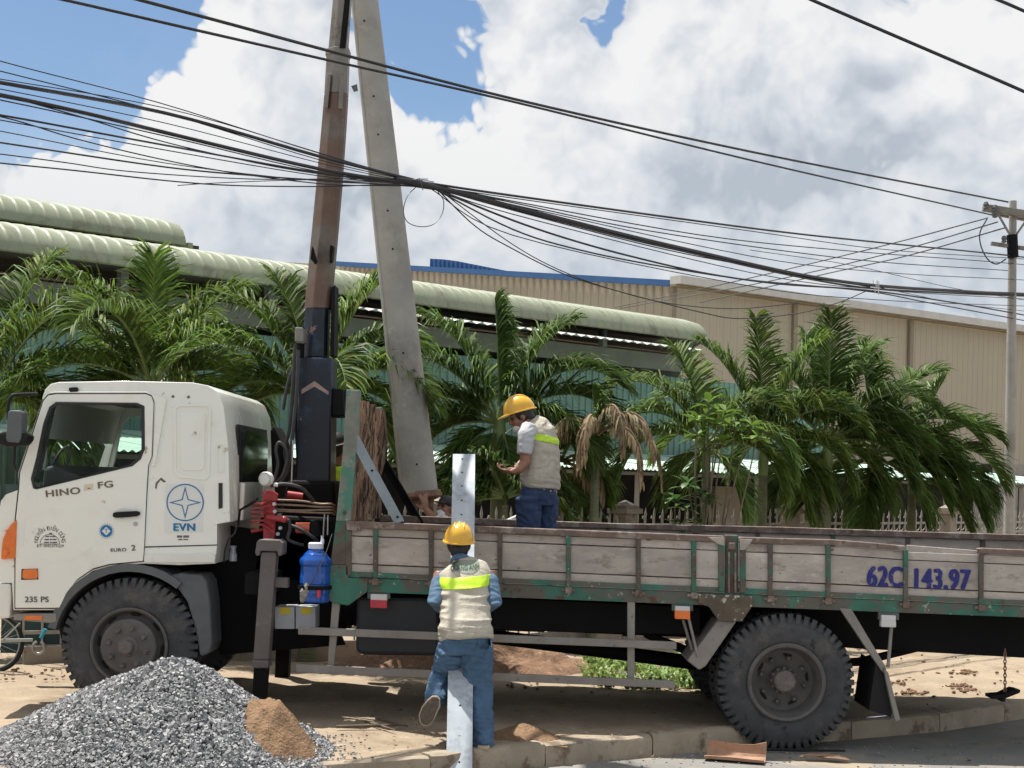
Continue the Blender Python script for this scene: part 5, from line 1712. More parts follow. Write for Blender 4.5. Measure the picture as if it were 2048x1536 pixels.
# shoes: right one stands on the kerb, left one is lifted with its sole to the camera
fx = PG(966, 1502, GZ)
sh = MB().tube([Vector((fx.x, 10.37, GZ + .045)), Vector((fx.x + .004, 10.44, GZ + .05)), Vector((fx.x + .01, 10.56, GZ + .04))], [.044, .046, .040], 12, ref=(1, 0, 0), ry=[.042, .045, .03])
sh.tube([Vector((fx.x, 10.42, GZ + .05)), Vector((fx.x, 10.43, GZ + .11))], [.04, .04], 10)
organic('shoe', sh, m_shoe, w1, .008, 3)
mk('shoe_sole', MB().solid([[Vector((fx.x + a, 10.44 + b, GZ - .002)) for a, b in ((-.04, -.13), (.04, -.13), (.05, 0), (.048, .1), (.02, .15), (-.02, .15), (-.045, .1), (-.042, 0))]], (0, 0, .028)), m_shoe, w1, bevel=.008)
sol = [(874, 1394), (879, 1400), (878, 1412), (872, 1426), (866, 1441), (858, 1450), (848, 1451), (841, 1444), (839, 1430), (845, 1415), (855, 1402), (864, 1394)]
mk('raised_sole', MB().prism(sol, 10.40, 10.432), m_sole, w1, bevel=.008)
mk('sole_rim', MB().prism([inset(sol, -2), inset(sol, 3)], 10.405, 10.43), m_shoe, w1, bevel=.005)
sh = MB().tube([P(870, 1408, 10.48), P(860, 1424, 10.475), P(850, 1442, 10.47)], [.046, .050, .036], 12, ref=(1, 0, 0), ry=[.04, .045, .03])
sh.tube([P(868, 1402, 10.52), P(869, 1414, 10.48)], [.045, .045], 10)
organic('shoe', sh, m_shoe, w1, .008, 3)

# ---- worker standing on the cargo bed
YW = 12.6
FW, LW2 = Vector((-.86, .5, 0)), Vector((.5, .86, 0))
w2 = thing('person', 'worker standing in the cargo bed looking down at his hands, cigarette in mouth', 'person', (P(1080, 1140, YW).x, YW, 1.21))
body = MB()
hq = P(1042, 833, YW)
fdir = Vector((-.93, -.05, -.38))
q2, rot2 = head_form(body, hq, fdir, (-.2, 0, 1))
body.tube([P(1068, 852, YW), P(1050, 838, YW)], [.062, .052], 10)
body.tube([P(1080, 990, YW), P(1082, 950, YW), P(1082, 905, YW), P(1075, 862, YW), P(1064, 848, YW)], [.15, .14, .15, .15, .07], 12, ref=LW2, ry=[.1, .095, .1, .09, .06])
wn, wf = P(1024, 944, YW - .26), P(1030, 938, YW + .02)
body.tube([P(1054, 866, YW - .17), P(1050, 926, YW - .20), P(1036, 940, YW - .25), wn], [.052, .047, .040, .028], 12)
body.tube([P(1070, 862, YW + .2), P(1050, 920, YW + .16), wf], [.05, .04, .027], 10)
hand_form(body, wn, (-1, .25, .12), (.2, .3, 1), curl=.95, thumb=-1)
hand_form(body, wf, (-1, -.55, -.12), (0, .2, 1), curl=.9)
for (hx, Yh) in ((1060, YW - .08), (1092, YW + .09)):
    body.tube([P(hx, 990, Yh), P(hx - 2, 1070, Yh), P(hx + 2, 1140, Yh)], [.085, .058, .04], 10)
ob = organic('body', body, m_skin, w2, .0075, 2)
eyes(q2, rot2, ob)
organic('hair', MB().ball(q2(-.022, 0, .026), (.094, .086, .09), rot2).ball(q2(-.07, 0, -.03), (.04, .062, .055), rot2), m_hair, w2, .009, 3, .004, (50, 50, 20))
helmet(w2, q2(-.004, 0, .048), (-.30, 0, 1), fdir + Vector((0, 0, .1)), .98)
mk('dust_mask', MB().ball(q2(.062, 0, -.088), (.042, .052, .042), rot2).tube([q2(.05, -.05, -.085), q2(-.0, -.08, -.03)], .003, 5), m_mask, w2, smooth=60)
mk('cigarette', MB().tube([q2(.10, -.02, -.062), q2(.17, -.035, -.085)], .004, 6), m_smoke, w2)
mk('helmet_strap', MB().tube(spline([q2(-.02, -.082, .03), q2(-.03, -.088, -.005), q2(-.07, -.07, -.02)], 4), .006, 6), m_cloth_grey, w2)
tee = MB()
tee.tube([P(1060, 856, YW - .13), P(1053, 870, YW - .18), P(1048, 908, YW - .20)], [.075, .072, .062], 14)
tee.tube([P(1072, 852, YW + .14), P(1068, 866, YW + .2), P(1055, 905, YW + .18)], [.075, .07, .06], 12)
tee.tube([P(1079, 992, YW), P(1082, 950, YW), P(1080, 900, YW), P(1073, 862, YW)], [.188, .165, .165, .15], 14, ref=LW2, ry=[.13, .11, .11, .09])
organic('shirt', tee, m_tee, w2, .010, 3, .005, (14, 14, 20), 4)
vest = MB()
vest.tube([P(1080, 976, YW), P(1081, 964, YW), P(1083, 925, YW), P(1082, 890, YW), P(1077, 866, YW), P(1070, 853, YW), P(1061, 844, YW)],
          [.200, .203, .19, .182, .180, .145, .085], 20, ref=LW2, ry=[.148, .150, .142, .14, .128, .105, .075])
ov2 = organic('vest', vest, m_vest, w2, .009, 4, .008, (6, 6, 15), 6.1)
band(ov2, P(1083, 877, YW), Vector((.16, 0, 1)), .055, m_hivis)
band(ov2, P(1081, 962, YW), Vector((.12, 0, 1)), .10, m_vest, 'vest_hem')
tro = MB()
tro.tube([P(1079, 968, YW), P(1077, 990, YW), P(1076, 1010, YW)], [.178, .188, .18], 16, ref=LW2, ry=[.12, .14, .13])
for (hx, Yh) in ((1058, YW - .08), (1092, YW + .09)):
    tro.tube([P(hx, 995, Yh), P(hx - 2, 1070, Yh), P(hx + 2, 1140, Yh)], [.112, .092, .075], 12)
ot = organic('trousers', tro, m_denimd, w2, .010, 3, .009, (10, 10, 14), 2.7)
for (hx, Yh) in ((1058, YW - .08), (1092, YW + .09)):
    c = P(hx, 1140, Yh)
    organic('shoe', MB().tube([Vector((c.x + .04, Yh, 1.26)), Vector((c.x - .08, Yh + .03, 1.26)), Vector((c.x - .17, Yh + .06, 1.25))], [.045, .048, .035], 10), m_shoe, w2, .01, 2)

# ---- worker on the ground beyond the truck pushing the hanging pole
YP = 14.55
w3 = thing('person', 'worker in black cap and white sleeve behind the truck steadying the pole butt', 'person', (P(905, 1050, YP).x, YP, GZ))
body = MB()
hq = P(893, 1016, YP)
f3 = Vector((-.62, -.62, .2))
q3, rot3 = head_form(body, hq, f3, (0, 0, 1))
body.tube([P(903, 1046, YP), P(896, 1028, YP)], [.06, .052], 10)
body.tube([P(912, 1190, YP), P(911, 1130, YP), P(909, 1080, YP), P(905, 1056, YP)], [.15, .14, .15, .10], 12, ref=(1, 0, 0), ry=[.1, .1, .1, .08])
wr3 = P(852, 1020, YP - .08)
body.tube([P(898, 1052, YP - .06), P(878, 1038, YP - .14), P(862, 1030, YP - .1), wr3], [.055, .048, .040, .030], 12)
hand_form(body, wr3, (-.22, .02, 1), (-.55, .8, 0), spread=.5, curl=.3, k=1.12, thumb=-1)
body.tube([P(928, 1058, YP + .1), P(945, 1110, YP), P(930, 1150, YP - .1)], [.05, .042, .03], 10)
hand_form(body, P(930, 1150, YP - .1), (-.1, 0, -1), (-.3, .3, 0))
for hx in (903, 925):
    body.tube([P(hx, 1180, YP), P(hx, 1255, YP), P(hx, 1325, YP)], [.085, .058, .04], 10)
ob = organic('body', body, m_skin, w3, .0085, 2)
eyes(q3, rot3, ob)
cap = MB().ball(q3(-.012, 0, .052), (.108, .092, .075), rot3)
cap.ball(q3(.10, 0, .03), (.06, .065, .010), rot3)
organic('cap', cap, m_hair, w3, .008, 2)
mk('dust_mask', MB().ball(q3(.062, 0, -.07), (.048, .055, .045), rot3), m_mask, w3, smooth=60)
sl = MB()
sl.tube([P(908, 1052, YP - .02), P(892, 1046, YP - .1), P(871, 1034, YP - .13)], [.085, .066, .052], 14)
sl.tube([P(911, 1150, YP), P(909, 1090, YP), P(907, 1060, YP)], [.185, .18, .13], 14, ref=(1, 0, 0), ry=[.13, .13, .1])
sl.tube([P(926, 1058, YP + .08), P(944, 1108, YP)], [.08, .06], 12)
organic('shirt', sl, m_tee, w3, .010, 3, .006, (16, 16, 24), 1)
tro = MB().tube([P(911, 1150, YP), P(912, 1185, YP)], [.17, .18], 14, ref=(1, 0, 0), ry=[.12, .13])
for hx in (903, 925):
    tro.tube([P(hx, 1180, YP), P(hx, 1255, YP), P(hx, 1322, YP)], [.1, .085, .07], 12)
organic('trousers', tro, m_denimd, w3, .012, 3, .007)
for hx in (903, 925):
    c = P(hx, 1325, YP)
    organic('shoe', MB().tube([Vector((c.x + .02, YP + .04, GZ + .045)), Vector((c.x - .05, YP - .1, GZ + .045)), Vector((c.x - .08, YP - .17, GZ + .035))], [.045, .046, .033], 10), m_shoe, w3, .01, 2)

# ---- crane operator half hidden behind the boom
YO = 13.35
w4 = thing('person', 'crane operator in black hat and lime vest mostly hidden behind the boom', 'person', (P(676, 1000, YO).x, YO, .85))
body = MB()
hq = P(672, 893, YO)
q4, rot4 = head_form(body, hq, (.5, .8, .25), (0, 0, 1))
body.tube([P(674, 932, YO), P(672, 908, YO)], [.06, .052], 10)
body.tube([P(676, 1070, YO), P(676, 1010, YO), P(676, 965, YO), P(674, 938, YO)], [.15, .14, .15, .10], 12, ref=(1, 0, 0), ry=[.1, .1, .1, .08])
body.tube([P(650, 945, YO), P(640, 1000, YO - .05), P(650, 1020, YO - .3)], [.05, .042, .03], 10)
hand_form(body, P(650, 1020, YO - .3), (.1, -1, 0), (0, 0, -1), curl=1)
body.tube([P(700, 945, YO), P(708, 1000, YO), P(702, 1030, YO - .2)], [.05, .042, .03], 10)
hand_form(body, P(702, 1030, YO - .2), (0, -1, 0), (0, 0, -1), curl=1)
for hx in (666, 688):
    body.tube([P(hx, 1065, YO), P(hx, 1140, YO), P(hx, 1205, YO)], [.085, .058, .04], 10)
ob = organic('body', body, m_skin, w4, .010, 2)
eyes(q4, rot4, ob)
hat = MB().ball(q4(-.01, 0, .055), (.11, .095, .08), rot4).ball(q4(-.01, 0, .03), (.15, .14, .012), rot4).ball(q4(-.04, 0, -.01), (.085, .085, .09), rot4)
organic('hat', hat, m_hair, w4, .008, 2)
sl = MB().tube([P(654, 942, YO), P(641, 1000, YO - .04)], [.08, .06], 12).tube([P(697, 942, YO), P(708, 1000, YO)], [.08, .06], 12)
sl.tube([P(676, 1060, YO), P(676, 960, YO), P(674, 938, YO)], [.17, .17, .11], 14, ref=(1, 0, 0), ry=[.12, .12, .09])
organic('shirt', sl, m_denimd, w4, .011, 3, .006)
vs_ = MB().tube([P(676, 1045, YO), P(676, 1000, YO), P(676, 958, YO), P(674, 932, YO)], [.19, .185, .185, .12], 16, ref=(1, 0, 0), ry=[.135, .13, .13, .1])
organic('vest', vs_, m_hivis, w4, .011, 3, .006)
tro = MB().tube([P(676, 1035, YO), P(676, 1065, YO)], [.17, .18], 14, ref=(1, 0, 0), ry=[.12, .13])
for hx in (666, 688):
    tro.tube([P(hx, 1060, YO), P(hx, 1140, YO), P(hx, 1200, YO)], [.1, .085, .07], 12)
organic('trousers', tro, m_denimd, w4, .012, 3, .007)
for hx in (666, 688):
    c = P(hx, 1205, YO)
    organic('shoe', MB().tube([Vector((c.x, YO + .05, .90)), Vector((c.x, YO - .12, .90)), Vector((c.x, YO - .18, .89))], [.045, .046, .033], 10), m_shoe, w4, .01, 2)
mk('operator_step', MB().box(Vector((P(677, 1200, YO).x, YO, .835)), (.5, .5, .04)), m_black, truck)

# ------------------------------------------------------------------ palms and shrubs
prng = random.Random(11)


def frond(parent, base, d, L, droop, leaf, mat, name='frond', n=46, lift=.80, width=.026, sag=.33, tw=0.0):
    dead = mat is m_dead
    n, width, leaf = int(n * (2.15 if not dead else 1.2)), width * .95, leaf * (1.24 if not dead else .85)
    droop *= 1.18 if not dead else 1.5
    if dead:
        lift, sag = -.35, 1.5
    """arching rachis with two rows of drooping leaflets"""
    base, d = Vector(base), Vector(d).normalized()
    steps = 22
    p = base.copy()
    pts, dirs = [p.copy()], [d.copy()]
    for i in range(steps):
        t = (i + 1) / steps
        d = (d + Vector((0, 0, -1)) * (droop * (0.35 + 1.5 * t) / steps)).normalized()
        p = p + d * (L / steps)
        pts.append(p.copy())
        dirs.append(d.copy())
    ra = mk('rachis', MB().tube(pts, [.020 * (1 - .85 * i / steps) + .002 for i in range(steps + 1)], 5, cap=False), m_rachis if mat is not m_dead else m_dead, parent, smooth=60, fixn=False)
    V, Fc = [], []
    for i in range(n):
        t = .14 + .86 * (i + prng.uniform(-.3, .3)) / n
        t = min(.995, max(.1, t))
        x = t * steps
        k = min(steps - 1, int(x))
        c = pts[k].lerp(pts[k + 1], x - k)
        dd = dirs[k]
        side = dd.cross(Vector((0, 0, 1)))
        if side.length < .05:
            side = Vector((1, 0, 0))
        side.normalize()
        nrm = side.cross(dd).normalized()
        if tw:
            side = (side * math.cos(tw) + nrm * math.sin(tw)).normalized()
            nrm = side.cross(dd).normalized()
        prof_ = math.sin(math.pi * (0.12 + .80 * t)) ** .6
        for sgn in (-1, 1):
            ln = leaf * prof_ * (prng.uniform(.85, 1.12) if prng.random() > .06 else prng.uniform(.3, .7))
            fw_ = .70 + .95 * t + prng.uniform(-.16, .16)
            lv = (side * sgn * 1.0 + dd * fw_ + nrm * (lift + prng.uniform(-.22, .22))).normalized()
            wv = (dd + nrm * prng.uniform(-.9, .9)).normalized()
            wv = (wv - lv * wv.dot(lv)).normalized()
            b0 = len(V)
            q = c.copy()
            w0 = width * prng.uniform(.8, 1.15)
            g = sag * prng.uniform(.5, 1.5)
            for j, (wj, sj) in enumerate(((.45, 0), (1.0, .33), (.8, .34), (0.06, .33))):
                if j:
                    lv = (lv + Vector((0, 0, -g * (.05 + .30 * j * j)))).normalized()
                    q = q + lv * (ln * sj)
                V.append(tuple(q + wv * (w0 * wj * .5)))
                V.append(tuple(q - wv * (w0 * wj * .5)))
            for j in range(3):
                Fc.append((b0 + 2 * j, b0 + 2 * j + 2, b0 + 2 * j + 3, b0 + 2 * j + 1))
    mb = MB()
    mb.v, mb.f = V, Fc
    o = mk(name, mb, mat, parent, smooth=70, fixn=False)
    return o


def palm(label, base_px, Y, specs, mat, trunk_r=.07, leaf=.42, name='palm_tree', extra=0, shaft=True, group='young palms along the fence', lean=0.0, n=46, L0=1.7, width=.026):
    cb = P(base_px[0], base_px[1], Y)
    root = Vector((cb.x + lean, Y, GZ - .03))
    t = thing(name, label, 'palm tree', root, group)
    pts = [root, root.lerp(cb, .35) + Vector((-lean * .1, 0, 0)), root.lerp(cb, .7), cb + Vector((0, 0, -.0))]
    mk('trunk', MB().tube(spline(pts, 5), [trunk_r * (1.25 - .35 * i / 15) * (1 + .05 * (i % 2)) for i in range(16)], 12), m_ptrunk, t, smooth=60)
    if shaft:
        mk('crownshaft', MB().tube([cb + Vector((0, 0, -.28)), cb + Vector((0, 0, -.1)), cb + Vector((0, 0, .12)), cb + Vector((0, 0, .3))], [trunk_r * .95, trunk_r * 1.12, trunk_r * .75, trunk_r * .3], 12), m_shaft if mat is not m_dead else m_dead, t, smooth=60)
    for sp in specs:
        th, dy, L, dr = sp[:4]
        mt = sp[4] if len(sp) > 4 else mat
        d = Vector((math.cos(R(th)), dy, math.sin(R(th))))
        frond(t, cb + Vector((0, 0, .08)) + d * .04, d, L, dr, leaf * prng.uniform(.9, 1.08), mt, n=n, width=width)
    for k in range(extra):
        a = prng.uniform(0, 2 * math.pi)
        el = prng.uniform(.2, 1.25)
        d = Vector((math.cos(a) * math.cos(el), math.sin(a) * math.cos(el), math.sin(el)))
        frond(t, cb + Vector((0, 0, .08)) + d * .04, d, L0 * prng.uniform(.75, 1.05), prng.uniform(1.3, 2.2), leaf * prng.uniform(.85, 1.05), mat, n=n, width=width)
    return t


# th = direction in the picture (degrees up from right), dy = towards (-) or away from the camera, length, droop
palm('palm at the left edge of the photo arching over the cab mirror', (-25, 815), 15.6,
     [(62, -.1, 1.93, 1.25), (48, .2, 1.75, 1.6), (30, -.3, 1.38, 1.8), (80, .2, 1.75, .9), (100, 0, 1.66, 1.2), (20, .5, 1.47, 1.9), (5, -.2, 1.20, 1.6)], m_leaf, leaf=.50, extra=1)
palm('palm rising directly behind the cab roof with upright centre fronds', (305, 795), 15.7,
     [(92, .1, 1.43, .5), (112, -.1, 1.52, 1.0), (128, .1, 1.61, 1.2), (146, -.3, 1.75, 1.7), (68, .1, 1.47, 1.0), (58, -.2, 1.61, 1.9), (38, .1, 1.38, 1.9), (160, .2, 1.47, 1.7), (20, -.4, 1.20, 1.7), (170, -.2, 1.20, 1.6),
      (82, .6, 1.38, .9), (120, .6, 1.47, 1.2), (50, .5, 1.47, 1.5)], m_leaf, leaf=.50, extra=2)
palm('palm half hidden behind the crane boom with fronds out both sides', (628, 812), 15.2,
     [(118, .1, 1.5, .9), (133, -.1, 1.6, 1.3), (104, .2, 1.4, .7), (150, .1, 1.4, 1.7), (72, .1, 1.35, .7), (58, .2, 1.35, 1.2, m_leaf3), (40, -.28, 1.45, 1.5), (22, -.3, 1.3, 1.6), (48, .4, 1.4, 1.6), (165, -.1, 1.1, 1.8), (5, -.2, 1.1, 1.6)], m_leaf, leaf=.46, extra=1)
palm('big dark palm with arching fronds just behind the worker in the bed', (1000, 862), 17.4,
     [(93, .0, 1.43, .45), (112, .1, 1.61, .9), (126, -.1, 1.70, 1.15), (142, .0, 1.56, 1.5), (158, -.1, 1.33, 1.45), (170, .1, 1.10, 1.3), (70, .1, 1.52, .9), (55, -.1, 1.70, 1.5), (42, .0, 1.75, 1.75),
      (25, -.3, 1.20, 1.9), (200, -.3, 0.83, 1.6), (240, -.5, 0.64, 1.0), (290, -.5, 0.64, 1.0), (135, .5, 1.56, 1.5)], m_leaf2, leaf=.50, extra=1, trunk_r=.085, n=52)
palm('withered brown palm with drooping dead fronds beside the fence post', (1192, 886), 17.0,
     [(150, -.1, 0.94, 2.6, m_dead), (125, -.3, 1.08, 3.2, m_dead), (60, -.2, 1.15, 3.0, m_dead), (40, .1, 1.28, 2.8, m_dead), (100, -.6, 1.01, 3.4, m_dead), (80, -.4, 1.22, 3.4, m_dead), (45, -.5, 1.08, 3.2, m_dead), (140, .3, 0.94, 3.0, m_dead),
      (95, 0, .5, .4, m_leaf3), (75, 0, .45, .5, m_leaf3), (110, -.8, 0.94, 3.4, m_dead)],
     m_dead, leaf=.26, trunk_r=.05, shaft=False, width=.026, n=36, )
palm('slim pale palm with two fronds curling over to its side', (1412, 905), 17.9,
     [(132, -.1, 1.55, 2.0, m_leaf3), (150, -.2, 1.35, 2.0, m_leaf3), (118, .1, 1.5, 1.4), (60, .1, 1.2, 1.5), (40, -.2, 1.3, 2.2, m_leaf3), (20, -.3, 1.2, 2.0), (100, .2, 1.3, .9), (-40, -.5, .9, 1.4, m_leaf3), (215, -.2, .7, 1.2)], m_leaf, leaf=.42, trunk_r=.045)
palm('palm with pale trunk second from the leafy sapling', (1527, 912), 18.8,
     [(125, .0, 1.67, 1.4, m_leaf3), (108, .1, 1.58, .9, m_leaf), (92, .1, 1.67, .8), (75, .0, 1.58, 1.0), (140, .3, 1.58, 1.6), (55, -.1, 1.41, 1.6), (30, -.3, 1.32, 1.9), (0, -.4, 1.06, 1.6), (-35, -.5, 0.97, 1.2), (160, -.2, 1.06, 1.7)], m_leaf, leaf=.46, trunk_r=.06, extra=1)
palm('tallest dark palm of the clump with a frond standing straight up', (1655, 900), 20.0,
     [(90, .0, 1.72, .35), (97, .2, 1.52, .5), (75, .1, 1.52, 1.0), (112, .0, 1.60, 1.1), (58, -.1, 1.60, 1.5), (130, -.1, 1.52, 1.6), (40, .1, 1.60, 1.7), (20, -.3, 1.36, 1.8), (150, .2, 1.44, 1.8), (-10, -.4, 1.12, 1.6), (190, -.4, 0.96, 1.6),
      (230, -.6, 0.88, 1.2), ], m_leaf2, leaf=.52, extra=2, n=52)
palm('dense dark palm in the middle of the clump with drooping skirts', (1745, 925), 20.6,
     [(95, .0, 1.51, .9), (70, .1, 1.60, 1.1), (50, .0, 1.68, 1.5), (30, -.1, 1.51, 1.9), (120, .0, 1.60, 1.4), (145, -.2, 1.43, 1.7), (10, -.3, 1.26, 1.7), (-20, -.5, 1.09, 1.5), (200, -.5, 1.09, 1.4), (250, -.7, 1.01, 1.0)],
     m_leaf2, leaf=.50, extra=2, n=50)
palm('low palm at the outer end of the clump nearest the utility pole', (1825, 955), 21.0,
     [(80, .0, 1.32, .9, m_leaf3), (62, -.1, 1.45, 1.7), (45, .0, 1.54, 2.0), (100, .1, 1.32, 1.1), (25, -.1, 1.32, 1.7), (5, -.2, 1.23, 1.6), (-25, -.3, 1.06, 1.0), (125, .0, 1.23, 1.5), (210, -.4, 0.88, 1.2), (15, -.5, 1.32, 1.9)],
     m_leaf2, leaf=.46, extra=1, trunk_r=.06, n=48)
palm('low bushy palm with fronds spreading beside the steel plate', (1010, 1010), 16.9,
     [(150, -.2, .85, 1.0), (165, -.3, .8, 1.1), (135, .0, .8, 1.2), (180, -.2, .7, .8), (40, -.2, .8, 1.4), (20, -.3, .8, 1.3), (60, .1, .8, 1.2), (110, -.1, .6, 1.0, m_leaf3)], m_leaf2, leaf=.30, trunk_r=.04, shaft=False, n=34, name='bushy_palm', group='low bushy palms')
palm('low bushy palm whose fronds hang behind the bed worker', (1120, 940), 17.6,
     [(70, -.2, .7, 2.4), (40, -.3, .9, 2.8, m_dead), (20, -.3, .8, 2.4), (0, -.3, .7, 1.8, m_dead), (100, -.4, .8, 2.8), (-60, -.4, .7, .8)], m_leaf, leaf=.36, trunk_r=.04, shaft=False, n=38, name='bushy_palm', group='low bushy palms')


def leaf_blade(mb, base, d, L, w, nrm):
    d, nrm = Vector(d).normalized(), Vector(nrm)
    s_ = d.cross(nrm).normalized()
    up = s_.cross(d)
    prof_ = ((0, .05), (.2, .6), (.5, 1.0), (.78, .85), (1, .0))
    b0 = len(mb.v)
    for t, k in prof_:
        c = Vector(base) + d * (L * t) - up * (L * .35 * t * t)
        mb.v += [tuple(c + s_ * (w * k * .5) + up * (.12 * w * k)), tuple(c), tuple(c - s_ * (w * k * .5) + up * (.12 * w * k))]
    for j in range(len(prof_) - 1):
        a = b0 + 3 * j
        mb.f += [(a, a + 3, a + 4, a + 1), (a + 1, a + 4, a + 5, a + 2)]


def sapling(label, Y, root_px, whorls, mat, L=.2):
    r0 = P(root_px[0], root_px[1], Y)
    t = thing('leafy_sapling', label, 'shrub', Vector((r0.x, Y, GZ - .02)), 'leafy saplings by the fence')
    for (x, y, dy) in whorls:
        tip = P(x, y, Y + dy)
        b = Vector((r0.x, Y, GZ))
        mid = b.lerp(tip, .6) + Vector((prng.uniform(-.08, .08), 0, .05))
        mk('stem', MB().tube(spline([b, mid, tip], 6), [.014 - .0006 * i for i in range(13)], 6), m_stem, t, smooth=60)
        for k in range(9):
            a = 2 * math.pi * k / 9 + prng.uniform(-.3, .3)
            el = prng.uniform(-.1, .9)
            d = Vector((math.cos(a) * math.cos(el), math.sin(a) * math.cos(el), math.sin(el)))
            mb = MB()
            leaf_blade(mb, tip + Vector((0, 0, -.03 * (k % 3))), d, L * prng.uniform(.7, 1.1), L * .38, Vector((0, 0, 1)) - d * .3)
            mk('leaf', mb, mat, t, smooth=60, fixn=False)


sapling('sapling with bright yellow-green whorls in front of the palms', 17.0, (1412, 1080),
        [(1418, 805, 0), (1450, 822, .1), (1395, 835, -.1), (1432, 845, -.15), (1470, 850, .1), (1408, 865, .1), (1503, 850, .05), (1515, 872, -.1), (1445, 880, -.1), (1392, 870, .1), (1420, 895, .15)], m_broad, .23)
sapling('low sapling with broad dark green leaves above the fence spikes', 16.9, (1390, 1085),
        [(1376, 965, 0), (1350, 995, -.1), (1400, 985, .1), (1372, 1008, -.15), (1420, 1000, 0), (1360, 1045, -.1), (1400, 1048, .1)], m_broadd, .22)

# ------------------------------------------------------------------ weeds beyond the truck
gr = MB()
for k in range(3000):
    px = 1165 + 265 * prng.random() ** .9
    py = prng.uniform(1322, 1380) - max(0, (1230 - px)) * .2
    b = PG(px, py, GZ)
    if b.y < 12.2 or noise.noise(Vector((b.x * 2.2, b.y * 2.2, 3))) < -.12:
        continue
    h = prng.uniform(.03, .15)
    a = prng.uniform(0, 2 * math.pi)
    d = Vector((math.cos(a), math.sin(a), 0))
    s_ = Vector((-d.y, d.x, 0)) * prng.uniform(.008, .02)
    tip = b + d * h * prng.uniform(.3, 1.0) + Vector((0, 0, h * prng.uniform(.4, 1)))
    m1 = b.lerp(tip, .55) + Vector((0, 0, h * .22))
    gr.add([b - s_ * .6, b + s_ * .6, m1 + s_, m1 - s_, tip], [(0, 1, 2, 3), (3, 2, 4)])
for k in range(1500):
    px = prng.uniform(1690, 1860)
    b = PG(px, prng.uniform(1276, 1290), GZ)
    h = prng.uniform(.06, .2)
    a = prng.uniform(0, 2 * math.pi)
    d = Vector((math.cos(a), math.sin(a), 0))
    s_ = Vector((-d.y, d.x, 0)) * .01
    tip = b + d * h * .6 + Vector((0, 0, h * .8))
    m1 = b.lerp(tip, .55) + Vector((0, 0, h * .2))
    gr.add([b - s_ * .6, b + s_ * .6, m1 + s_, m1 - s_, tip], [(0, 1, 2, 3), (3, 2, 4)])
tag(mk('grass', gr, m_grass, fixn=False), 'tufts of green weeds growing behind the truck', 'grass', kind='stuff')

# ------------------------------------------------------------------ hoisted concrete pole
YPO = 14.75
pole = thing('concrete_pole', 'new concrete power pole hanging tilted beside the crane boom', 'pole', P(838, 985, YPO))
pb, pt = (838, 984, 38), (729, 0, 27)
ext = (729 - 109 * .55, -540, 21)
ring = []
pole_pts, pole_r = [], []
for k in range(26):
    t = k / 25
    x, y, r_ = (np.interp(t, [0, .645, 1], [pb[i], pt[i], ext[i]]) for i in range(3))
    pole_pts.append(P(x, y, YPO))
    pole_r.append(r_ / F * YPO)
mb = MB().tube(pole_pts, pole_r, 28)
mk('shaft', mb, m_concrete, pole, smooth=50)
seam = MB().tube([p + Vector((-r_ * .80, -r_ * .60, 0)) for p, r_ in zip(pole_pts, pole_r)], .012, 5)
mk('mould_seam', seam, m_concrete, pole, smooth=60)
for x, y in ((731, 50), (750, 200), (759, 276), (778, 427), (788, 503), (809, 709), (836, 929)):
    t = np.interp(y, [0, 984], [1, 0])
    r_ = (27 + (38 - 27) * (1 - t)) / F * YPO
    c = P(x, y, YPO)
    ax = P(838 - 109 * t, y, YPO)
    dx = c.x - ax.x
    mk('bolt_hole', MB().lathe([(0, -.004), (.0105, -.004), (.0105, .03)], Vector((c.x, YPO - math.sqrt(max(.001, r_ * r_ - dx * dx)), c.z)), (0, 1, 0), 10, closed=False), m_hole, pole)
for x0, y0, x1, y1 in ():
    t = 1 - y0 / 984
    mk('surface_chip', MB().bar(P(x0, y0, YPO - .30 + .09 * t), P(x1, y1, YPO - .30 + .09 * t), .010, .05), m_hole if y0 < 0 else m_concrete, pole)
sh_ = MB()
sh_.lathe([(.0, .0), (.19, .01), (.20, -.03), (.205, -.05), (.17, -.07), (0, -.06)], P(842, 983, YPO), (-.1, 0, 1), 22, closed=False)
sh_.prism([(812, 985), (838, 990), (842, 1008), (832, 1026), (822, 1020), (814, 1000)], YPO - .12, YPO - .05)
sh_.prism([(852, 992), (868, 994), (866, 1030), (854, 1032)], YPO - .1, YPO + .02)
mk('butt_shoe', sh_, m_rustwood, pole, smooth=35, bevel=.006)
hook_top = P(706, -340, YB)
sling = MB().tube([hook_top + Vector((.2, .1, -.1)), P(690, -250, YPO - .2)], .012, 6)
mk('sling_rope', sling, m_cable, pole)
mk('torn_ribbon', MB().add([P(702, 172, YPO - .2), P(714, 168, YPO - .2), P(708, 184, YPO - .2), P(716, 182, YPO - .2)], [(0, 1, 3, 2)]), m_cablegrey, pole, fixn=False)

# ------------------------------------------------------------------ galvanised plate
p0 = Vector((P(918, 1556, 10.08).x, 10.08, 0.0))
p1 = P(928, 908, 11.86)
d = (p1 - p0).normalized()
Lp = (p1 - p0).length
n = Vector((1, 0, 0)).cross(d).normalized()
if n.y > 0:
    n = -n
u = d.cross(n).normalized()
holes = []
for t in (.018, .066, .114, .163, .212, .56, .64, .70, .80, .885, .955):
    holes.append(circle(p1 - d * (Lp * t) + u * (-.012 if t < .3 else .0), .0085, 10, u, d))
outer = [p0 - u * .081, p0 + u * .081, p1 + u * .081, p1 - u * .081]
plate = tag(mk('steel_plate', MB().solid([outer] + holes, -n * .008), m_galv, bevel=0), 'tall galvanised steel plate with bolt holes leaning on the truck side', 'steel plate')
mk('flange', MB().solid([[p0 + u * .081, p1 + u * .081, p1 + u * .081 - n * .05, p0 + u * .081 - n * .05]], u * .007), m_galv, plate)
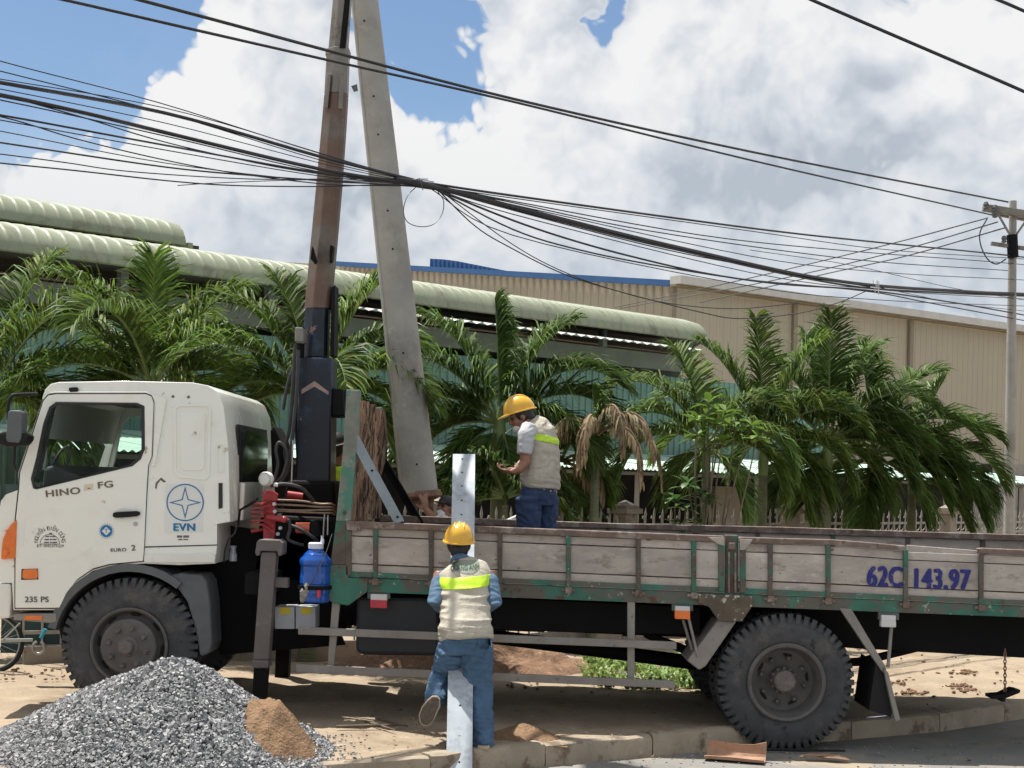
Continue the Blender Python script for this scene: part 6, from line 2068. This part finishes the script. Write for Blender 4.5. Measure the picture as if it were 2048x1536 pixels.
mk('flange', MB().solid([[p0 - u * .081, p1 - u * .081, p1 - u * .081 - n * .05, p0 - u * .081 - n * .05]], -u * .007), m_galv, plate)

# ------------------------------------------------------------------ water jug
jc = P(629, 1204, YN - .03)
jug = thing('water_jug', 'blue plastic water jug with white cap hanging in front of the bed corner', 'jug', jc)
k = YN / F
prof_ = [(0, 0), (.105, 0), (.114, .012), (.116, .05), (.111, .056), (.111, .064), (.116, .07), (.116, .125), (.111, .131), (.111, .139), (.116, .145), (.116, .20), (.112, .207), (.112, .275), (.118, .283), (.123, .295), (.123, .318), (.118, .33), (.09, .36), (.088, .368), (.06, .392), (.056, .40), (.056, .415), (0, .415)]
mk('bottle', MB().lathe(prof_, jc, (0, 0, 1), 32, closed=False), m_jug, jug, smooth=32)
mk('cap', MB().lathe([(.05, .405), (.058, .41), (.058, .448), (.05, .455), (0, .455)], jc, (0, 0, 1), 24, closed=False), m_jugcap, jug, smooth=40)
mk('cap_flag', MB().tube([jc + Vector((.045, 0, .45)), jc + Vector((.05, -.01, .48)), jc + Vector((.04, -.01, .51))], [.016, .013, .003], 8, ref=(1, 0, 0), ry=[.006, .005, .002]), m_jugcap, jug, smooth=60)
mk('tap', MB().prism([(633, 1181), (640, 1180), (641, 1194), (634, 1196)], YN - .17, YN - .14), m_redtap, jug, bevel=.005)
mk('hanging_cord', MB().tube(spline([P(664, 1068, YN - .1), P(652, 1105, YN - .14), P(634, 1145, YN - .16), P(617, 1175, YN - .15)], 5), .0035, 5), m_cablegrey, jug)
rag = MB().ball(P(609, 1186, YN - .12), (.035, .02, .05)).ball(P(614, 1176, YN - .13), (.02, .02, .04)).ball(P(606, 1196, YN - .12), (.02, .015, .035))
organic('glove', rag, m_cloth_grey, jug, .006, 2, .006, (40, 40, 40))
mk('ring_shelf', MB().lathe([(.125, .10), (.13, .10), (.13, .13), (.125, .13)], jc, (0, 0, 1), 28), m_black, jug)

# ------------------------------------------------------------------ heaps
def heap(name, c, prof_fn, rx, ry, res, mat, rough, label, cat, kind=None, parent=None, floor=0.0):
    mb = MB()
    nx, ny = int(2 * rx / res), int(2 * ry / res)
    hgt = np.zeros((nx + 1, ny + 1))
    for i in range(nx + 1):
        for j in range(ny + 1):
            x, y = -rx + 2 * rx * i / nx, -ry + 2 * ry * j / ny
            h = prof_fn(x, y)
            q = Vector((c.x + x, c.y + y, 0))
            h += rough * min(1, max(0, h * 8)) * (noise.noise(q * 5) + .6 * noise.noise(q * 13) + .5 * abs(noise.noise(q * 26)))
            mb.v.append((c.x + x, c.y + y, floor + h))
    for i in range(nx):
        for j in range(ny):
            a = i * (ny + 1) + j
            mb.f.append((a, a + ny + 1, a + ny + 2, a + 1))
    o = mk(name, mb, mat, parent, smooth=70, fixn=False)
    return tag(o, label, cat, kind=kind) if parent is None else o


GC = P(335, 1500, 10.05)
GC.z = 0


def gravel_h(x, y):
    r_ = math.hypot(x / (1.50 if x < 0 else 1.27), y / 1.12)
    w = .06 * noise.noise(Vector((x * 1.7 + 3, y * 1.7, 2)))
    r_ = math.sqrt(r_ * r_ + .012) - .02
    h = .80 * (1 - r_) + w
    return h + .02


def pile_ground(x, y):
    return -.02


gmesh = MB()
rng = np.random.default_rng(5)
N_ST = 30000
cnt = 0
Vs, Fs = [], []
cube = np.array([(-1, -1, -1), (-1, -1, 1), (-1, 1, -1), (-1, 1, 1), (1, -1, -1), (1, -1, 1), (1, 1, -1), (1, 1, 1)], float)
cf = [(0, 1, 3, 2), (4, 6, 7, 5), (0, 4, 5, 1), (2, 3, 7, 6), (0, 2, 6, 4), (1, 5, 7, 3)]
while cnt < N_ST:
    x, y = rng.uniform(-1.9, 1.75), rng.uniform(-1.35, .75)
    h = gravel_h(x, y)
    if h < -.05:
        continue
    if h < .02 and rng.random() > .25:
        continue
    s_ = rng.uniform(.0045, .0122) * (1.4 if rng.random() < .12 else 1)
    v = cube * (1 + rng.uniform(-.35, .35, (8, 3))) * s_ * np.array([1.15, .9, .7])
    q = rng.normal(size=4)
    q /= np.linalg.norm(q)
    a, b, c_, d_ = q
    Rm = np.array([[1 - 2 * (c_ * c_ + d_ * d_), 2 * (b * c_ - a * d_), 2 * (b * d_ + a * c_)], [2 * (b * c_ + a * d_), 1 - 2 * (b * b + d_ * d_), 2 * (c_ * d_ - a * b)],
                   [2 * (b * d_ - a * c_), 2 * (c_ * d_ + a * b), 1 - 2 * (b * b + c_ * c_)]])
    v = v @ Rm.T + np.array([GC.x + x, GC.y + y, max(h, .0) + rng.uniform(-.006, .014)])
    n0 = cnt * 8
    Vs.append(v)
    Fs += [tuple(i + n0 for i in f) for f in cf]
    cnt += 1
gmesh.v = [tuple(p) for p in np.concatenate(Vs)]
gmesh.f = Fs
# stone shades: each stone has its own grey
nt = m_gravel.node_tree
geo = nt.nodes.new('ShaderNodeNewGeometry')
rp = nt.nodes.new('ShaderNodeValToRGB')
rp.color_ramp.interpolation = 'LINEAR'
rp.color_ramp.elements[0].color = (.135, .137, .142, 1)
rp.color_ramp.elements[1].color = (.45, .447, .44, 1)
e = rp.color_ramp.elements.new(.45)
e.color = (.215, .218, .225, 1)
e = rp.color_ramp.elements.new(.8)
e.color = (.33, .333, .335, 1)
nt.links.new(geo.outputs['Random Per Island'], rp.inputs[0])
bs = [x for x in nt.nodes if x.type == 'BSDF_PRINCIPLED'][0]
nt.links.new(rp.outputs[0], bs.inputs['Base Color'])
gp = mk('gravel', gmesh, m_gravel, fixn=False)
tag(gp, 'heap of grey crushed stone in front of the truck wheel', 'gravel', kind='stuff')
m_core = M('gravel_core', (.10, .10, .103), .95, var=.2)
core = heap('gravel_core', GC, lambda x, y: max(-.1, gravel_h(x, y) - .02), 2.0, 1.4, .06, m_core, .0, None, None, parent=gp)
tag(core, kind='stuff')

SC = P(533, 1440, 9.95)
SC.z = .02


def sand_h(x, y):
    r_ = math.hypot(x / .52, y / .42)
    return .50 * (1 - r_) if r_ < 1.1 else -.1


sp_ = heap('sand', Vector((SC.x, SC.y, 0)), lambda x, y: max(-.1, min(.62 * (1 - math.hypot((x + .03) / (.34 if x < 0 else .52), y / .6)), .47 + .03 * noise.noise(Vector((x * 6, y * 6, 0))))), .8, .7, .016, m_sand, .045,
           'small brown sand heap spilling off the gravel', 'sand', 'stuff', floor=.02)


def mound(cx, cy, Y, w, dep, h):
    c = P(cx, cy, Y)
    return Vector((c.x, Y, 0)), (lambda x, y: h * (1 - math.hypot(x / w, y / dep)) + .08 * h * noise.noise(Vector((x * 4, y * 4, 3))))


c, fn = mound(935, 1350, 14.9, 1.35, .75, .42)
heap('dirt_heap', c, lambda x, y: max(-.05, fn(x, y)), 1.45, .85, .03, m_clod, .05, 'long heap of dug brown earth seen under the truck bed', 'earth', 'stuff', floor=GZ)
c2, fn2 = mound(1045, 1470, 10.95, .26, .22, .09)
heap('dirt_mound', c2, lambda x, y: max(-.03, fn2(x, y)), .32, .28, .015, m_sand, .015, 'little sand mound on the pavement near the standing boot', 'earth', 'stuff', floor=GZ)
clods = MB()
crng = random.Random(3)
for k in range(90):
    px = crng.choice([crng.uniform(1760, 2040), crng.uniform(1700, 2048), crng.uniform(1000, 1200), crng.uniform(0, 130)])
    py = crng.uniform(1300, 1400) if px > 1600 else (crng.uniform(1365, 1385) if px > 900 else crng.uniform(1335, 1360))
    b = PG(px, py, GZ)
    s_ = crng.uniform(.004, .018) * (1.6 if crng.random() < .12 else 1)
    rot = Matrix.Rotation(crng.uniform(0, 3), 3, 'Z') @ Matrix.Rotation(crng.uniform(-.5, .5), 3, 'X')
    clods.ball(b + Vector((0, 0, s_ * .3)), (s_ * crng.uniform(.8, 1.6), s_, s_ * crng.uniform(.4, .8)), rot, 6, 4)
for cx_, cy_ in ((1917, 1372), (1935, 1380), (1790, 1366), (1825, 1386), (1930, 1345)):
    for k in range(40):
        b = PG(cx_ + crng.gauss(0, 13), cy_ + crng.gauss(0, 2.2), GZ)
        s_ = crng.uniform(.005, .022)
        clods.ball(b + Vector((0, 0, s_ * .4)), (s_ * 1.3, s_, s_ * .7), Matrix.Rotation(crng.uniform(0, 3), 3, 'Z'), 6, 4)
tag(mk('clods', clods, m_clod, smooth=70, fixn=False), 'loose clods of earth scattered on the verge', 'earth', kind='stuff')
pebs = MB()
for k in range(260):
    px, py = 600 + abs(crng.gauss(0, 60)), crng.uniform(1470, 1536)
    b = PG(px, py, GZ if py < 1520 else 0)
    s_ = crng.uniform(.004, .010)
    pebs.box(b + Vector((0, 0, s_ * .5)), (s_ * 2, s_ * 1.5, s_ * 1.3), Matrix.Rotation(crng.uniform(0, 3), 3, 'Z'))
for k in range(240):
    b = PG(crng.uniform(1100, 2048), crng.uniform(1485, 1536), 0)
    s_ = crng.uniform(.003, .008)
    if b.y < kerb_at(0).y + 3:
        pebs.box(b + Vector((0, 0, s_ * .5)), (s_ * 2, s_ * 1.5, s_ * 1.3), Matrix.Rotation(crng.uniform(0, 3), 3, 'Z'))
tag(mk('pebbles', pebs, m_gravel, fixn=False), 'loose stones strewn beside the gravel heap and on the road', 'gravel', kind='stuff')

lit_ = MB()
for k in range(700):
    px, py = crng.uniform(600, 2048), crng.uniform(1375, 1536)
    zz = GZ
    b = PG(px, py, GZ)
    if (b - kerb_at(0)).dot(KN) < .2:
        b = PG(px, py, 0)
        if crng.random() < .72:
            continue
    L_ = crng.uniform(.01, .05) * (2 if crng.random() < .1 else 1)
    a = crng.uniform(0, 6.28)
    d_ = Vector((math.cos(a), math.sin(a), crng.uniform(-.1, .35)))
    s_ = Vector((-math.sin(a), math.cos(a), crng.uniform(-.4, .4))) * L_ * crng.uniform(.08, .3)
    b = b + Vector((0, 0, .022))
    lit_.add([b - d_ * L_ * .5, b + s_, b + d_ * L_ * .5 + Vector((0, 0, .004)), b - s_], [(0, 1, 2, 3)])
tag(mk('litter', lit_, m_dryleaf, fixn=False), 'scraps of dry leaf and straw strewn on pavement and road', 'litter', kind='stuff')

# ------------------------------------------------------------------ small things on the ground
ctn = thing('bark_piece', 'curled piece of brown palm bark lying on the road by the rear tyre', 'bark', PG(1472, 1525, 0))
a0, a1 = PG(1408, 1522, 0.0), PG(1528, 1531, 0.0)
dd = (a1 - a0).normalized()
sd = Vector((-dd.y, dd.x, 0))
Lc = (a1 - a0).length
mb = MB()
sec = [(-.01, .045), (.0, .018), (.04, .004), (.10, .002), (.15, .03), (.175, .08), (.17, .135), (.160, .135), (.163, .085), (.138, .042), (.10, .016), (.045, .017), (.012, .026), (.0, .047)]
ns = 10
for i in range(ns):
    t = i / (ns - 1)
    q = a0 + dd * (Lc * t)
    for (o_, z_) in sec:
        j = 1 + .10 * math.sin(t * 5 + o_ * 9) + (.10 * noise.noise(Vector((t * 7, o_ * 9, 1))) + .25 * t * t if z_ > .08 else 0)
        mb.v.append(tuple(q + sd * o_ * (1 - .1 * t) + Vector((0, 0, .004 + z_ * .82 * j))))
m_ = len(sec)
for i in range(ns - 1):
    for j in range(m_):
        k2 = (j + 1) % m_
        mb.f.append((i * m_ + j, (i + 1) * m_ + j, (i + 1) * m_ + k2, i * m_ + k2))
mb.f += [tuple(range(m_)), tuple((ns - 1) * m_ + i for i in reversed(range(m_)))]
mk('bark_shell', mb, m_brick, ctn, smooth=30)


def stick(label, pts, r_, mat=m_twig, z=GZ, name='stick'):
    q = [PG(x, y, z) + Vector((0, 0, r_ + .012)) for x, y in pts]
    return tag(mk(name, MB().tube(q, [r_] * (len(q) - 1) + [r_ * .6], 7), mat, smooth=60), label, 'stick', 'sticks lying on the pavement')


stick('thin dry stick lying level left of the raised shoe', [(672, 1460), (740, 1458), (812, 1456)], .012)
stick('dry stick crossing over another in the shade under the truck', [(752, 1441), (785, 1452), (815, 1458)], .010)
stick('short dark stick slanting beneath the crossed sticks', [(730, 1449), (768, 1459), (790, 1466)], .009)
stick('dark peg poking out beside the steel plate foot', [(878, 1474), (897, 1482)], .012)
stick('long flat dark stick behind the curled bark', [(1530, 1505), (1600, 1507), (1690, 1508)], .012, m_rubberb, 0.0)
for i, (x, y, s_, lab) in enumerate(((1118, 1500, .09, 'curled dry palm sheath against the kerb face'), (1085, 1514, .11, 'long dry palm sheath lying at the kerb foot'), (1620, 1522, .10, 'dry leaf scrap on the road beside the curled bark'), (1000, 1512, .08, 'dark torn bark strip under the standing boot'))):
    b = PG(x, y, 0)
    t = tag(bpy.data.objects.new('dry_sheath', None), lab, 'leaf litter', 'dry palm scraps')
    link(t, None, b)
    for k in range(4):
        mb = MB()
        a = crng.uniform(-.6, .6)
        leaf_blade(mb, b + Vector((crng.uniform(-.1, .1), crng.uniform(-.03, .03), .03)), (math.cos(a), math.sin(a) * .5, .25), s_ * crng.uniform(1.5, 2.6), s_ * .5, (0, -.4, 1))
        mk('sheath', mb, m_dryleaf, t, smooth=60, fixn=False)
sk = MB().ball(PG(1215, 1300, GZ) + Vector((0, 2.2, .22)), (.24, .14, .13)).ball(PG(1180, 1310, GZ) + Vector((0, 1.6, .08)), (.3, .16, .10))
so = tag(organic('cement_sack', sk, m_sack, None, .02, 3, .012), 'pale sacks lying on the verge beyond the weeds', 'sack')

# ------------------------------------------------------------------ bicycle by the gate
bk_ = thing('bicycle', 'old bicycle standing by the gate under the cab', 'bicycle', (P(-10, 1340, 13.7).x, 13.7, GZ))
bc = P(-12, 1285, 13.7)
rw2 = (1342 - 1285) / F * 13.7
for dx in (0, -1.02):
    c = bc + Vector((dx, 0, 0))
    w_ = mk('bike_wheel', MB().tube([c + Vector((rw2 * math.cos(a), 0, rw2 * math.sin(a))) for a in np.linspace(0, 2 * math.pi, 40, endpoint=False)], .018, 7, closed=True), m_rubberb, bk_, smooth=60)
    mk('bike_rim', MB().tube([c + Vector(((rw2 - .025) * math.cos(a), 0, (rw2 - .025) * math.sin(a))) for a in np.linspace(0, 2 * math.pi, 40, endpoint=False)], .010, 5, closed=True), m_bike, w_, smooth=60)
    for q in range(18):
        a = 2 * math.pi * q / 18
        mk('spoke', MB().tube([c + Vector((0, .01, 0)), c + Vector(((rw2 - .03) * math.cos(a), 0, (rw2 - .03) * math.sin(a)))], .0015, 3), m_bike, w_)
fr_ = MB()
bb = bc + Vector((-.42, 0, -.03))
st = bc + Vector((-.55, 0, .48))
hd_ = bc + Vector((-.92, 0, .50))
for a, b in ((bb, st), (bb, hd_), (st, hd_), (bb, bc), (st, bc), (hd_, bc + Vector((-1.02, 0, 0)))):
    fr_.tube([a, b], .014, 7)
mk('bike_frame', fr_, m_black, bk_, smooth=60)
mk('chain_guard', MB().bar(P(2, 1281, 13.62), P(66, 1280, 13.62), .03, .012), m_bike, bk_, bevel=.004)
ck = P(77, 1295, 13.6)
ringp = [ck + Vector((.052 * math.cos(a), 0, .056 * math.sin(a))) for a in np.linspace(R(110), R(430), 22)]
mk('stand_hook', MB().tube(ringp, .013, 7), m_bike, bk_, smooth=60)
mk('pedal', MB().tube([P(82, 1276, 13.58), P(91, 1258, 13.58)], .018, 8), m_bikeblue, bk_, smooth=60)
mk('bike_stay', MB().tube([P(5, 1281, 13.6), P(40, 1246, 13.6)], .008, 6), m_bike, bk_)
mk('saddle', MB().ball(st + Vector((0, 0, .1)), (.13, .07, .035)).tube([st, st + Vector((0, 0, .1))], .012, 6), m_rubberb, bk_, smooth=60)
mk('handlebar', MB().tube([hd_, hd_ + Vector((.05, 0, .18)), hd_ + Vector((.05, .25, .2)), hd_ + Vector((.2, .27, .2))], .011, 7).tube([hd_ + Vector((.05, 0, .18)), hd_ + Vector((.05, -.25, .2)), hd_ + Vector((.2, -.27, .2))], .011, 7), m_bike, bk_, smooth=60)

# pale tube handle behind the bed worker, red pail by the fence
tag(mk('white_pipe', MB().tube(spline([P(1000, 1050, 13.9), P(1030, 1036, 13.9), P(1060, 1024, 13.9), P(1108, 1012, 14.0)], 5), .022, 8), m_white, smooth=60), 'white plastic pipe slanting beyond the bed worker', 'pipe')
tag(mk('red_pail', MB().lathe([(0, 0), (.08, 0), (.11, .2), (.115, .21), (.105, .21), (.075, .02), (0, .02)], Vector((P(1305, 1080, 18.6).x, 18.6, 1.2)), (0, 0, 1), 20), m_redtap, smooth=50), 'small red pail behind the fence spikes', 'pail')
tag(mk('pail_crate', MB().box(Vector((P(1305, 1080, 18.6).x, 18.6, .68)), (.5, .4, 1.04)), m_block, bevel=.01), 'grey block stand carrying the red pail', 'stand')

# ------------------------------------------------------------------ cables
def wy(px):
    return 1 / np.interp(px, [-400, 670, 2022, 2600], [1 / 8.2, 1 / 11.9, 1 / 22.9, 1 / 34.0])


def cable(label, pts, r_, mat=None, group=None, Yf=None, name='cable', n=6):
    Yf = Yf or wy
    sp = spline([(x, y) for x, y in pts], n)
    return tag(mk(name, MB().tube([P(x, y, Yf(x)) for x, y in sp], r_, 6), mat or m_cable, smooth=60, fixn=False), label, 'cable', group)


UPG, LFG, RFG = 'upper pair of cables', 'cables converging on the knot from the left', 'cables fanning out right of the knot'
cable('lower cable of the high pair crossing in front of the boom', [(-300, -95), (130, 0), (400, 62), (655, 120), (1024, 203), (1500, 320), (1989, 431)], .011, group=UPG)
cable('upper cable of the high pair crossing in front of the boom', [(-50, -88), (280, 0), (460, 48), (655, 101), (1024, 197), (1500, 303), (2016, 404)], .013, group=UPG)
cable('single thick cable across the upper right of the sky', [(1450, -80), (1624, 0), (1914, 125), (2048, 183), (2300, 295), (3200, 640)], .013, Yf=lambda x: 11.0)
cable('short cable cutting the top right corner of the sky', [(1900, -42), (1990, -3), (2048, 22), (2200, 90), (3200, 500)], .013, Yf=lambda x: 11.0)
cable('thinnest topmost cable running to the knot from the left edge', [(-200, 60), (0, 122), (320, 206), (640, 307), (830, 360)], .004, group=LFG)
cable('second thin cable from the top at the left edge', [(-200, 92), (0, 142), (330, 226), (640, 320), (835, 364)], .004, group=LFG)
cable('upper thick black cable at the left edge', [(-200, 128), (0, 165), (330, 226), (640, 313), (845, 364)], .013, group=LFG)
cable('lower thick black cable at the left edge', [(-200, 155), (0, 190), (170, 226), (330, 265), (640, 338), (845, 370)], .0145, group=LFG)
cable('medium cable just below the thick pair at the left edge', [(-200, 200), (0, 230), (300, 285), (640, 346), (845, 372)], .007, group=LFG)
cable('thin cable sagging from the left edge below the thick pair', [(-200, 200), (0, 233), (150, 277), (320, 318), (470, 346), (650, 368), (800, 372)], .0045, group=LFG)
cable('thin cable leaving the lower thick cable near the left edge', [(60, 205), (170, 236), (300, 276), (430, 308), (600, 342), (830, 371)], .0045, group=LFG)
cable('medium low cable third from the bottom at the left edge', [(-200, 255), (0, 285), (330, 334), (520, 352), (650, 361), (842, 373)], .006, group=LFG)
cable('thin low cable second from the bottom at the left edge', [(-200, 285), (0, 308), (130, 325), (260, 343), (500, 358), (720, 358), (840, 368)], .004, group=LFG)
cable('lowest sagging cable at the left edge', [(-200, 305), (0, 326), (150, 341), (340, 362), (470, 371), (640, 373), (760, 370), (845, 374)], .005, group=LFG)
cable('thin loose cable just above the warehouse eaves', [(355, 371), (430, 366), (560, 361), (650, 360), (790, 366)], .003, group=LFG)
for k_, (lab_, y0_, y1_, y2_, r__) in enumerate((('hair-thin wire between the two thick cables at the left edge', 178, 246, 326, .0035), ('thin wire hugging the underside of the lower thick cable', 200, 272, 344, .0045),
                                               ('thin wire just under the medium cable at the left edge', 240, 300, 352, .004), ('thin drooping wire halfway between medium and low cables', 262, 326, 362, .0035),
                                               ('thin wire riding on the upper thick cable at the left edge', 158, 216, 306, .0035))):
    cable(lab_, [(-200, y0_ - 34), (0, y0_), (330, y1_), (640, y2_), (842, 369)], r__, group=LFG)
for k_, (lab_, y0_, y1_, y2_) in enumerate((('fine wire between the first and second cables right of the knot', 396, 462, 518), ('fine wire just above the thick bundle right of the knot', 409, 512, 560), ('fine wire just below the thick bundle right of the knot', 428, 545, 598),
                                         ('fine wire under the bowing cables right of the knot', 470, 572, 612))):
    cable(lab_, [(850, 370), (1024, y0_), (1500, y1_), (1760, (y1_ + y2_) / 2 + 8), (2048, y2_)], .005, group=RFG)
cable('thick twisted bundle running right from the knot past the pole', [(840, 367), (930, 388), (1024, 413), (1250, 470), (1400, 505), (1500, 528), (1620, 553), (1750, 571), (1900, 581), (2048, 588), (2500, 600)], .021)
cable('second strand wound along the thick bundle', [(840, 370), (935, 393), (1030, 418), (1240, 473), (1410, 512), (1510, 535), (1630, 560), (1745, 577), (1900, 586), (2048, 592), (2500, 606)], .012, group=RFG)
cable('topmost cable leaving the knot to the right', [(842, 364), (1024, 391), (1500, 456), (1760, 485), (2010, 510), (2300, 545)], .011, group=RFG)
cable('second cable from the top right of the knot', [(845, 366), (1024, 402), (1400, 470), (1700, 502), (2012, 526), (2300, 555)], .006, group=RFG)
cable('third cable from the top right of the knot', [(848, 368), (1024, 405), (1300, 462), (1700, 518), (2015, 541)], .006, group=RFG)
cable('thin cable under the thick bundle right of the knot', [(850, 371), (1024, 420), (1300, 492), (1500, 532), (1740, 574)], .006, group=RFG)
cable('long low cable bowing below the bundle to the tie', [(855, 372), (1024, 440), (1160, 485), (1300, 522), (1420, 548), (1560, 568), (1730, 580), (1900, 604), (2048, 630)], .010, group=RFG)
cable('lower twin of the bowing cable', [(860, 373), (1024, 458), (1160, 500), (1330, 534), (1500, 560), (1730, 582), (1860, 606), (2048, 641)], .008, group=RFG)
cable('slack cable dropping across the cream gable', [(872, 376), (950, 452), (1024, 497), (1130, 549), (1250, 586), (1400, 624), (1480, 637), (1600, 626), (1680, 604), (1735, 581)], .006, group=RFG)
cable('higher slack cable dropping across the cream gable', [(876, 378), (1024, 488), (1140, 549), (1270, 592), (1370, 611), (1480, 617), (1600, 606)], .005, group=RFG)
cable('thin stray cable from the tie to the right edge', [(1745, 572), (1830, 590), (1920, 608), (2048, 622), (2200, 640)], .004, group=RFG)
cable('thin wire between bundle and pole top at the right', [(1500, 500), (1700, 530), (1900, 575), (2048, 600)], .004, group=RFG)
sv = lambda x: np.interp(x, [1230, 2000], [40.0, 22.9])
cable('upper service wire from the cross-arm down to the factory wall', [(1975, 436), (1780, 488), (1500, 556), (1230, 615)], .012, m_cablegrey, 'service wires to the factory', sv)
cable('middle service wire from the cross-arm down to the factory wall', [(1995, 444), (1800, 501), (1550, 560), (1240, 617)], .012, m_cablegrey, 'service wires to the factory', sv)
cable('lower service wire from the cross-arm down to the factory wall', [(2012, 455), (1820, 510), (1650, 548), (1400, 605)], .012, m_cablegrey, 'service wires to the factory', sv)
cable('loose loop of wire hanging from the cable knot', [(832, 374), (815, 392), (807, 420), (814, 443), (838, 453), (866, 449), (884, 428), (887, 402), (876, 384)], .0042, m_cablegrey, n=8)
cable('loop of wire hanging at the utility pole cross-arm', [(1974, 438), (1960, 465), (1962, 492), (1975, 518), (1993, 528), (2012, 518)], .010, Yf=lambda x: 22.7)
cable('white tie wire wound on the cable bundle', [(1746, 560), (1750, 585), (1754, 560), (1757, 590), (1758, 562)], .005, m_white, Yf=lambda x: wy(1750) - .05)
kn = mk('cable_knot', MB().tube([P(790, 357, wy(790)), P(835, 367, wy(835)), P(880, 377, wy(880))], [.02, .036, .022], 8), m_cable, smooth=60)
tag(kn, 'dark taped knot where the cables are bound together', 'cable knot')
for k_, (a, b) in enumerate((((812, 362), (856, 358)), ((826, 360), (868, 364)), ((838, 356), (846, 380)))):
    mk('binding_wire', MB().tube([P(*a, wy(830) - .05), P((a[0] + b[0]) / 2, (a[1] + b[1]) / 2 - 2, wy(830) - .05), P(*b, wy(840) - .05)], .004, 5), m_cablegrey, kn)
